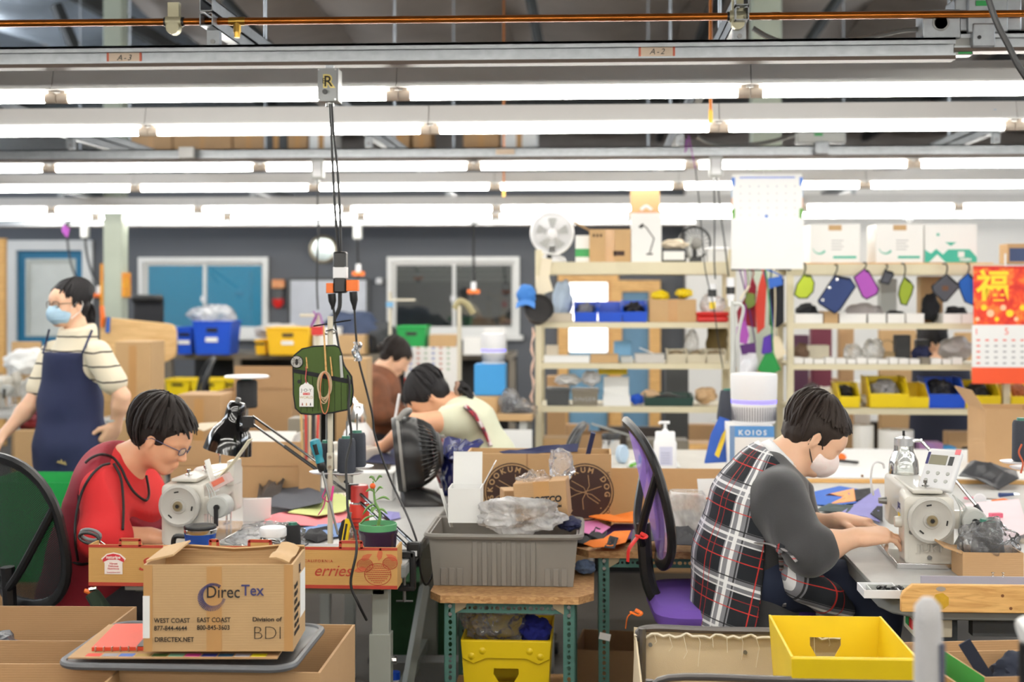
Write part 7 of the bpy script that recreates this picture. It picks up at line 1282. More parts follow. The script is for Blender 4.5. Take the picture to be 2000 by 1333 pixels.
# ================================================================== LEFT AND MIDDLE BACKGROUND
def tbl(label,u0,u1,Y0,Y1,z,m,legm=LGREY,name='work_table'):
    x0,x1 = XA(u0,Y0),XA(u1,Y0); o = thing(name,label,'table',((x0+x1)/2,(Y0+Y1)/2,0)); w,d = (x1-x0)/2,(Y1-Y0)/2
    part('table_top',MB().box((-w,-d,z-.035),(w,d,z)),m,o,bev=.004)
    for sx in (-1,1):
        for sy in (-1,1): part('leg',MB().box((sx*(w-.05)-.02,sy*(d-.05)-.02,0),(sx*(w-.05)+.02,sy*(d-.05)+.02,z-.035)),legm,o)
    return o
def obox(label,u0,u1,v0,v1,Y,d,m,name='carton',cat='carton',**k): return rbox(label,u0,u1,v0,v1,Y,d,m,name,cat,**k)
zb = ZA(692,13.0,600)
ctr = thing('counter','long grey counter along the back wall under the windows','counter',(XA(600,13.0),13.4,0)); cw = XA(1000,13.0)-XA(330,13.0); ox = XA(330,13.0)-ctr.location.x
part('counter_top',MB().box((ox,-.4,zb-.05),(ox+cw,.5,zb)),mat('counter_taupe',(120,112,100),.6),ctr,bev=.004); part('under_shelf',MB().box((ox,-.38,.42),(ox+cw,.5,.45)),BLACK,ctr); part('back_panel',MB().box((ox,.45,0),(ox+cw,.5,zb-.05)),BLACK,ctr)  # black back panel is added to paint the dark gap under the counter
for k in range(6): part('leg',MB().box((ox+cw*k/5-.03,-.4,0),(ox+cw*k/5+.03,-.34,zb-.05)),mat('counter_taupe',(120,112,100),.6),ctr)
def crate(label,u0,u1,v0,v1,Y,m,d=.35,rz=0,on=None,lab=True):
    z0 = on if on is not None else ZA(v1,Y,(u0+u1)/2); w = XA(u1,Y)-XA(u0,Y); h = ZA(v0,Y,(u0+u1)/2)-z0; o = thing('plastic_crate',label,'crate',(XA((u0+u1)/2,Y),Y+d/2,z0),rz)
    part('shell',MB().open_box(w*.86,d*.9,h,.008,w,d),m,o); lp = [(x,y,h-.005) for x,y in rrect(w+.01,d+.01,.02,3)]; lp.append(lp[0]); part('rim',MB().tube(lp,.009,6),m,o); part('hand_hole',MB().box((-.05,-d/2-.006,h*.68),(.05,-d/2+.004,h*.8)),BLACK,o)
    if lab: part('label',MB().box((-.06,-d/2+.0,h*.38),(.05,-d/2+.012,h*.52)),PAPER,o)
    return o
crate('blue plastic crate with white bag on the back counter',376,452,628,692,12.8,BLUB,on=zb+.001); crate('small blue plastic crate left of the large one',345,374,640,692,12.85,BLUB,on=zb+.001); crate('yellow plastic crate on the back counter',519,605,641,692,12.75,mat('amber_plastic',(246,192,26),.45,0,.04),on=zb+.001); crate('low yellow box left of the yellow crate',498,518,665,692,12.85,mat('amber_plastic',(246,192,26),.45),on=zb+.001,lab=False); crate('green plastic crate on the counter under the dark window',775,832,638,690,12.9,mat('bright_green_plastic',(22,160,74),.45),on=zb+.001,lab=False)
one('white_bag','crumpled white bag rising from the blue crate','bag',MB().blob((XA(415,12.95),12.97,ZA(618,12.95,415)),(.2,.12,.11),41,.35,1.8,3),BAGW)
for i,(u0,u1) in enumerate(((322,370),(372,440),(442,465))): crate('yellow crate under the back counter, %s from the left' % ORD[i],u0,u1,742,778,12.6,YELB,d=.3,on=ZA(780,12.6,400),lab=False)
one('shelf_board','low dark shelf board under the yellow crates','shelf',MB().box((XA(318,12.6),12.55,ZA(784,12.6,400)),(XA(470,12.6),12.95,ZA(780.2,12.6,400))),BLACK)
for (u,c_,lab) in ((398,(220,190,90),'yellow wrapped bundle on the dark counter shelf'),(420,(186,186,190),'grey wrapped bundle on the dark counter shelf')): one('wrapped_bundle',lab,'bundle',MB().blob((XA(u,13),13.05,.50),(.09,.08,.05),int(u),.3),mat('bundle%d' % u,c_,.6))
for (u0,u1,v0,m_,lab) in ((612,660,640,CART_W,'white box on the counter right of the yellow crate'),(660,712,655,CARD2,'tan carton on the back counter behind the pouch'),(838,892,655,CARD2,'tan carton on the counter right of the green crate'),(905,940,660,CART_W,'white basket on the counter before the dark window'),(945,985,640,CART_W,'white product box on the counter at the window corner')): obox(lab,u0,u1,v0,692,12.85,.3,m_,on=zb+.001)
for (u,v,a,c_,lab) in ((545,635,(.22,.1,.07),(190,186,182),'grey cloth heap above the yellow crate'),(690,640,(.3,.15,.2),(54,66,92),'dark blue garment heap before the whiteboard'),(740,648,(.2,.14,.15),(60,62,66),'dark grey bag heap right of the whiteboard'),(802,640,(.1,.1,.06),(236,236,240),'white pump bottle heap in the green crate')): one('garment_heap',lab,'cloth',MB().blob((XA(u,13.2),13.2,max(zb+a[2]*.9,ZA(v+12,13.2,u))),a,int(u) % 19,.25,1.8,3,.9),mat('garm%d' % u,c_,.85))
# wall things
o = thing('wall_clock','round silver framed clock glass on the grey wall','clock',P(632,512,15.2)); s = 15.2/F; part('face',MB().lathe([(0,0),(24*s,0),(24*s,.03),(0,.03)],32,T(0,0,25*s) @ R('X',90)),mat('clock_glass',(206,220,220),.1,.2,.25,8.),o); part('rim',MB().tube([(25*s*math.cos(a),-.03,25*s+25*s*math.sin(a)) for a in [2*PI*k/32 for k in range(33)]],.018,6),mat('clock_rim',(176,164,140),.35,.5),o)
o = thing('whiteboard','framed whiteboard on the grey wall between the windows','whiteboard',P(642,650,15.25)); x0,x1 = XA(566,15.25)-o.location.x,XA(718,15.25)-o.location.x; hh = ZA(546,15.25,642)-o.location.z; part('board',MB().box((x0,-.02,0),(x1,.03,hh)),mat('whiteboard_face',(206,210,220),.3),o); part('frame',frame_mb((x0-.02,x1+.02,-.02,hh+.02),-.02,.03,.01,.04),DGREY,o)
o = thing('wall_dispenser','red and yellow safety station on the wall right of the blue window','safety station',P(543,602,15.2)); part('upper_sign',MB().box((-.07,-.02,.21),(.07,.06,.31)),mat('sign_orange',(214,84,44),.5,0,.1,20.,c2=(230,200,140)),o,bev=.02); part('middle',MB().box((-.05,-.01,.1),(.05,.06,.2)),DGREY,o); part('lower_red',MB().lathe([(.03,0),(.06,.04),(.065,.1),(.03,.1)],14),RED,o)
o = thing('wall_hook','small white dome fixture on the wall left of the dark window','fixture',P(740,553,15.2)); part('dome',MB().lathe([(.035,0),(.03,.03),(.012,.055),(0,.058)],16),WPLA,o); part('plate',MB().box((-.03,.0,-.01),(.03,.1,.05)),WPLA,o)
# partition, cartons, chairs left
o = thing('plywood_partition','curved corner plywood partition behind the standing woman','partition',(XA(280,9.6),9.6,0)); x0,x1 = XA(195,9.6)-o.location.x,XA(344,9.6)-o.location.x; zt = ZA(619,9.6,250); zt2 = ZA(632,9.6,340); zl = ZA(706,9.6,300)
part('panel',MB().prism([(x0,0),(x1-.12,0),(x1-.12,zl-.02),(x1-.06,zl),(x1-.01,zl+.03),(x1,zl+.08),(x1,zt2-.05),(x1-.02,zt2-.01),(x1-.07,zt2),(x0,zt)],0,.02),PLYB,o,bev=.004)
obox('tall tan carton standing beside the standing woman',224,294,668,800,8.9,.3,CARD2,on=0.0,tape=True); tbl('grey side table with papers behind the standing woman',180,290,9.0,10.4,.72,TABLEG); fabric('white paper sheets on the grey side table',[P(205,760,9.3),P(210,742,9.8),P(270,735,10.0),P(285,748,9.6),P(262,760,9.2)],PAPER,seed=2,amp=.01)
obox('flat tan carton panel behind the left machines',22,76,668,790,10.0,.05,CARD2,on=0.0); office_chair('black mesh office chair beyond the tan carton',(XA(312,10.5),10.5,0),200,NETB,BLKF,.5,bh=.45,bw=.45)
o = thing('tall_office_chair','tall black padded chair back in front of the blue window','chair',(XA(288,11.9),11.9,0)); part('backrest',MB().box((-.13,0,.9),(.13,.07,ZA(578,11.2,288))),BLKF,o,bev=.03,bseg=3); part('head_pad',MB().box((-.135,-.03,ZA(592,11.2,288)),(.135,.03,ZA(576,11.2,288))),BLACK,o,bev=.02); part('seat',MB().box((-.22,-.5,.45),(.22,0,.53)),BLKF,o,bev=.03); part('column',MB().cyl((0,-.2,.05),(0,-.2,.45),.03,n=10),BLACK,o); part('spine',MB().box((-.04,.02,.45),(.04,.08,.95)),BLACK,o); part('foot',MB().lathe([(.26,0),(.26,.03),(.05,.07)],20,T(0,-.2,0)),BLACK,o)
tbl('grey sewing table at the left picture edge',-80,78,9.0,9.9,.76,TABLEG,name='sewing_table')
for (u,lab) in ((-20,'blurred white sewing machine at the left picture edge'),(62,'blurred white sewing machine left of the standing woman')): sewing_machine(lab,(XA(u,9.25),9.2,.772),0,None,False)
one('white_bag','white cloth heap on the left edge machines','cloth',MB().blob((XA(45,9.6),9.7,1.06),(.16,.1,.09),6,.3,2,3),PAPER)
o = thing('yellow_fabric','yellow cloth hanging from the left edge bench','cloth',(XA(12,6.6),6.6,.30)); part('drape',MB().sheet(8,6,lambda u,v: Vector((-.10+.16*u,.02*math.sin(u*9),.02+.34*v)),.004),YELB,o)
obox('brown carton standing left of the standing woman',28,74,842,960,6.65,.25,CARD2,on=0.0); one('red_bag','red and black bag on the brown carton behind the woman arm','bag',MB().blob((XA(55,6.75),6.78,ZA(842,6.65,50)+.045),(.075,.08,.05),8,.25),mat('dark_red_bag',(150,30,44),.7,0,.2,20,c2=(30,26,30)))
one('purple_roll','lilac and blue cloth rolls beside the woman apron','cloth',MB().tube([P(70,770,7.2),Vector((XA(71,7.2),7.2,0))],.02,10),LAVF); one('orange_cloth','orange and white trims hanging right of the mask woman','trims',MB().tube([P(199,598,9.58),P(201,622,9.575),P(199,640,9.575)],[.03,.035,.02],8,flat=.4),ORANGE); one('blue_cloth','blue and white trims hanging below the orange ones','trims',MB().tube([P(212,620,9.58),P(210,650,9.58)],[.025,.03],8,flat=.4),BLUF)
# middle-left workbench things
tbl('pale work table with boxes between the front stations',330,655,5.75,7.3,.70,mat('pale_tabletop',(226,222,214),.5))
obox('brown carton behind the head of the woman in red',345,432,772,860,7.35,.3,CARD,tape=True,on=.0); obox('large brown open carton left of the green pouch',423,570,765,880,7.6,.35,CARD3,open_=True,flaps=[('b',.12,80)],on=.0); obox('tall brown carton panel left of the green pouch',520,570,733,800,8.2,.06,CARD,on=0.0); obox('stack carton right behind the green pouch',655,716,700,850,8.2,.2,CARD2,on=0.0)
o = obox('white and blue open box behind the desk lamp',430,560,825,890,6.1,.2,CART_W,'box','box',open_=True,flaps=[('b',.08,75),('r',.09,70)]); part('blue_print',MB().box((-.13,-.1012,.10),(.02,-.1003,.13)),mat('cobalt_print',(40,64,196),.6),o); part('blue_print',MB().box((.07,-.1012,.05),(.135,-.1003,.13)),mat('cobalt_print',(40,64,196),.6),o); o.location.z = .7005
o = thing('thread_stand','spool stand with white disc above black cone behind the lamp','thread stand',(XA(482,6.5),6.5,.70)); zz = ZA(738,6.5,482)-.70; part('pole',MB().cyl((0,0,0),(0,0,zz+.01),.007,n=8),STEEL,o); part('spool_disc',MB().lathe([(0,zz),(.1,zz),(.104,zz+.004),(.1,zz+.01),(0,zz+.012)],28),WPLA,o); part('foot',MB().lathe([(.05,0),(.05,.01),(.01,.02)],16),BLACK,o)
cone_spool('large black cone under the white disc',(XA(482,6.5),6.5,.70+zz-.14),mat('black_thread',(30,30,32),.8,0,.1),h=.13,r0=.05,r1=.046)
one('fabric_bundle','black fabric and paper heap behind the woman in red','fabric',MB().blob((XA(405,6.0),6.05,.76),(.07,.08,.07),9,.3),BLKF); fabric('tan pattern card on the black fabric heap',[P(382,838,6.0),P(388,828,6.05),P(425,826,6.1),P(426,832,6.0),P(398,842,5.95)],mat('pale_kraft',(214,200,176),.8),seed=2,amp=.006)
o = thing('tool_cup','grey cup holding brushes and tools behind the screwdriver','cup',(XA(605,6.1),6.1,.7005)); part('cup',MB().lathe([(.05,0),(.055,.1),(.05,.1),(.045,.008)],20),GREYP,o)
for k,(u,v,c_) in enumerate(((588,800,(214,180,120)),(597,792,(200,60,50)),(606,796,(220,200,170)),(614,805,(60,60,66)),(622,790,(220,70,60)))): one('brush_tool',['tan brush','red brush','cream stick','black marker','red handled snips'][k]+' standing in the grey cup','tool',MB().cyl((XA(605,6.1)+(k-2)*.014,6.1,.712),P(u,v,6.12),.005,.006,n=7),mat('tool%d' % k,c_,.6),'tools in the grey cup')
obox('tall taupe binder box behind the brushes',562,592,818,870,6.4,.15,TAUPE,'box','box',on=.7005)
# second station (woman in pale shirt)
tbl('sewing table of the woman in the pale green shirt',655,905,5.6,6.9,.70,TABLEG,name='sewing_table')
sewing_machine('cream sewing machine lit by a lamp behind the thread cones',(XA(742,6.05),6.0,.712),168,None,False)
o = thing('work_lamp','frosted bulb work lamp shining on the second machine','lamp',(XA(700,5.85),5.85,.70)); part('stem',MB().tube(spline([(-.06,.1,0),(-.06,.1,.25),(-.04,.05,.4),(0,0,.37)],5),.008,8),CHROME,o); part('lamp_collar',MB().lathe([(.03,.30),(.035,.33),(.02,.38),(0,.385)],20),CHROME,o); part('shade',MB().lathe([(.03,.31),(.06,.27),(.072,.21),(.06,.15),(.056,.15),(.068,.21),(.056,.265),(.026,.305)],28,None,False),mat('frosted_shade',(224,224,224),.3,.2),o); part('bulb',MB().lathe([(0,.17),(.022,.18),(.028,.21),(.014,.25)],16),mat('lamp_bulb_on',(255,236,200),.4,0,0,es=34.),o)
fabric('navy fabric sheet under the second machine',[P(700,905,5.68),P(690,884,5.9),P(750,878,6.1),P(850,886,6.2),P(855,905,5.8),P(780,915,5.62)],NAVYF,seed=3,amp=.02); one('ruler_clip','white and orange plastic clips standing at the second machine','tool',MB().tube([P(772,818,5.9),P(780,770,5.9)],.012,8,flat=.5),WPLA)
office_chair('black office chair of the woman in the pale shirt',(XA(960,6.15),6.15,0),180,NETB,BLKF,.46,bh=.42,bw=.42)
# third station (woman in brown jacket) and purifier
tbl('sewing table of the woman in the brown jacket',775,915,8.3,9.3,.76,TABLEG,name='sewing_table'); sewing_machine('distant white sewing machine before the woman in brown',(XA(838,8.7),8.65,.772),0,None,False)
o = thing('poster_board','white printed poster board standing behind the third machine','board',(XA(840,9.35),9.36,.0)); part('sheet',MB().box((-.17,0,.78),(.19,.012,ZA(678,9.35,840))),PAPER,o); part('red_strip',MB().box((-.17,-.002,.93),(.0,0,.98)),RED,o)
for i in range(6):
    for j in range(5): part('print_cell',MB().box((-.14+.05*i,-.002,1.03+.035*j),(-.12+.05*i,0,1.045+.035*j)),mat('cell%d' % (i % 3),((160,170,210),(210,160,150),(180,200,180))[i % 3],.7),o)
for sx in (-.16,.18): part('leg',MB().box((sx-.01,.012,0),(sx+.01,.03,1.2)),LGREY,o)
o = thing('machine_stand','pale upright hose stand in front of the dark window','stand',(XA(897,9.0),9.0,0)); zt = ZA(598,9.0,897); part('pole',MB().cyl((0,0,0),(0,0,zt),.014,n=10),CRM,o); part('arm',MB().tube(spline([(-.03,0,zt-.02),(.0,0,zt+.03),(.05,0,zt+.01),(.09,0,zt-.05)],5),.02,8),mat('hose_tan',(170,160,120),.6),o); part('foot',MB().lathe([(.15,0),(.15,.02),(.03,.04)],20),CRM,o)
tbl('low bench carrying the blue box and purifier',905,1040,7.4,8.0,ZA(810,7.4,960),CARD2)
o = obox('bright blue box under the second air purifier',926,986,716,776,7.6,.2,mat('azure_box',(56,150,216),.6,0,.04),'box','box'); zt = ZA(810,7.4,960); obox('flat brown carton under the bright blue box',908,972,776,809,7.5,.32,CARD2,on=zt+.001); o.location.z = ZA(776,7.5,940)+.002
ap2 = copy_tree(ap,'second white air purifier standing on the bright blue box',T(XA(964,7.7),7.7,o.location.z+ZA(716,7.6,956)-ZA(776,7.6,956)+.001) @ SC(.72,.72,.8))
for (u,v,a,k) in ((995,792,(.06,.06,.08),3),(1015,805,(.085,.06,.06),9)): one('plastic_bag','tied clear bag of dark trims, %s one on the low bench' % ('upper' if k == 3 else 'lower'),'plastic bag',MB().blob((XA(u,7.45),7.5,ZA(v,7.45,u)),a,k,.28,1.8,4),BAG); one('trim_heap','dark trims inside the %s tied bag' % ('upper' if k == 3 else 'lower'),'trims',MB().blob((XA(u,7.45),7.5,ZA(v+6,7.45,u)),(a[0]*.75,a[1]*.7,a[2]*.7),k+4,.2),DARKB)
one('foam_sheet','white foam board leaning below the tied bags','board',MB().box((-.1,0,0),(.1,.01,ZA(842,7.3,1000)),T(XA(1000,7.3),7.33,0) @ R('X',-3)),PAPER)
o = thing('spool_pole','pale post with tied cord left of the dark window','pole',(XA(762,10.5),10.5,0)); part('pole',MB().cyl((0,0,0),(0,0,ZA(570,10.5,762)),.012,n=8),CRM,o); part('cross_arm',MB().box((-.01,-.02,ZA(588,10.5,762)),(.19,.0,ZA(584,10.5,762))),CRM,o); part('clip',MB().cbox((0,-.02,ZA(595,10.5,762)),(.05,.03,.04)),mat('pale_blue_pouch',(124,176,216),.7),o)
o = thing('hook_arm','cream machine arm with purple ribbon by the whiteboard','machine arm',P(610,720,7.55)); part('bar',MB().box((XA(586,7.55)-o.location.x,-.01,ZA(620,7.55,610)-o.location.z),(XA(622,7.55)-o.location.x,.01,ZA(613,7.55,610)-o.location.z)),CRM,o,bev=.003); part('pillar',MB().cyl((.03,0,-o.location.z),(.03,0,ZA(612,7.55,610)-o.location.z),.012,n=8),CRM,o); part('ribbon_bow',MB().tube(spline([P(612,608,7.5),P(618,620,7.5),P(606,640,7.5),P(622,612,7.5),P(632,640,7.5)],5),.012,6,flat=.3),MAGF,o,world=True); part('red_block',MB().box((0,-.03,ZA(655,7.55,610)-o.location.z),(.06,.03,ZA(638,7.55,610)-o.location.z)),RED,o)
# stock standing further behind the racks
stock = [(1068,1105,735,CARD),(1300,1345,690,DGREY),(1440,1500,720,CARD3),(1550,1580,655,mat('plum_box',(84,44,70),.6)),(1585,1625,640,mat('wine_box',(120,50,70),.6)),(1640,1668,640,CARD),(1720,1790,645,CARD2),(1795,1860,700,CARD),(1870,1905,650,CARD2),(1560,1640,740,CARD3),(1650,1700,745,PAPER),(1720,1790,735,TAUPE),(1800,1900,740,CARD3),(1560,1680,830,mat('dark_box',(60,52,48),.7)),(1690,1800,825,mat('dark_box',(60,52,48),.7)),(1805,1940,830,CARD3),(1790,1806,812,BLUB),(1070,1150,830,CARD3),(1170,1290,835,mat('dark_box',(60,52,48),.7)),(1300,1425,830,CARD3)]
cn_ = {}
for i,(u0,u1,v0,m_) in enumerate(stock):
    nm = {'cardboard': 'brown','cardboard_dark': 'dull brown','cardboard_tan': 'tan','white_paper': 'white','taupe_plastic': 'taupe','dark_grey_plastic': 'grey','plum_box': 'plum','wine_box': 'wine red','dark_box': 'very dark','blue_bin_plastic': 'blue'}[m_.name]; side = 'middle' if u1 < 1520 else 'right'; kk = (nm,side); cn_[kk] = cn_.get(kk,0)+1
    obox('%s stock box seen through the %s rack from behind, %s such' % (nm,side,ORD[cn_[kk]-1]),u0,u1,v0,960,9.25+.115*i,.1,m_,'stock_box','box',on=0.0,group='stock boxes behind the racks')

# ================================================================== PEOPLE
def V3(p): return np.array((p[0],p[1],p[2]),dtype=np.float64)
class SDF:
    def __init__(s): s.ops = []
    def cone(s,a,b,ra,rb=None,k=.02,sub=False,flat=None): s.ops.append(('c',V3(a),V3(b),ra,rb if rb is not None else ra,k,sub,flat)); return s
    def chain(s,pts,rs,k=.02,**kw):
        for i in range(len(pts)-1): s.cone(pts[i],pts[i+1],rs[i],rs[i+1],k,**kw)
        return s
    def ell(s,c,r,Rm=None,k=.02,sub=False): s.ops.append(('e',V3(c),np.array(r,float),np.eye(3) if Rm is None else np.array(Rm)[:3,:3],k,sub)); return s
    def cut(s,n,p): n = V3(n); s.ops.append(('p',n/np.linalg.norm(n),V3(p))); return s     # keeps the side opposite to n
    def wrinkle(s,amp,freq,seed=0): s.ops.append(('w',amp,freq,seed)); return s
    def bounds(s):
        lo = np.full(3,1e9); hi = -lo
        for o in s.ops:
            if o[0] == 'c' and not o[6]:
                r = max(o[3],o[4])*(max(1,o[7][1]) if o[7] else 1); lo = np.minimum(lo,np.minimum(o[1],o[2])-r); hi = np.maximum(hi,np.maximum(o[1],o[2])+r)
            elif o[0] == 'e' and not o[5]: r = o[2].max(); lo = np.minimum(lo,o[1]-r); hi = np.maximum(hi,o[1]+r)
        return lo-.02,hi+.02
    @staticmethod
    def d_prim(o,X):
        if o[0] == 'c':
            a,b,ra,rb,fl = o[1],o[2],o[3],o[4],o[7]; ab = b-a; p = X-a; m = 1.0
            if fl is not None:
                n,f = V3(fl[0]),fl[1]; n = n/np.linalg.norm(n); q = 1/f-1; p = p+(p@n*q)[...,None]*n; ab = ab+(ab@n*q)*n; m = min(1,f)
            t = np.clip(p@ab/max(ab@ab,1e-12),0,1); return (np.linalg.norm(p-t[...,None]*ab,axis=-1)-(ra+(rb-ra)*t))*m
        p = (X-o[1])@o[3]; k0 = np.linalg.norm(p/o[2],axis=-1); k1 = np.linalg.norm(p/(o[2]**2),axis=-1); return k0*(k0-1)/np.maximum(k1,1e-9)
    def grid(s,h):
        lo,hi = s.bounds(); n = np.ceil((hi-lo)/h).astype(int)+1; ax = [lo[i]+h*np.arange(n[i]) for i in range(3)]; D = np.full(n,.08,np.float32)
        for o in s.ops:
            if o[0] in 'ce':
                sub = o[6] if o[0] == 'c' else o[5]; k = o[5] if o[0] == 'c' else o[4]
                if o[0] == 'c': f = (max(1,o[7][1]) if o[7] else 1); r = max(o[3],o[4])*f; a = np.minimum(o[1],o[2])-r; b = np.maximum(o[1],o[2])+r
                else: r = o[2].max(); a = o[1]-r; b = o[1]+r
                g = k+3*h+.01; i0 = np.clip(np.floor((a-g-lo)/h).astype(int),0,n); i1 = np.clip(np.ceil((b+g-lo)/h).astype(int)+1,0,n)
                if np.any(i1 <= i0): continue
                sl = tuple(slice(i0[i],i1[i]) for i in range(3)); X = np.stack(np.meshgrid(*[ax[i][sl[i]] for i in range(3)],indexing='ij'),-1)
                d = s.d_prim(o,X); c = D[sl]
                if sub: d = -d; hh = np.clip(.5-.5*(c-d)/k,0,1); D[sl] = c+(d-c)*hh+k*hh*(1-hh)
                else: hh = np.clip(.5+.5*(c-d)/k,0,1); D[sl] = c+(d-c)*hh-k*hh*(1-hh)
            elif o[0] == 'p':
                v = (ax[0]-o[2][0])*o[1][0]; D = np.maximum(D,(v[:,None,None]+((ax[1]-o[2][1])*o[1][1])[None,:,None]+((ax[2]-o[2][2])*o[1][2])[None,None,:]).astype(np.float32))
            else:
                rg = np.random.RandomState(o[3]+5); w = np.zeros(n,np.float32); gx,gy,gz = ax[0][:,None,None],ax[1][None,:,None],ax[2][None,None,:]
                for q in range(6):
                    d_ = rg.normal(size=3); d_ /= np.linalg.norm(d_); f = o[2]*(.6+.35*q); w = w+(np.sin(f*(gx*d_[0]+gy*d_[1]+gz*d_[2])+rg.uniform(0,6)+1.5*np.sin(f*.37*(gx*d_[1]-gy*d_[2]+gz*d_[0])))/(1+.6*q)).astype(np.float32)
                D = D+o[1]*w
        return D,lo
    def mesh(s,h):
        D,lo = s.grid(h); S = D < 0; n = D.shape; ctr = np.zeros((n[0]-1,n[1]-1,n[2]-1,3),np.float32); cnt = np.zeros((n[0]-1,n[1]-1,n[2]-1),np.float32)
        def sh(A,a,b,c): return A[a:n[0]-1+a,b:n[1]-1+b,c:n[2]-1+c]
        cn = [(a,b,c) for a in (0,1) for b in (0,1) for c in (0,1)]
        num = sum(sh(S,*q).astype(np.int8) for q in cn); act = (num > 0) & (num < 8); I = np.argwhere(act); ii = tuple(I.T)
        vals = {q: sh(D,*q)[ii] for q in cn}; pos = np.zeros((len(I),3)); c_ = np.zeros(len(I))
        for q in cn:
            for ax_ in range(3):
                if q[ax_] == 0:
                    q2 = list(q); q2[ax_] = 1; q2 = tuple(q2); d0,d1 = vals[q],vals[q2]; m = (d0 < 0) != (d1 < 0); t = d0/np.where(np.abs(d0-d1) < 1e-9,1,d0-d1)
                    p = np.tile(np.array(q,float),(len(I),1)); p[:,ax_] = t; pos += p*m[:,None]; c_ += m
        V = lo+h*(I+pos/np.maximum(c_,1)[:,None]); idx = np.full(act.shape,-1,np.int64); idx[ii] = np.arange(len(I)); Fs = []
        for ax_ in range(3):
            b_,c2 = (ax_+1) % 3,(ax_+2) % 3; s0 = [slice(None)]*3; s1 = [slice(None)]*3; s0[ax_] = slice(0,n[ax_]-1); s1[ax_] = slice(1,n[ax_]); e = S[tuple(s0)] != S[tuple(s1)]; E = np.argwhere(e)
            E = E[(E[:,b_] > 0) & (E[:,c2] > 0) & (E[:,b_] < n[b_]-1) & (E[:,c2] < n[c2]-1)]
            if len(E) == 0: continue
            inn = S[tuple(E.T)]; ob = np.zeros(3,int); ob[b_] = 1; oc = np.zeros(3,int); oc[c2] = 1
            q = np.stack([idx[tuple((E-ob-oc).T)],idx[tuple((E-oc).T)],idx[tuple(E.T)],idx[tuple((E-ob).T)]],1); q[~inn] = q[~inn][:,::-1]; Fs.append(q)
        return V,np.concatenate(Fs)
def np_obj(name,V,Fq,mats,parent,smooth_it=1,facemat=None):
    for _ in range(smooth_it):
        acc = np.zeros_like(V); c = np.zeros(len(V))
        for a,b in ((0,1),(1,2),(2,3),(3,0)):
            for x,y in ((a,b),(b,a)): np.add.at(acc,Fq[:,x],V[Fq[:,y]]); np.add.at(c,Fq[:,x],1)
        V = V*.5+.5*acc/np.maximum(c,1)[:,None]
    W = np.array(parent.matrix_basis.inverted()); V2 = V@W[:3,:3].T+W[:3,3]
    me = bpy.data.meshes.new(name); me.vertices.add(len(V2)); me.vertices.foreach_set('co',V2.astype(np.float32).ravel()); me.loops.add(Fq.size); me.loops.foreach_set('vertex_index',Fq.astype(np.int32).ravel()); me.polygons.add(len(Fq)); me.polygons.foreach_set('loop_start',np.arange(0,Fq.size,4,dtype=np.int32)); me.polygons.foreach_set('loop_total',np.full(len(Fq),4,np.int32))
    mats = mats if isinstance(mats,(list,tuple)) else [mats]
    for m in mats: me.materials.append(m)
    if facemat is not None: me.polygons.foreach_set('material_index',facemat(V[Fq].mean(1)).astype(np.int32))
    me.update(calc_edges=True); me.validate(); me.shade_smooth(); me['sm'] = 1
    o = bpy.data.objects.new(name,me); COL.objects.link(o); o.parent = parent; return o
def proj(V): 
    X = V-np.array((0,0,HC)); t = -X[:,0]*ST+X[:,1]*CT; return 1000+F*(X[:,0]*CT+X[:,1]*ST)/t,V0-F*X[:,2]/t,t
def surf(Vs,pts,off=.004,px=7):   # points of a garment's own front surface, for seams and trims sewn on it
    out = []; U_,V_,t_ = proj(Vs)
    for u,v in pts:
        d = np.hypot(U_-u,V_-v); m = d < px
        if not m.any(): m = d <= d.min()+1
        i = np.argmin(np.where(m,t_,1e9)); d0 = Vs[i]-np.array((0,0,HC)); p = P(u,v,Vs[i][1]); out.append(Vector(p)-Vector(d0).normalized()*off)
    return out
def pdist(s,X): return np.min([SDF.d_prim(o,X) for o in s],axis=0)
SKIN = mat('skin_warm',(226,170,134),.48,0,.06,vs=20,bump=.08,bs=350,sss=.12); SKIN2 = mat('skin_light',(236,190,158),.48,0,.05,vs=20,bump=.06,bs=350,sss=.12)
def m_hair(name,c):
    t = NT(name); w = t.noise(6,4,t.co({'s': (60,60,12)}),.6,.5); t.col(t.mix(w,lin(c),tuple(x*1.7+.003 for x in lin(c)[:3])+(1,))); t.b.inputs['Roughness'].default_value = .6; t.b.inputs['Specular IOR Level'].default_value = .25; t.bump(w,.4,.003); return t.m
HAIRB = m_hair('hair_black_brown',(30,24,22)); HAIRK = m_hair('hair_black',(22,20,22)); HAIRG = m_hair('hair_dark_brown',(40,32,28))
def headM(c,fwd,up=(0,0,1),s=1.0):
    x = Vector(fwd).normalized(); y = Vector(up).cross(x).normalized(); z = x.cross(y); return Matrix(((x.x*s,y.x*s,z.x*s,c[0]),(x.y*s,y.y*s,z.y*s,c[1]),(x.z*s,y.z*s,z.z*s,c[2]),(0,0,0,1)))
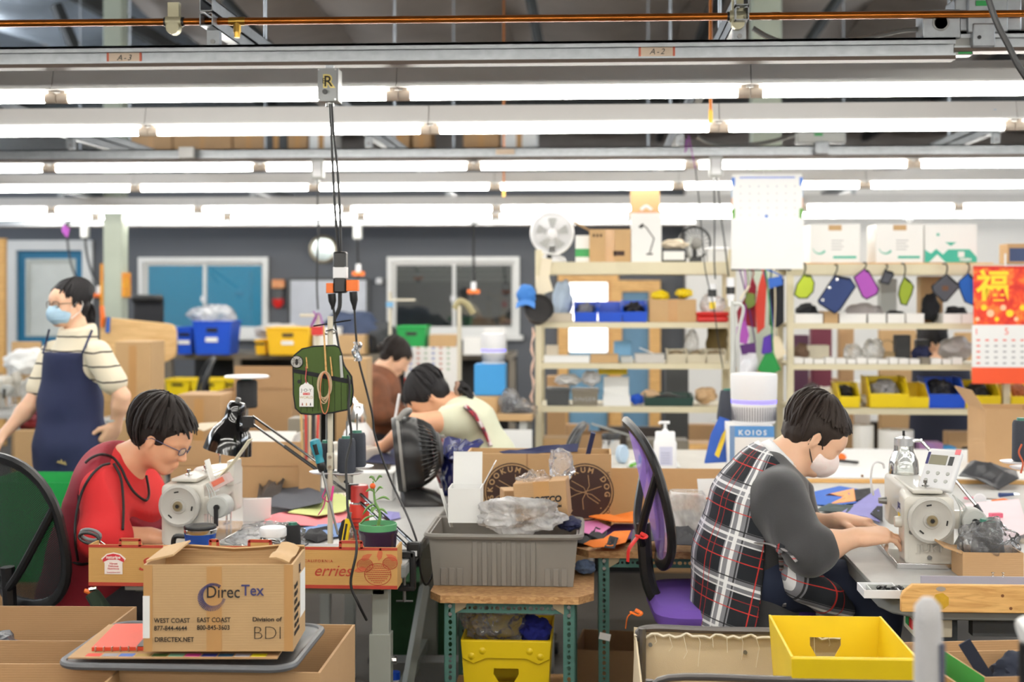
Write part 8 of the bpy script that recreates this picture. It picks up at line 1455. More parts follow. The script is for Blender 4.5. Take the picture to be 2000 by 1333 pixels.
def add_head(S,M,ears=True):
    Rm = np.array(M)[:3,:3]; sc = np.linalg.norm(Rm[:,0]); Rm = Rm/sc
    def p(x,y,z): return M @ Vector((x,y,z))
    def e(c,r,k=.02,sub=False): S.ell(p(*c),np.array(r)*sc,Rm,k,sub)
    def cn(a,b,ra,rb,k=.015,sub=False): S.cone(p(*a),p(*b),ra*sc,rb*sc,k,sub)
    e((-.014,0,.035),(.096,.074,.084)); e((.026,0,-.03),(.064,.058,.082),.03); e((.045,0,.03),(.05,.06,.045),.03)
    cn((.066,-.012,-.094),(.066,.012,-.094),.018,.018,.02)
    for s in (-1,1):
        cn((-.012,s*.055,-.045),(.055,s*.018,-.09),.018,.016,.025); e((.06,s*.036,-.024),(.028,.022,.024),None,.02) if False else S.ell(p(.058,s*.034,-.026),np.array((.026,.022,.024))*sc,Rm,.025)
        S.ell(p(.099,s*.031,.004),np.array((.016,.017,.011))*sc,Rm,.012,True); S.ell(p(.077,s*.031,.002),np.array((.0135,.0155,.0115))*sc,Rm,.005)
        cn((.083,s*.012,.018),(.072,s*.048,.019),.008,.006,.012); S.ell(p(.099,s*.0115,-.034),np.array((.009,.007,.007))*sc,Rm,.008)
        if ears:
            S.ell(p(-.012,s*.078,-.008),np.array((.017,.007,.031))*sc,Rm,.008); S.ell(p(-.006,s*.085,-.006),np.array((.008,.006,.018))*sc,Rm,.005,True)
    cn((.087,0,.008),(.108,0,-.03),.007,.0095,.012); cn((.086,-.016,-.061),(.086,.016,-.061),.0055,.0055,.008); cn((.092,0,-.060),(.092,0,-.0605),.007,.007,.01); cn((.088,-.011,-.072),(.088,.011,-.072),.0075,.0075,.008); cn((.1,-.02,-.0665),(.1,.02,-.0665),.0022,.0022,.004,True)
def frame(d,n):
    d = Vector(d).normalized(); n = Vector(n); n = (n-d*n.dot(d)).normalized(); return d,n,n.cross(d)
def add_hand(S,wrist,d,palm_n,curl=.4,thumb_side=1,spread=.12,size=1.0):
    # d: wrist->fingers, palm_n: out of the back of the hand
    d,n,s = frame(d,palm_n); s = s*thumb_side; w = Vector(wrist); L = size
    def at(a,b,c): return w+d*(a*L)+s*(b*L)+n*(c*L)
    S.cone(at(0,0,0),at(.035,0,0),.024*L,.026*L,.02,flat=(tuple(n),.75)); S.cone(at(.02,.018,0),at(.082,.028,.002),.017*L,.0135*L,.015); S.cone(at(.02,0,0),at(.088,.008,.004),.018*L,.014*L,.015); S.cone(at(.02,-.014,0),at(.086,-.012,.003),.017*L,.0135*L,.015); S.cone(at(.02,-.022,0),at(.078,-.031,0),.016*L,.0125*L,.015)
    for b,ln,r,a0 in ((.029,.072,.0085,.084),(.009,.08,.0088,.09),(-.012,.074,.0083,.088),(-.031,.058,.0074,.08)):
        p = at(a0,b,.001); ang = 0.; side = b*spread*8
        for i,fr in enumerate((.46,.31,.23)):
            ang += curl*(1.,1.2,.7)[i]; dv = d*math.cos(ang)-n*math.sin(ang)+s*side*.6; q = p+dv*(ln*fr*L); S.cone(p,q,(r-.0006*i)*L,(r-.0006*(i+1))*L,.004); p = q
    p = at(.02,.026,-.006)
    for i,(ln,dv) in enumerate(((.038,d*.75+s*.75-n*.25),(.03,d*.95+s*.25-n*.3),(.024,d*.95-s*.05-n*.35))):
        q = p+dv.normalized()*(ln*L); S.cone(p,q,(.0125-.0015*i)*L,(.011-.0015*i)*L,.006); p = q
def hair_locks(mb,M,n,seed,phi0,phi1,end_fn,r=(.103,.083,.098),c=(-.014,0,.035),crown=(-.035,0),w=.008,lift=.02,hang=None):
    rg = random.Random(seed)
    for i in range(n):
        ph = math.radians(rg.uniform(phi0,phi1)); e0 = rg.uniform(.05,.75); e1 = math.radians(end_fn(math.degrees(ph))+rg.uniform(-9,9)); pts = []; off = rg.uniform(.0,lift); sw = rg.uniform(-.25,.25)
        for k in range(8):
            t = k/7; el = e0+(e1-e0)*t; a = ph+sw*t*t; pts.append(Vector((c[0]+crown[0]*(1-t)+(r[0]+off+.004*math.sin(t*5+i))*math.sin(el)*math.cos(a),c[1]+(r[1]+off)*math.sin(el)*math.sin(a),c[2]+(r[2]+off)*math.cos(el))))
        if hang:
            for k in range(1,4): pts.append(pts[-1]+Vector((rg.uniform(-.004,.002),rg.uniform(-.003,.003),-hang/3)))
        m = len(pts); ww = w*rg.uniform(.6,1.3); mb.tube([M @ p for p in pts],[ww*(.35+.65*math.sin(PI*min(1,(k+.8)/(m*.75)))) if k < m*.6 else ww*(1-(k-m*.6)/(m*.4))*.95+.0006 for k in range(m)],5,flat=.45)
def hair(person,M,m,cap_ops,n,seed,phi0,phi1,end_fn,h=.006,name='hair',**k):
    S = SDF(); Rm = np.array(M)[:3,:3]; sc = np.linalg.norm(Rm[:,0]); Rm = Rm/sc
    for (c,r,kk,sub) in cap_ops: S.ell(M @ Vector(c),np.array(r)*sc,Rm,kk,sub)
    S.wrinkle(.0012,240,seed); V,Fq = S.mesh(h); mb = MB(); hair_locks(mb,M,n,seed,phi0,phi1,end_fn,**k); o = np_obj(name,V,Fq,m,person,1)
    lo = part('hair_locks',mb,m,person,world=True); lo['kind'] = 'stuff'
    return o
CAP = [((-.016,0,.038),(.106,.084,.094),.01,False),((-.052,0,-.012),(.058,.074,.07),.03,False),((.11,0,-.03),(.075,.1,.095),.015,True),((.03,0,-.075),(.07,.11,.05),.02,True)]
def glasses(person,M,m,lw=.019,lh=.013):
    o = bpy.data.objects.new('glasses',None); COL.objects.link(o); o.parent = person; o.matrix_basis = person.matrix_basis.inverted() @ M
    def r_(y): return [Vector((.104-.012*abs(y+a_)/.06,y+a_,.0+b_)) for a_,b_ in [(lw*math.copysign(abs(math.cos(t))**.7,math.cos(t)),lh*math.copysign(abs(math.sin(t))**.7,math.sin(t))) for t in [2*PI*k/20 for k in range(21)]]]
    for s in (-1,1): part('rim',MB().tube(r_(s*.031),.0016,6),m,o); part('lens',MB().add([tuple(p) for p in r_(s*.031)[:-1]],[tuple(range(20))]),GLASS,o); part('temple',MB().tube([(.092,s*.052,.004),(.05,s*.074,.006),(-.01,s*.082,.004),(-.03,s*.082,-.012)],.0016,6),m,o)
    part('bridge',MB().tube([(.105,-.012,.004),(.108,0,.006),(.105,.012,.004)],.0015,6),m,o)
    return o
def face_mask(person,M,m,loopm,h=.004,pleats=True):
    S = SDF(); Rm = np.array(M)[:3,:3]; sc = np.linalg.norm(Rm[:,0]); Rm = Rm/sc; S.ell(M @ Vector((.034,0,-.05)),np.array((.078,.064,.064))*sc,Rm,.01); S.ell(M @ Vector((.075,0,-.045)),np.array((.045,.04,.045))*sc,Rm,.03)
    up = M.to_3x3() @ Vector((.45,0,1)); bk = M.to_3x3() @ Vector((-1,0,-.12)); S.cut(up,M @ Vector((.10,0,-.004))); S.cut(bk,M @ Vector((.028,0,-.05))); S.wrinkle(.0006,160,3); V,Fq = S.mesh(h); o = np_obj('face_mask',V,Fq,m,person,1)
    for s in (-1,1):
        part('ear_loop',MB().tube([M @ Vector(p) for p in ((.03,s*.066,-.02),(.0,s*.08,.012),(-.018,s*.086,.022),(-.03,s*.084,.0),(-.02,s*.078,-.035),(.03,s*.064,-.075))],.0018,6),loopm,person,world=True)
    if pleats:
        for z in (-.035,-.055,-.075): part('mask_pleat',MB().tube([M @ Vector((.034+.082*math.cos(a)*(1 if abs(a) < .9 else .98),.068*math.sin(a),z)) for a in [(-1.2+2.4*k/12) for k in range(13)]],.0022,5),m,person,world=True)
    return o
def person(label,loc): return thing('person',label,'person',loc)
# ---------------------------------------------------------------- woman in red
Y0 = 4.50; W = lambda u,v,y=None: P(u,v,Y0 if y is None else y)
pr = person('woman in red shirt and crimson apron with glasses bent over cream machine',(XA(165,Y0),Y0,0))
hc = W(318,856,4.48); HM = headM(hc,(math.cos(math.radians(28)),-.08,-math.sin(math.radians(28))),(.25,-.04,1),.88)
nk = W(236,912); ch = W(234,968); bel = W(206,1075); hip = W(178,1165)
rs,ls = W(205,958,4.33),W(255,950,4.69); re,le = W(200,1050,4.24),W(275,1045,4.74); rw,lw_ = W(292,1048,4.34),W(350,1040,4.62)
B = SDF(); add_head(B,HM); B.cone(HM @ Vector((-.03,0,-.05)),nk,.052,.06,.03); B.cone(nk,ch,.058,.08,.04,flat=((0,1,0),1.25)); B.cone(ch,bel,.08,.1,.04,flat=((0,1,0),1.25)); B.cone(bel,hip,.1,.12,.04,flat=((0,1,0),1.2))
for a,b,c in ((rs,re,rw),(ls,le,lw_)): B.chain([a,b,c],[.038,.038,.027],.03)
add_hand(B,rw,(.9,.15,-.15),(0.1,0,1),.35,1); add_hand(B,lw_,(.8,-.35,-.12),(0,0,1),.35,-1)
V,Fq = B.mesh(.0045); np_obj('body',V,Fq,SKIN,pr,1)
TSH = mat('red_tshirt',(214,40,44),.85,0,.08,vs=8,bump=.25,bs=700); APR = mat('crimson_apron',(150,30,48),.8,0,.08,vs=8,bump=.2,bs=700); PIPE = mat('black_piping',(22,20,22),.6)
S = SDF(); S.cone(nk+Vector((-.01,0,-.03)),ch,.10,.135,.05,flat=((0,1,0),1.25)); S.cone(ch,bel,.135,.145,.05,flat=((0,1,0),1.22)); S.cone(bel,hip,.145,.155,.05,flat=((0,1,0),1.2))
for a,b in ((rs,re),(ls,le)): S.cone(a,a.lerp(b,.95),.078,.068,.05)
S.cone(re-Vector((.005,0,0)),re.lerp(rw,.22),.066,.058,.03); S.cone(le,le.lerp(lw_,.22),.06,.054,.03)
S.wrinkle(.0028,26,4); nd = (HM @ Vector((-.02,0,-.06)))-nk; S.cut(nd,nk+nd*.42); V,Fq = S.mesh(.007); VT = V; np_obj('t_shirt',V,Fq,TSH,pr,1)
A = SDF(); A.cone(nk+Vector((-.012,0,-.03)),ch+Vector((-.004,0,0)),.116,.15,.05,flat=((0,1,0),1.3)); A.cone(ch+Vector((-.004,0,0)),bel+Vector((-.002,0,0)),.15,.16,.05,flat=((0,1,0),1.25)); A.cone(ch.lerp(rs,.3),rs+Vector((-.005,.035,.012)),.11,.083,.05); A.cone(ch.lerp(ls,.3),ls+Vector((-.005,-.035,.012)),.11,.083,.05); A.cone(bel,hip,.158,.17,.05,flat=((0,1,0),1.2)); A.wrinkle(.002,22,9)
sd = (HM @ Vector((-.02,0,-.06)))-nk; A.cut(sd,nk+sd*.25)
CUTS = [('c',V3(rs+Vector((.0,-.07,-.03))),V3(re+Vector((.02,-.11,-.02))),.085,.105,.01,True,None),('c',V3(re+Vector((.02,-.11,-.02))),V3(W(225,1230,4.15)),.105,.1,.01,True,None),('c',V3(ls+Vector((.0,.07,-.03))),V3(le+Vector((.02,.11,-.05))),.085,.105,.01,True,None),('c',V3(W(300,900)),V3(W(262,985)),.055,.035,.01,True,((0,1,0),1.4))]
A.ops += CUTS; V,Fq = A.mesh(.006); np_obj('apron',V,Fq,[APR,PIPE],pr,1,lambda X: (pdist(CUTS,X) < .008)); VA = np.concatenate([VT,V])
for pts in ([(166,905),(178,895),(198,888),(220,894),(236,914),(248,940),(262,962),(284,978),(291,964),(286,930)],[(214,906),(196,912),(174,935),(157,970),(148,1015),(147,1060),(152,1095)],[(222,906),(236,935),(241,985),(240,1035)]): part('piping',MB().tube(spline(surf(VA,pts,.001),5),.0042,6),PIPE,pr,world=True)
LEG = mat('dark_trousers',(40,38,44),.85,0,.1)
def trousers(pn,hip,kx,yo,m,seat_z,foot_z=.06,h=.012,rh=.125,rk=.07,name='trousers',dirx=1):
    S = SDF(); k1 = Vector((hip.x+dirx*kx,hip.y-yo,seat_z+.06)); k2 = Vector((hip.x+dirx*kx,hip.y+yo,seat_z+.06))
    for kk in (k1,k2): S.cone(hip+Vector((0,(kk.y-hip.y)*.6,0)),kk,rh*.78,rk,.05); S.cone(kk,Vector((kk.x-dirx*.06,kk.y,foot_z+.05)),rk,.055,.03)
    S.cone(hip+Vector((0,-.06,.02)),hip+Vector((0,.06,.02)),rh,rh,.05); S.wrinkle(.002,30,2); V,Fq = S.mesh(h); np_obj(name,V,Fq,m,pn,1)
    for kk in (k1,k2): part('shoe',MB().loft([[(kk.x+dirx*(-.11+x),kk.y+y,z) for x,y in rrect(w,d,.04,4,w/2)] for w,d,z in ((.26,.09,0),(.26,.095,.02),(.22,.085,.05),(.12,.08,.1))]),BLKR,pn,world=True)
trousers(pr,Vector((hip.x,hip.y,.57)),.36,.11,LEG,.50)
hair(pr,HM,HAIRB,CAP,300,3,0,360,lambda p: 62 if abs((p+180) % 360-180) < 30 else (72 if abs((p+180) % 360-180) < 70 else (86 if abs((p+180) % 360-180) < 112 else 134)),w=.009,lift=.026)
glasses(pr,HM,mat('navy_frame',(44,50,90),.3),.021,.0135)
part('apron_strap',MB().tube(spline([W(176,1100,4.30),W(160,1103,4.28),W(140,1098,4.30)],4),.008,6,flat=.5),PIPE,pr,world=True)
# ---------------------------------------------------------------- woman in plaid
Y0 = 4.30; pp_ = person('masked woman in plaid apron and charcoal sweater sewing at white machine',(XA(1440,Y0),Y0,0))
hc = W(1592,854,4.30); HM = headM(hc,(math.cos(math.radians(38)),.05,-math.sin(math.radians(38))),(.35,0,1),.89)
nk = W(1518,915,Y0); ch = W(1492,985,Y0); bel = W(1466,1085,Y0); hip = W(1470,1180,Y0)
rs,ls = W(1530,968,4.12),W(1550,960,4.48); re,le = W(1578,1078,4.03),W(1560,1040,4.52); rw,lw_ = W(1672,1050,4.06),W(1640,1018,4.38)
B = SDF(); add_head(B,HM); B.cone(HM @ Vector((-.03,0,-.05)),nk,.052,.06,.03); B.cone(nk,ch,.07,.10,.04,flat=((0,1,0),1.3)); B.cone(ch,bel,.10,.11,.04,flat=((0,1,0),1.25)); B.cone(bel,hip,.11,.12,.04,flat=((0,1,0),1.2))
for a,b,c in ((rs,re,rw),(ls,le,lw_)): B.chain([a,b,b.lerp(c,.4),c],[.048,.04,.04,.026],.03)
add_hand(B,rw,(.95,.18,.06),(-.1,-.25,1),.42,1,.04); add_hand(B,lw_,(.9,-.45,-.02),(.1,.1,1),.38,-1,.05)
V,Fq = B.mesh(.0042); np_obj('body',V,Fq,SKIN2,pp_,1)
SWE = mat('charcoal_sweater',(62,62,64),.95,0,.12,vs=12,bump=.4,bs=500,sheen=.3)
S = SDF(); S.cone(nk+Vector((-.02,0,-.03)),ch,.10,.135,.05,flat=((0,1,0),1.28)); S.cone(ch,bel,.135,.145,.05,flat=((0,1,0),1.24)); S.cone(bel,hip,.145,.15,.05,flat=((0,1,0),1.22))
for a,b,c in ((rs,re,rw),(ls,le,lw_)): S.cone(a+Vector((-.01,0,-.005)),b,.074,.062,.06); S.cone(b,b.lerp(c,.22),.062,.06,.02)
S.wrinkle(.0042,30,8); nd = (HM @ Vector((-.02,0,-.06)))-nk; S.cut(nd,nk+nd*.45); d_ = rw-re; V,Fq = S.mesh(.0065); VS = V; np_obj('sweater',V,Fq,SWE,pp_,1)
def m_plaid(name,base,lines,ax=None,sc=1.0):
    t = NT(name); x,y,z = t.sep(t.co()); u = t.math('ADD',x,y); col = lin(base)
    if ax: xc = t.math('SUBTRACT',x,t.math('MULTIPLY_ADD',z,ax[1],ax[0])); u = t.math('MULTIPLY',t.math('ARCTAN2',y,xc),.155); z = t.math('MULTIPLY_ADD',xc,.25,z)
    for (axis,period,off,width,c_,a_) in lines:
        q = t.math('FRACT',t.math('ADD',t.math('MULTIPLY',u if axis == 'u' else z,1/(period*sc)),off)); msk = t.math('LESS_THAN',t.math('ABSOLUTE',t.math('SUBTRACT',q,.5)),width/2); col = t.mix(t.math('MULTIPLY',msk,a_),col,lin(c_))
    t.col(col); t.bump(t.noise(700,2),.2); t.b.inputs['Roughness'].default_value = .85; return t.m
PLAID = m_plaid('plaid_black_white_red',(24,28,34),[('u',.13,.0,.34,(150,150,156),.75),('z',.13,.2,.30,(150,150,156),.55),('u',.13,.0,.07,(240,240,240),.95),('u',.13,.13,.03,(240,240,240),.9),('u',.13,-.13,.03,(20,22,26),.9),('z',.13,.2,.06,(240,240,240),.9),('z',.13,.33,.03,(235,235,235),.85),('z',.13,.07,.03,(20,22,26),.9),('u',.13,.5,.022,(200,50,44),.9),('z',.13,.7,.022,(200,50,44),.9),('u',.13,.36,.018,(170,40,40),.7),('z',.13,.5,.018,(170,40,40),.7)],((hip.x-XA(1440,Y0)-.6*.25),.22))
A = SDF(); o_ = Vector((-.008,0,0)); A.cone(nk+Vector((-.018,0,-.022)),ch+o_,.112,.148,.05,flat=((0,1,0),1.27)); A.cone(ch+o_,bel+o_,.148,.158,.05,flat=((0,1,0),1.24)); A.cone(bel+o_,hip+o_,.158,.17,.05,flat=((0,1,0),1.22)); A.cone(hip+o_,W(1452,1215,Y0),.165,.155,.05,flat=((0,1,0),1.22)); A.wrinkle(.002,22,3); A.cut(nd,nk+nd*.2)
CUTS = [('c',V3(W(1560,975,Y0)),V3(W(1562,1075,Y0)),.122,.13,.01,True,((0,1,0),5)),('c',V3(W(1562,1075,Y0)),V3(W(1565,1240,Y0)),.13,.165,.01,True,((0,1,0),5)),('c',V3(W(1640,960,Y0)),V3(W(1600,1240,Y0)),.15,.2,.01,True,((0,1,0),5))]
A.ops += CUTS; V,Fq = A.mesh(.006); np_obj('plaid_apron',V,Fq,[PLAID,mat('apron_binding',(30,32,36),.8)],pp_,1,lambda X: (pdist(CUTS,X) < .006))
C = SDF(); ncx = HM @ Vector((-.03,0,-.05)); C.cone(nk+Vector((-.012,0,.0)),nk.lerp(ncx,.5),.088,.07,.02,flat=((0,1,0),1.1)); C.cone(nk.lerp(ncx,.2),ncx.lerp(nk,-.2),.052,.05,.01,sub=True); C.cut(nd,nk+nd*.52); C.cut((.55,0,-.9),nk+Vector((.02,0,-.035))); V,Fq = C.mesh(.005); np_obj('collar',V,Fq,mat('white_collar',(240,240,242),.8),pp_,1)
trousers(pp_,Vector((hip.x+.02,hip.y,.70)),.34,.11,mat('dark_jeans',(36,46,70),.85,0,.15),.625)
for pts in (surf(VS,[(1468,1060),(1500,1063),(1524,1072)]),surf(VS,[(1524,1072),(1527,1120),(1530,1165),(1532,1186)]),surf(VS,[(1524,1070),(1542,1082),(1556,1098)])): part('apron_tie',MB().tube(spline(pts,4),.0065,6,flat=.35),m_plaid('plaid_tie',(150,146,146),[('z',.03,0,.3,(40,40,44),.9),('z',.03,.4,.1,(180,50,50),.8)]),pp_,world=True)
part('apron_knot',MB().blob(surf(VS,[(1524,1072)])[0],(.012,.009,.014),2,.2),PLAID,pp_,world=True)
S = SDF(); S.chain([W(1555,1085,4.15),W(1570,1140,4.12),W(1620,1170,4.12),W(1650,1185,4.12)],[.035,.05,.05,.03],.03); S.wrinkle(.006,40,5); V,Fq = S.mesh(.008); np_obj('apron_skirt',V,Fq,PLAID,pp_,1)
hair(pp_,HM,HAIRG,CAP,320,8,0,360,lambda p: 58 if abs((p+180) % 360-180) < 40 else (66 if abs((p+180) % 360-180) < 75 else (74 if abs((p+180) % 360-180) < 112 else 124)),w=.0075,lift=.014)
FLOR = mat('floral_mask_cloth',(246,240,234),.8,0,0,60.,c2=(244,216,212)); face_mask(pp_,HM,FLOR,BLKR,pleats=False)
# ---------------------------------------------------------------- standing woman
Y0 = 6.1; ps = person('standing woman with surgical mask, striped shirt and navy overall apron',(XA(140,Y0),Y0,0))
hc = W(133,594,6.08); f2 = Vector((-.55,-.83,-.04)).normalized(); HM = headM(hc,f2,(0,0,1),.84); sd = Vector((-f2.y,f2.x,0)).normalized()   # sd: her left
nk = W(152,652); ch = W(146,715); bel = W(140,790); hip = W(140,870); tf = Vector((-.5,-.86,0)); ts = Vector((.86,-.5,0)); ax_ = tuple(ts)
rs,ls = W(106,690,6.2),W(190,690,5.98); re,le = W(60,790,6.12),W(238,775,5.98); rw,lw_ = W(14,842,6.05),W(226,830,6.02)
B = SDF(); add_head(B,HM); B.cone(HM @ Vector((-.025,0,-.05)),nk,.047,.048,.02); B.cone(nk,ch,.046,.072,.02,flat=(ax_,1.2)); B.cone(ch,bel,.075,.08,.04,flat=(ax_,1.2)); B.cone(bel,hip,.085,.1,.04,flat=(ax_,1.3))
for a,b,c in ((rs,re,rw),(ls,le,lw_)): B.chain([a,b,b.lerp(c,.3),c],[.036,.034,.036,.023],.02)
add_hand(B,rw,(-.7,-.2,-.75),(-.7,-.3,.6),.3,1); add_hand(B,lw_,(-.55,.1,-.85),(.6,-.5,-.3),.55,-1)
V,Fq = B.mesh(.006); np_obj('body',V,Fq,SKIN2,ps,1)
t = NT('striped_knit'); z = t.sep(t.co())[2]; w_ = t.math('ADD',z,t.math('MULTIPLY',t.noise(7,2),.03)); q = t.math('FRACT',t.math('MULTIPLY',w_,1/.062)); t.col(t.mix(t.math('LESS_THAN',q,.11),lin((232,222,198)),lin((50,40,36)))); t.b.inputs['Roughness'].default_value = .9; t.bump(t.noise(400,2),.2); STRP = t.m
S = SDF(); S.cone(nk+Vector((0,0,.01)),ch,.072,.095,.06,flat=(ax_,1.3)); S.cone(ch,bel,.095,.094,.05,flat=(ax_,1.3)); S.cone(bel,bel.lerp(hip,.5),.1,.1,.05,flat=(ax_,1.25)); S.cone(rs,rs.lerp(re,.68),.058,.056,.05); S.cone(ls,ls.lerp(le,.64),.06,.06,.05); S.wrinkle(.0022,26,12); S.cut((-.12,-.2,1),nk+Vector((0,0,.035))); V,Fq = S.mesh(.008); VQ = V; np_obj('striped_shirt',V,Fq,STRP,ps,1)
NAVY = mat('navy_twill',(38,46,82),.85,0,.1,vs=10,bump=.25,bs=500)
A = SDF(); A.cone(ch+Vector((0,0,.03))+tf*.02,bel+tf*.006,.108,.11,.05,flat=(ax_,1.2)); A.cone(bel,hip,.116,.135,.05,flat=(ax_,1.3)); A.cone(hip,hip+Vector((0,0,-.1)),.135,.125,.05,flat=(ax_,1.3))
for s in (-1,1):
    k_ = Vector((hip.x,hip.y,0))+ts*(s*.09); A.cone(k_+Vector((0,0,hip.z-.1)),k_+Vector((0,0,.5))+tf*.02,.098,.078,.04); A.cone(k_+Vector((0,0,.5))+tf*.02,k_+Vector((0,0,.08)),.078,.065,.03)
CUTS = [('c',V3(rs+Vector((-.05,.03,0))),V3(W(52,760,6.2)),.085,.1,.01,True,None),('c',V3(ls+Vector((.01,-.02,.02))),V3(W(206,760,5.9)),.075,.115,.01,True,(tuple(tf),3))]
A.wrinkle(.003,22,6); A.cut((0,0,1),W(115,687)); A.ops += CUTS; V,Fq = A.mesh(.008); VO = V; np_obj('overall_apron',V,Fq,NAVY,ps,1)
fr = -tf*-.125
for (u0,v0,u1,v1) in ((84,690,96,645),(158,697,180,645)): part('strap',MB().tube(spline(surf(np.concatenate([VO,VQ]),[(u0,v0),((u0*2+u1)/3,(v0*2+v1)/3),((u0+2*u1)/3,(v0+2*v1)/3),(u1,v1)]),4),.005,6),NAVY,ps,world=True)
e_ = surf(VO,[(120,903)],.003)[0]; part('embroidery',MB().prism([(-.028,-.004),(.03,-.012),(.03,-.008),(.02,.006),(.012,-.002),(.0,.012),(-.01,.0),(-.018,.006)],-.002,0,T(*e_) @ R('Z',-25)),mat('gold_thread',(170,150,96),.7),ps,world=True)
for s in (-1,1): part('shoe',MB().loft([[(hip.x+ts.x*s*.09+x,hip.y+ts.y*s*.09-.05+y,z) for x,y in rrect(w,d,.03,4)] for w,d,z in ((.1,.26,0),(.1,.26,.03),(.09,.2,.07),(.08,.1,.1))]),BLKR,ps,world=True)
hair(ps,HM,HAIRK,[((-.018,0,.036),(.104,.083,.092),.01,False),((-.045,0,-.02),(.062,.074,.07),.03,False),((.105,0,-.035),(.075,.085,.098),.012,True),((.04,0,-.09),(.08,.11,.05),.02,True)],200,5,35,325,lambda p: 84 if abs((p+180) % 360-180) < 75 else 108,w=.008,lift=.008,h=.007)
mbp = MB(); rg = random.Random(4)
for i in range(26):
    a0 = Vector((-.10+rg.uniform(-.01,.01),rg.uniform(-.015,.015),.0+rg.uniform(-.015,.015))); mbp.tube([HM @ p for p in spline([a0,a0+Vector((-.03,rg.uniform(-.01,.01),-.03)),a0+Vector((-.03+rg.uniform(-.012,.012),rg.uniform(-.02,.02),-.09)),a0+Vector((-.01+rg.uniform(-.01,.01),rg.uniform(-.02,.02),-.15-rg.uniform(0,.03)))],4)],[.009*(1-k/13*.9) for k in range(13)],5)
part('ponytail',mbp,HAIRK,ps,world=True)['kind'] = 'stuff'
glasses(ps,HM,mat('brown_frame',(60,42,38),.35),.022,.0165); face_mask(ps,HM,mat('blue_surgical_mask',(176,208,230),.8,0,.04),PAPER,.006)
part('bracelet',MB().tube([lw_+Vector((.034*math.cos(a),.03*math.sin(a),.02+.006*math.cos(a))) for a in [2*PI*k/18 for k in range(19)]],.006,8),mat('jade_bangle',(200,206,206),.25),ps,world=True)
# ---------------------------------------------------------------- woman in pale shirt
Y0 = 6.0; pw = person('woman in pale green shirt and red plaid apron bent low over sewing',(XA(950,Y0),Y0,0))
hc = W(836,778,5.98); HM = headM(hc,(-math.cos(math.radians(52)),-.12,-math.sin(math.radians(52))),(-.5,0,1),.9); nk = W(895,800); ch = W(915,835); bel = W(945,900); hip = W(960,960)
rs,ls = W(905,825,6.2),W(900,820,5.83); re,le = W(830,850,6.3),W(802,830,5.68); rw,lw_ = W(760,872,6.1),W(752,872,5.88)
B = SDF(); add_head(B,HM); B.cone(HM @ Vector((-.03,0,-.05)),nk,.05,.056,.03); B.cone(nk,ch,.06,.09,.04,flat=((0,1,0),1.3)); B.cone(ch,bel,.09,.1,.04,flat=((0,1,0),1.25))
for a,b,c in ((rs,re,rw),(ls,le,lw_)): B.chain([a,b,c],[.05,.042,.026],.03)
add_hand(B,lw_,(-.9,.15,-.2),(0,0,1),.4,1); add_hand(B,rw,(-.9,-.2,-.2),(0,0,1),.4,-1); V,Fq = B.mesh(.0065); np_obj('body',V,Fq,SKIN,pw,1)
S = SDF(); S.cone(nk+Vector((.0,0,-.02)),ch,.085,.12,.05,flat=((0,1,0),1.3)); S.cone(ch,bel,.12,.13,.05,flat=((0,1,0),1.25)); S.cone(bel,hip,.13,.14,.05,flat=((0,1,0),1.2)); S.cone(rs,rs.lerp(re,.45),.075,.07,.05); S.cone(ls,ls.lerp(le,.28),.07,.066,.05); S.wrinkle(.0025,26,2); S.cut((-.8,0,.6),nk+Vector((-.05,0,.03))); V,Fq = S.mesh(.008); VP = V; np_obj('shirt',V,Fq,mat('pale_green_shirt',(214,216,190),.9,0,.05),pw,1)
RPL = m_plaid('red_white_plaid',(150,34,48),[('u',.09,0,.3,(226,220,220),.7),('z',.09,.3,.3,(226,220,220),.6),('u',.09,.5,.1,(40,36,56),.8),('z',.09,.6,.1,(40,36,56),.8)])
part('apron_strap',MB().tube(spline(surf(VP,[(908,792),(930,815),(948,848),(958,872)],.002),5),.03,8,flat=.3),RPL,pw,world=True); A = SDF(); A.cone(W(872,868,5.95),W(905,930,5.98),.085,.11,.04,flat=((0,1,0),1.4)); V,Fq = A.mesh(.01); np_obj('apron',V,Fq,RPL,pw,1)
trousers(pw,Vector((hip.x,hip.y,.53)),.36,.1,LEG,.46,dirx=-1,h=.016)
hair(pw,HM,HAIRK,CAP,200,11,20,340,lambda p: 80 if abs((p+180) % 360-180) < 75 else 104,w=.009,lift=.008,h=.008)
mbp = MB()
bun = W(893,760,5.98)
for i in range(24): a0 = bun+Vector((rg.uniform(-.01,.012),rg.uniform(-.02,.02),rg.uniform(-.02,.02))); mbp.tube(spline([a0,a0+Vector((.03,rg.uniform(-.01,.01),.005)),a0+Vector((.05+rg.uniform(-.01,.01),rg.uniform(-.02,.02),-.035)),a0+Vector((.05+rg.uniform(-.01,.012),rg.uniform(-.02,.02),-.075))],4),[.01*(1-k/13*.85) for k in range(13)],5)
part('ponytail',mbp,HAIRK,pw,world=True)['kind'] = 'stuff'; part('scrunchie',MB().tube([bun+Vector((.004*math.cos(3*a),.026*math.cos(a),.026*math.sin(a))) for a in [2*PI*k/16 for k in range(17)]],.009,6),mat('scrunchie_tan',(150,120,104),.9),pw,world=True)
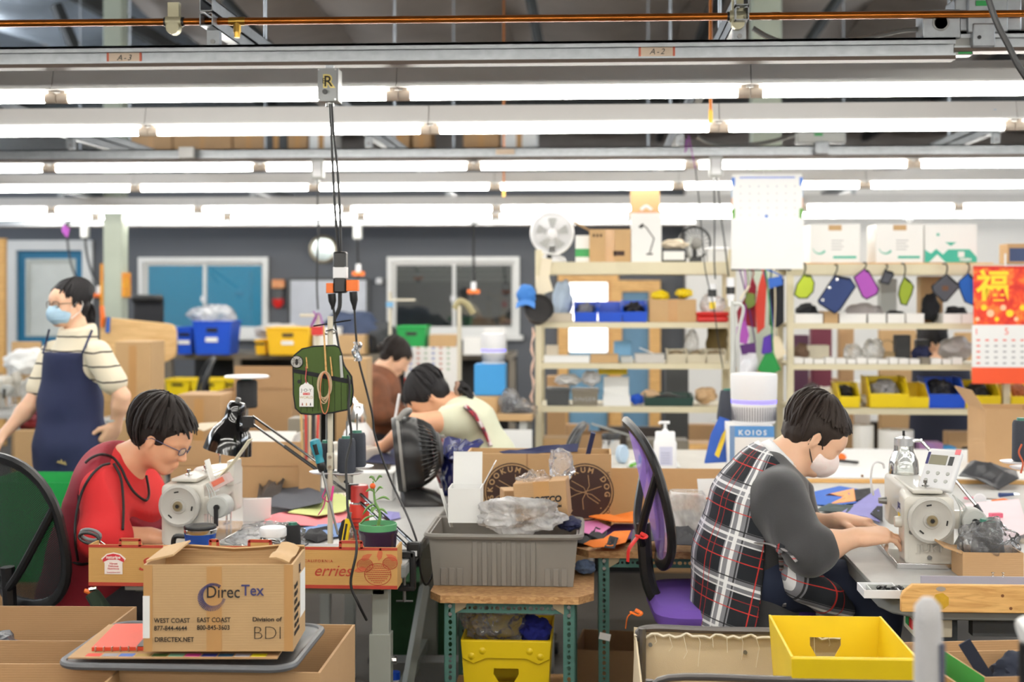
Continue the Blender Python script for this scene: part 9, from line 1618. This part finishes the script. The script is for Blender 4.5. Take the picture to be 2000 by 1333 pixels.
# ---------------------------------------------------------------- woman in brown jacket, and two glimpsed heads
Y0 = 9.0; pb_ = person('woman in brown patterned jacket bowed at the distant machine',(XA(740,Y0),Y0,0)); hc = W(773,700,8.98); HM = headM(hc,(math.cos(math.radians(35)),-.05,-math.sin(math.radians(35))),(.3,0,1),.92); nk = W(748,725); ch = W(742,755); bel = W(735,810); hip = W(735,860)
rs,ls = W(735,752,8.8),W(752,750,9.2); re,le = W(745,810,8.75),W(765,805,9.25); rw,lw_ = W(790,812,8.85),W(795,808,9.15)
B = SDF(); add_head(B,HM); B.cone(HM @ Vector((-.03,0,-.05)),nk,.05,.056,.03); B.cone(nk,bel,.07,.1,.04,flat=((0,1,0),1.3))
for a,b,c in ((rs,re,rw),(ls,le,lw_)): B.chain([a,b,c],[.05,.04,.026],.03)
add_hand(B,rw,(.9,.1,-.1),(0,0,1),.4,1); add_hand(B,lw_,(.9,-.1,-.1),(0,0,1),.4,-1); V,Fq = B.mesh(.008); np_obj('body',V,Fq,SKIN2,pb_,1)
S = SDF(); S.cone(nk+Vector((0,0,-.02)),ch,.09,.125,.05,flat=((0,1,0),1.3)); S.cone(ch,bel,.125,.14,.05,flat=((0,1,0),1.25)); S.cone(bel,hip,.14,.15,.05)
for a,b,c in ((rs,re,rw),(ls,le,lw_)): S.cone(a,b,.078,.066,.04); S.cone(b,b.lerp(c,.7),.064,.05,.03)
S.wrinkle(.003,24,5); V,Fq = S.mesh(.011); np_obj('jacket',V,Fq,mat('brown_pattern_jacket',(150,92,62),.9,0,0,16.,c2=(84,62,50)),pb_,1); trousers(pb_,Vector((hip.x,hip.y,.55)),.36,.1,LEG,.48,h=.02); part('stool_pad',MB().lathe([(.15,.38),(.17,.4),(.17,.44),(.14,.45)],20,T(hip.x,hip.y,0)),BLACK,pb_,world=True) if False else None
hair(pb_,HM,HAIRB,CAP,120,21,20,340,lambda p: 78 if abs((p+180) % 360-180) < 75 else 110,w=.011,lift=.012,h=.01); part('hair_bun',MB().blob(HM @ Vector((-.12,0,.0)),(.03,.035,.035),3,.15),HAIRB,pb_,world=True)
o = thing('stool','black round stool under the woman in the brown jacket','stool',(hip.x,hip.y,0)); part('seat',MB().lathe([(.15,.38),(.17,.39),(.17,.43),(.14,.445),(0,.447)],20),BLACK,o); part('column',MB().cyl((0,0,.03),(0,0,.38),.03,n=10),CHROME,o); part('foot',MB().lathe([(.24,0),(.24,.02),(.04,.05)],20),BLACK,o)
Y0 = 8.9; pk = person('bent dark haired person half hidden behind the right rack',(XA(1820,Y0),Y0,0)); hc = W(1822,668,8.9); HM = headM(hc,(-.45,-.6,-.66),(-.3,-.4,.9),1.0); B = SDF(); add_head(B,HM); nk = W(1838,712); B.cone(HM @ Vector((-.03,0,-.05)),nk,.05,.06,.03); B.cone(nk,W(1842,900),.1,.14,.04,flat=((1,0,0),1.3)); V,Fq = B.mesh(.01); np_obj('body',V,Fq,SKIN2,pk,1)
S = SDF(); S.cone(nk+Vector((0,0,-.05)),W(1842,900),.13,.16,.04,flat=((1,0,0),1.35)); S.cone(W(1842,900),Vector((nk.x,nk.y,.06)),.16,.14,.04); V,Fq = S.mesh(.014); np_obj('dark_clothes',V,Fq,mat('dark_navy_clothes',(40,44,62),.9),pk,1); hair(pk,HM,HAIRK,CAP,60,31,20,340,lambda p: 88,w=.012,lift=.01,h=.01)
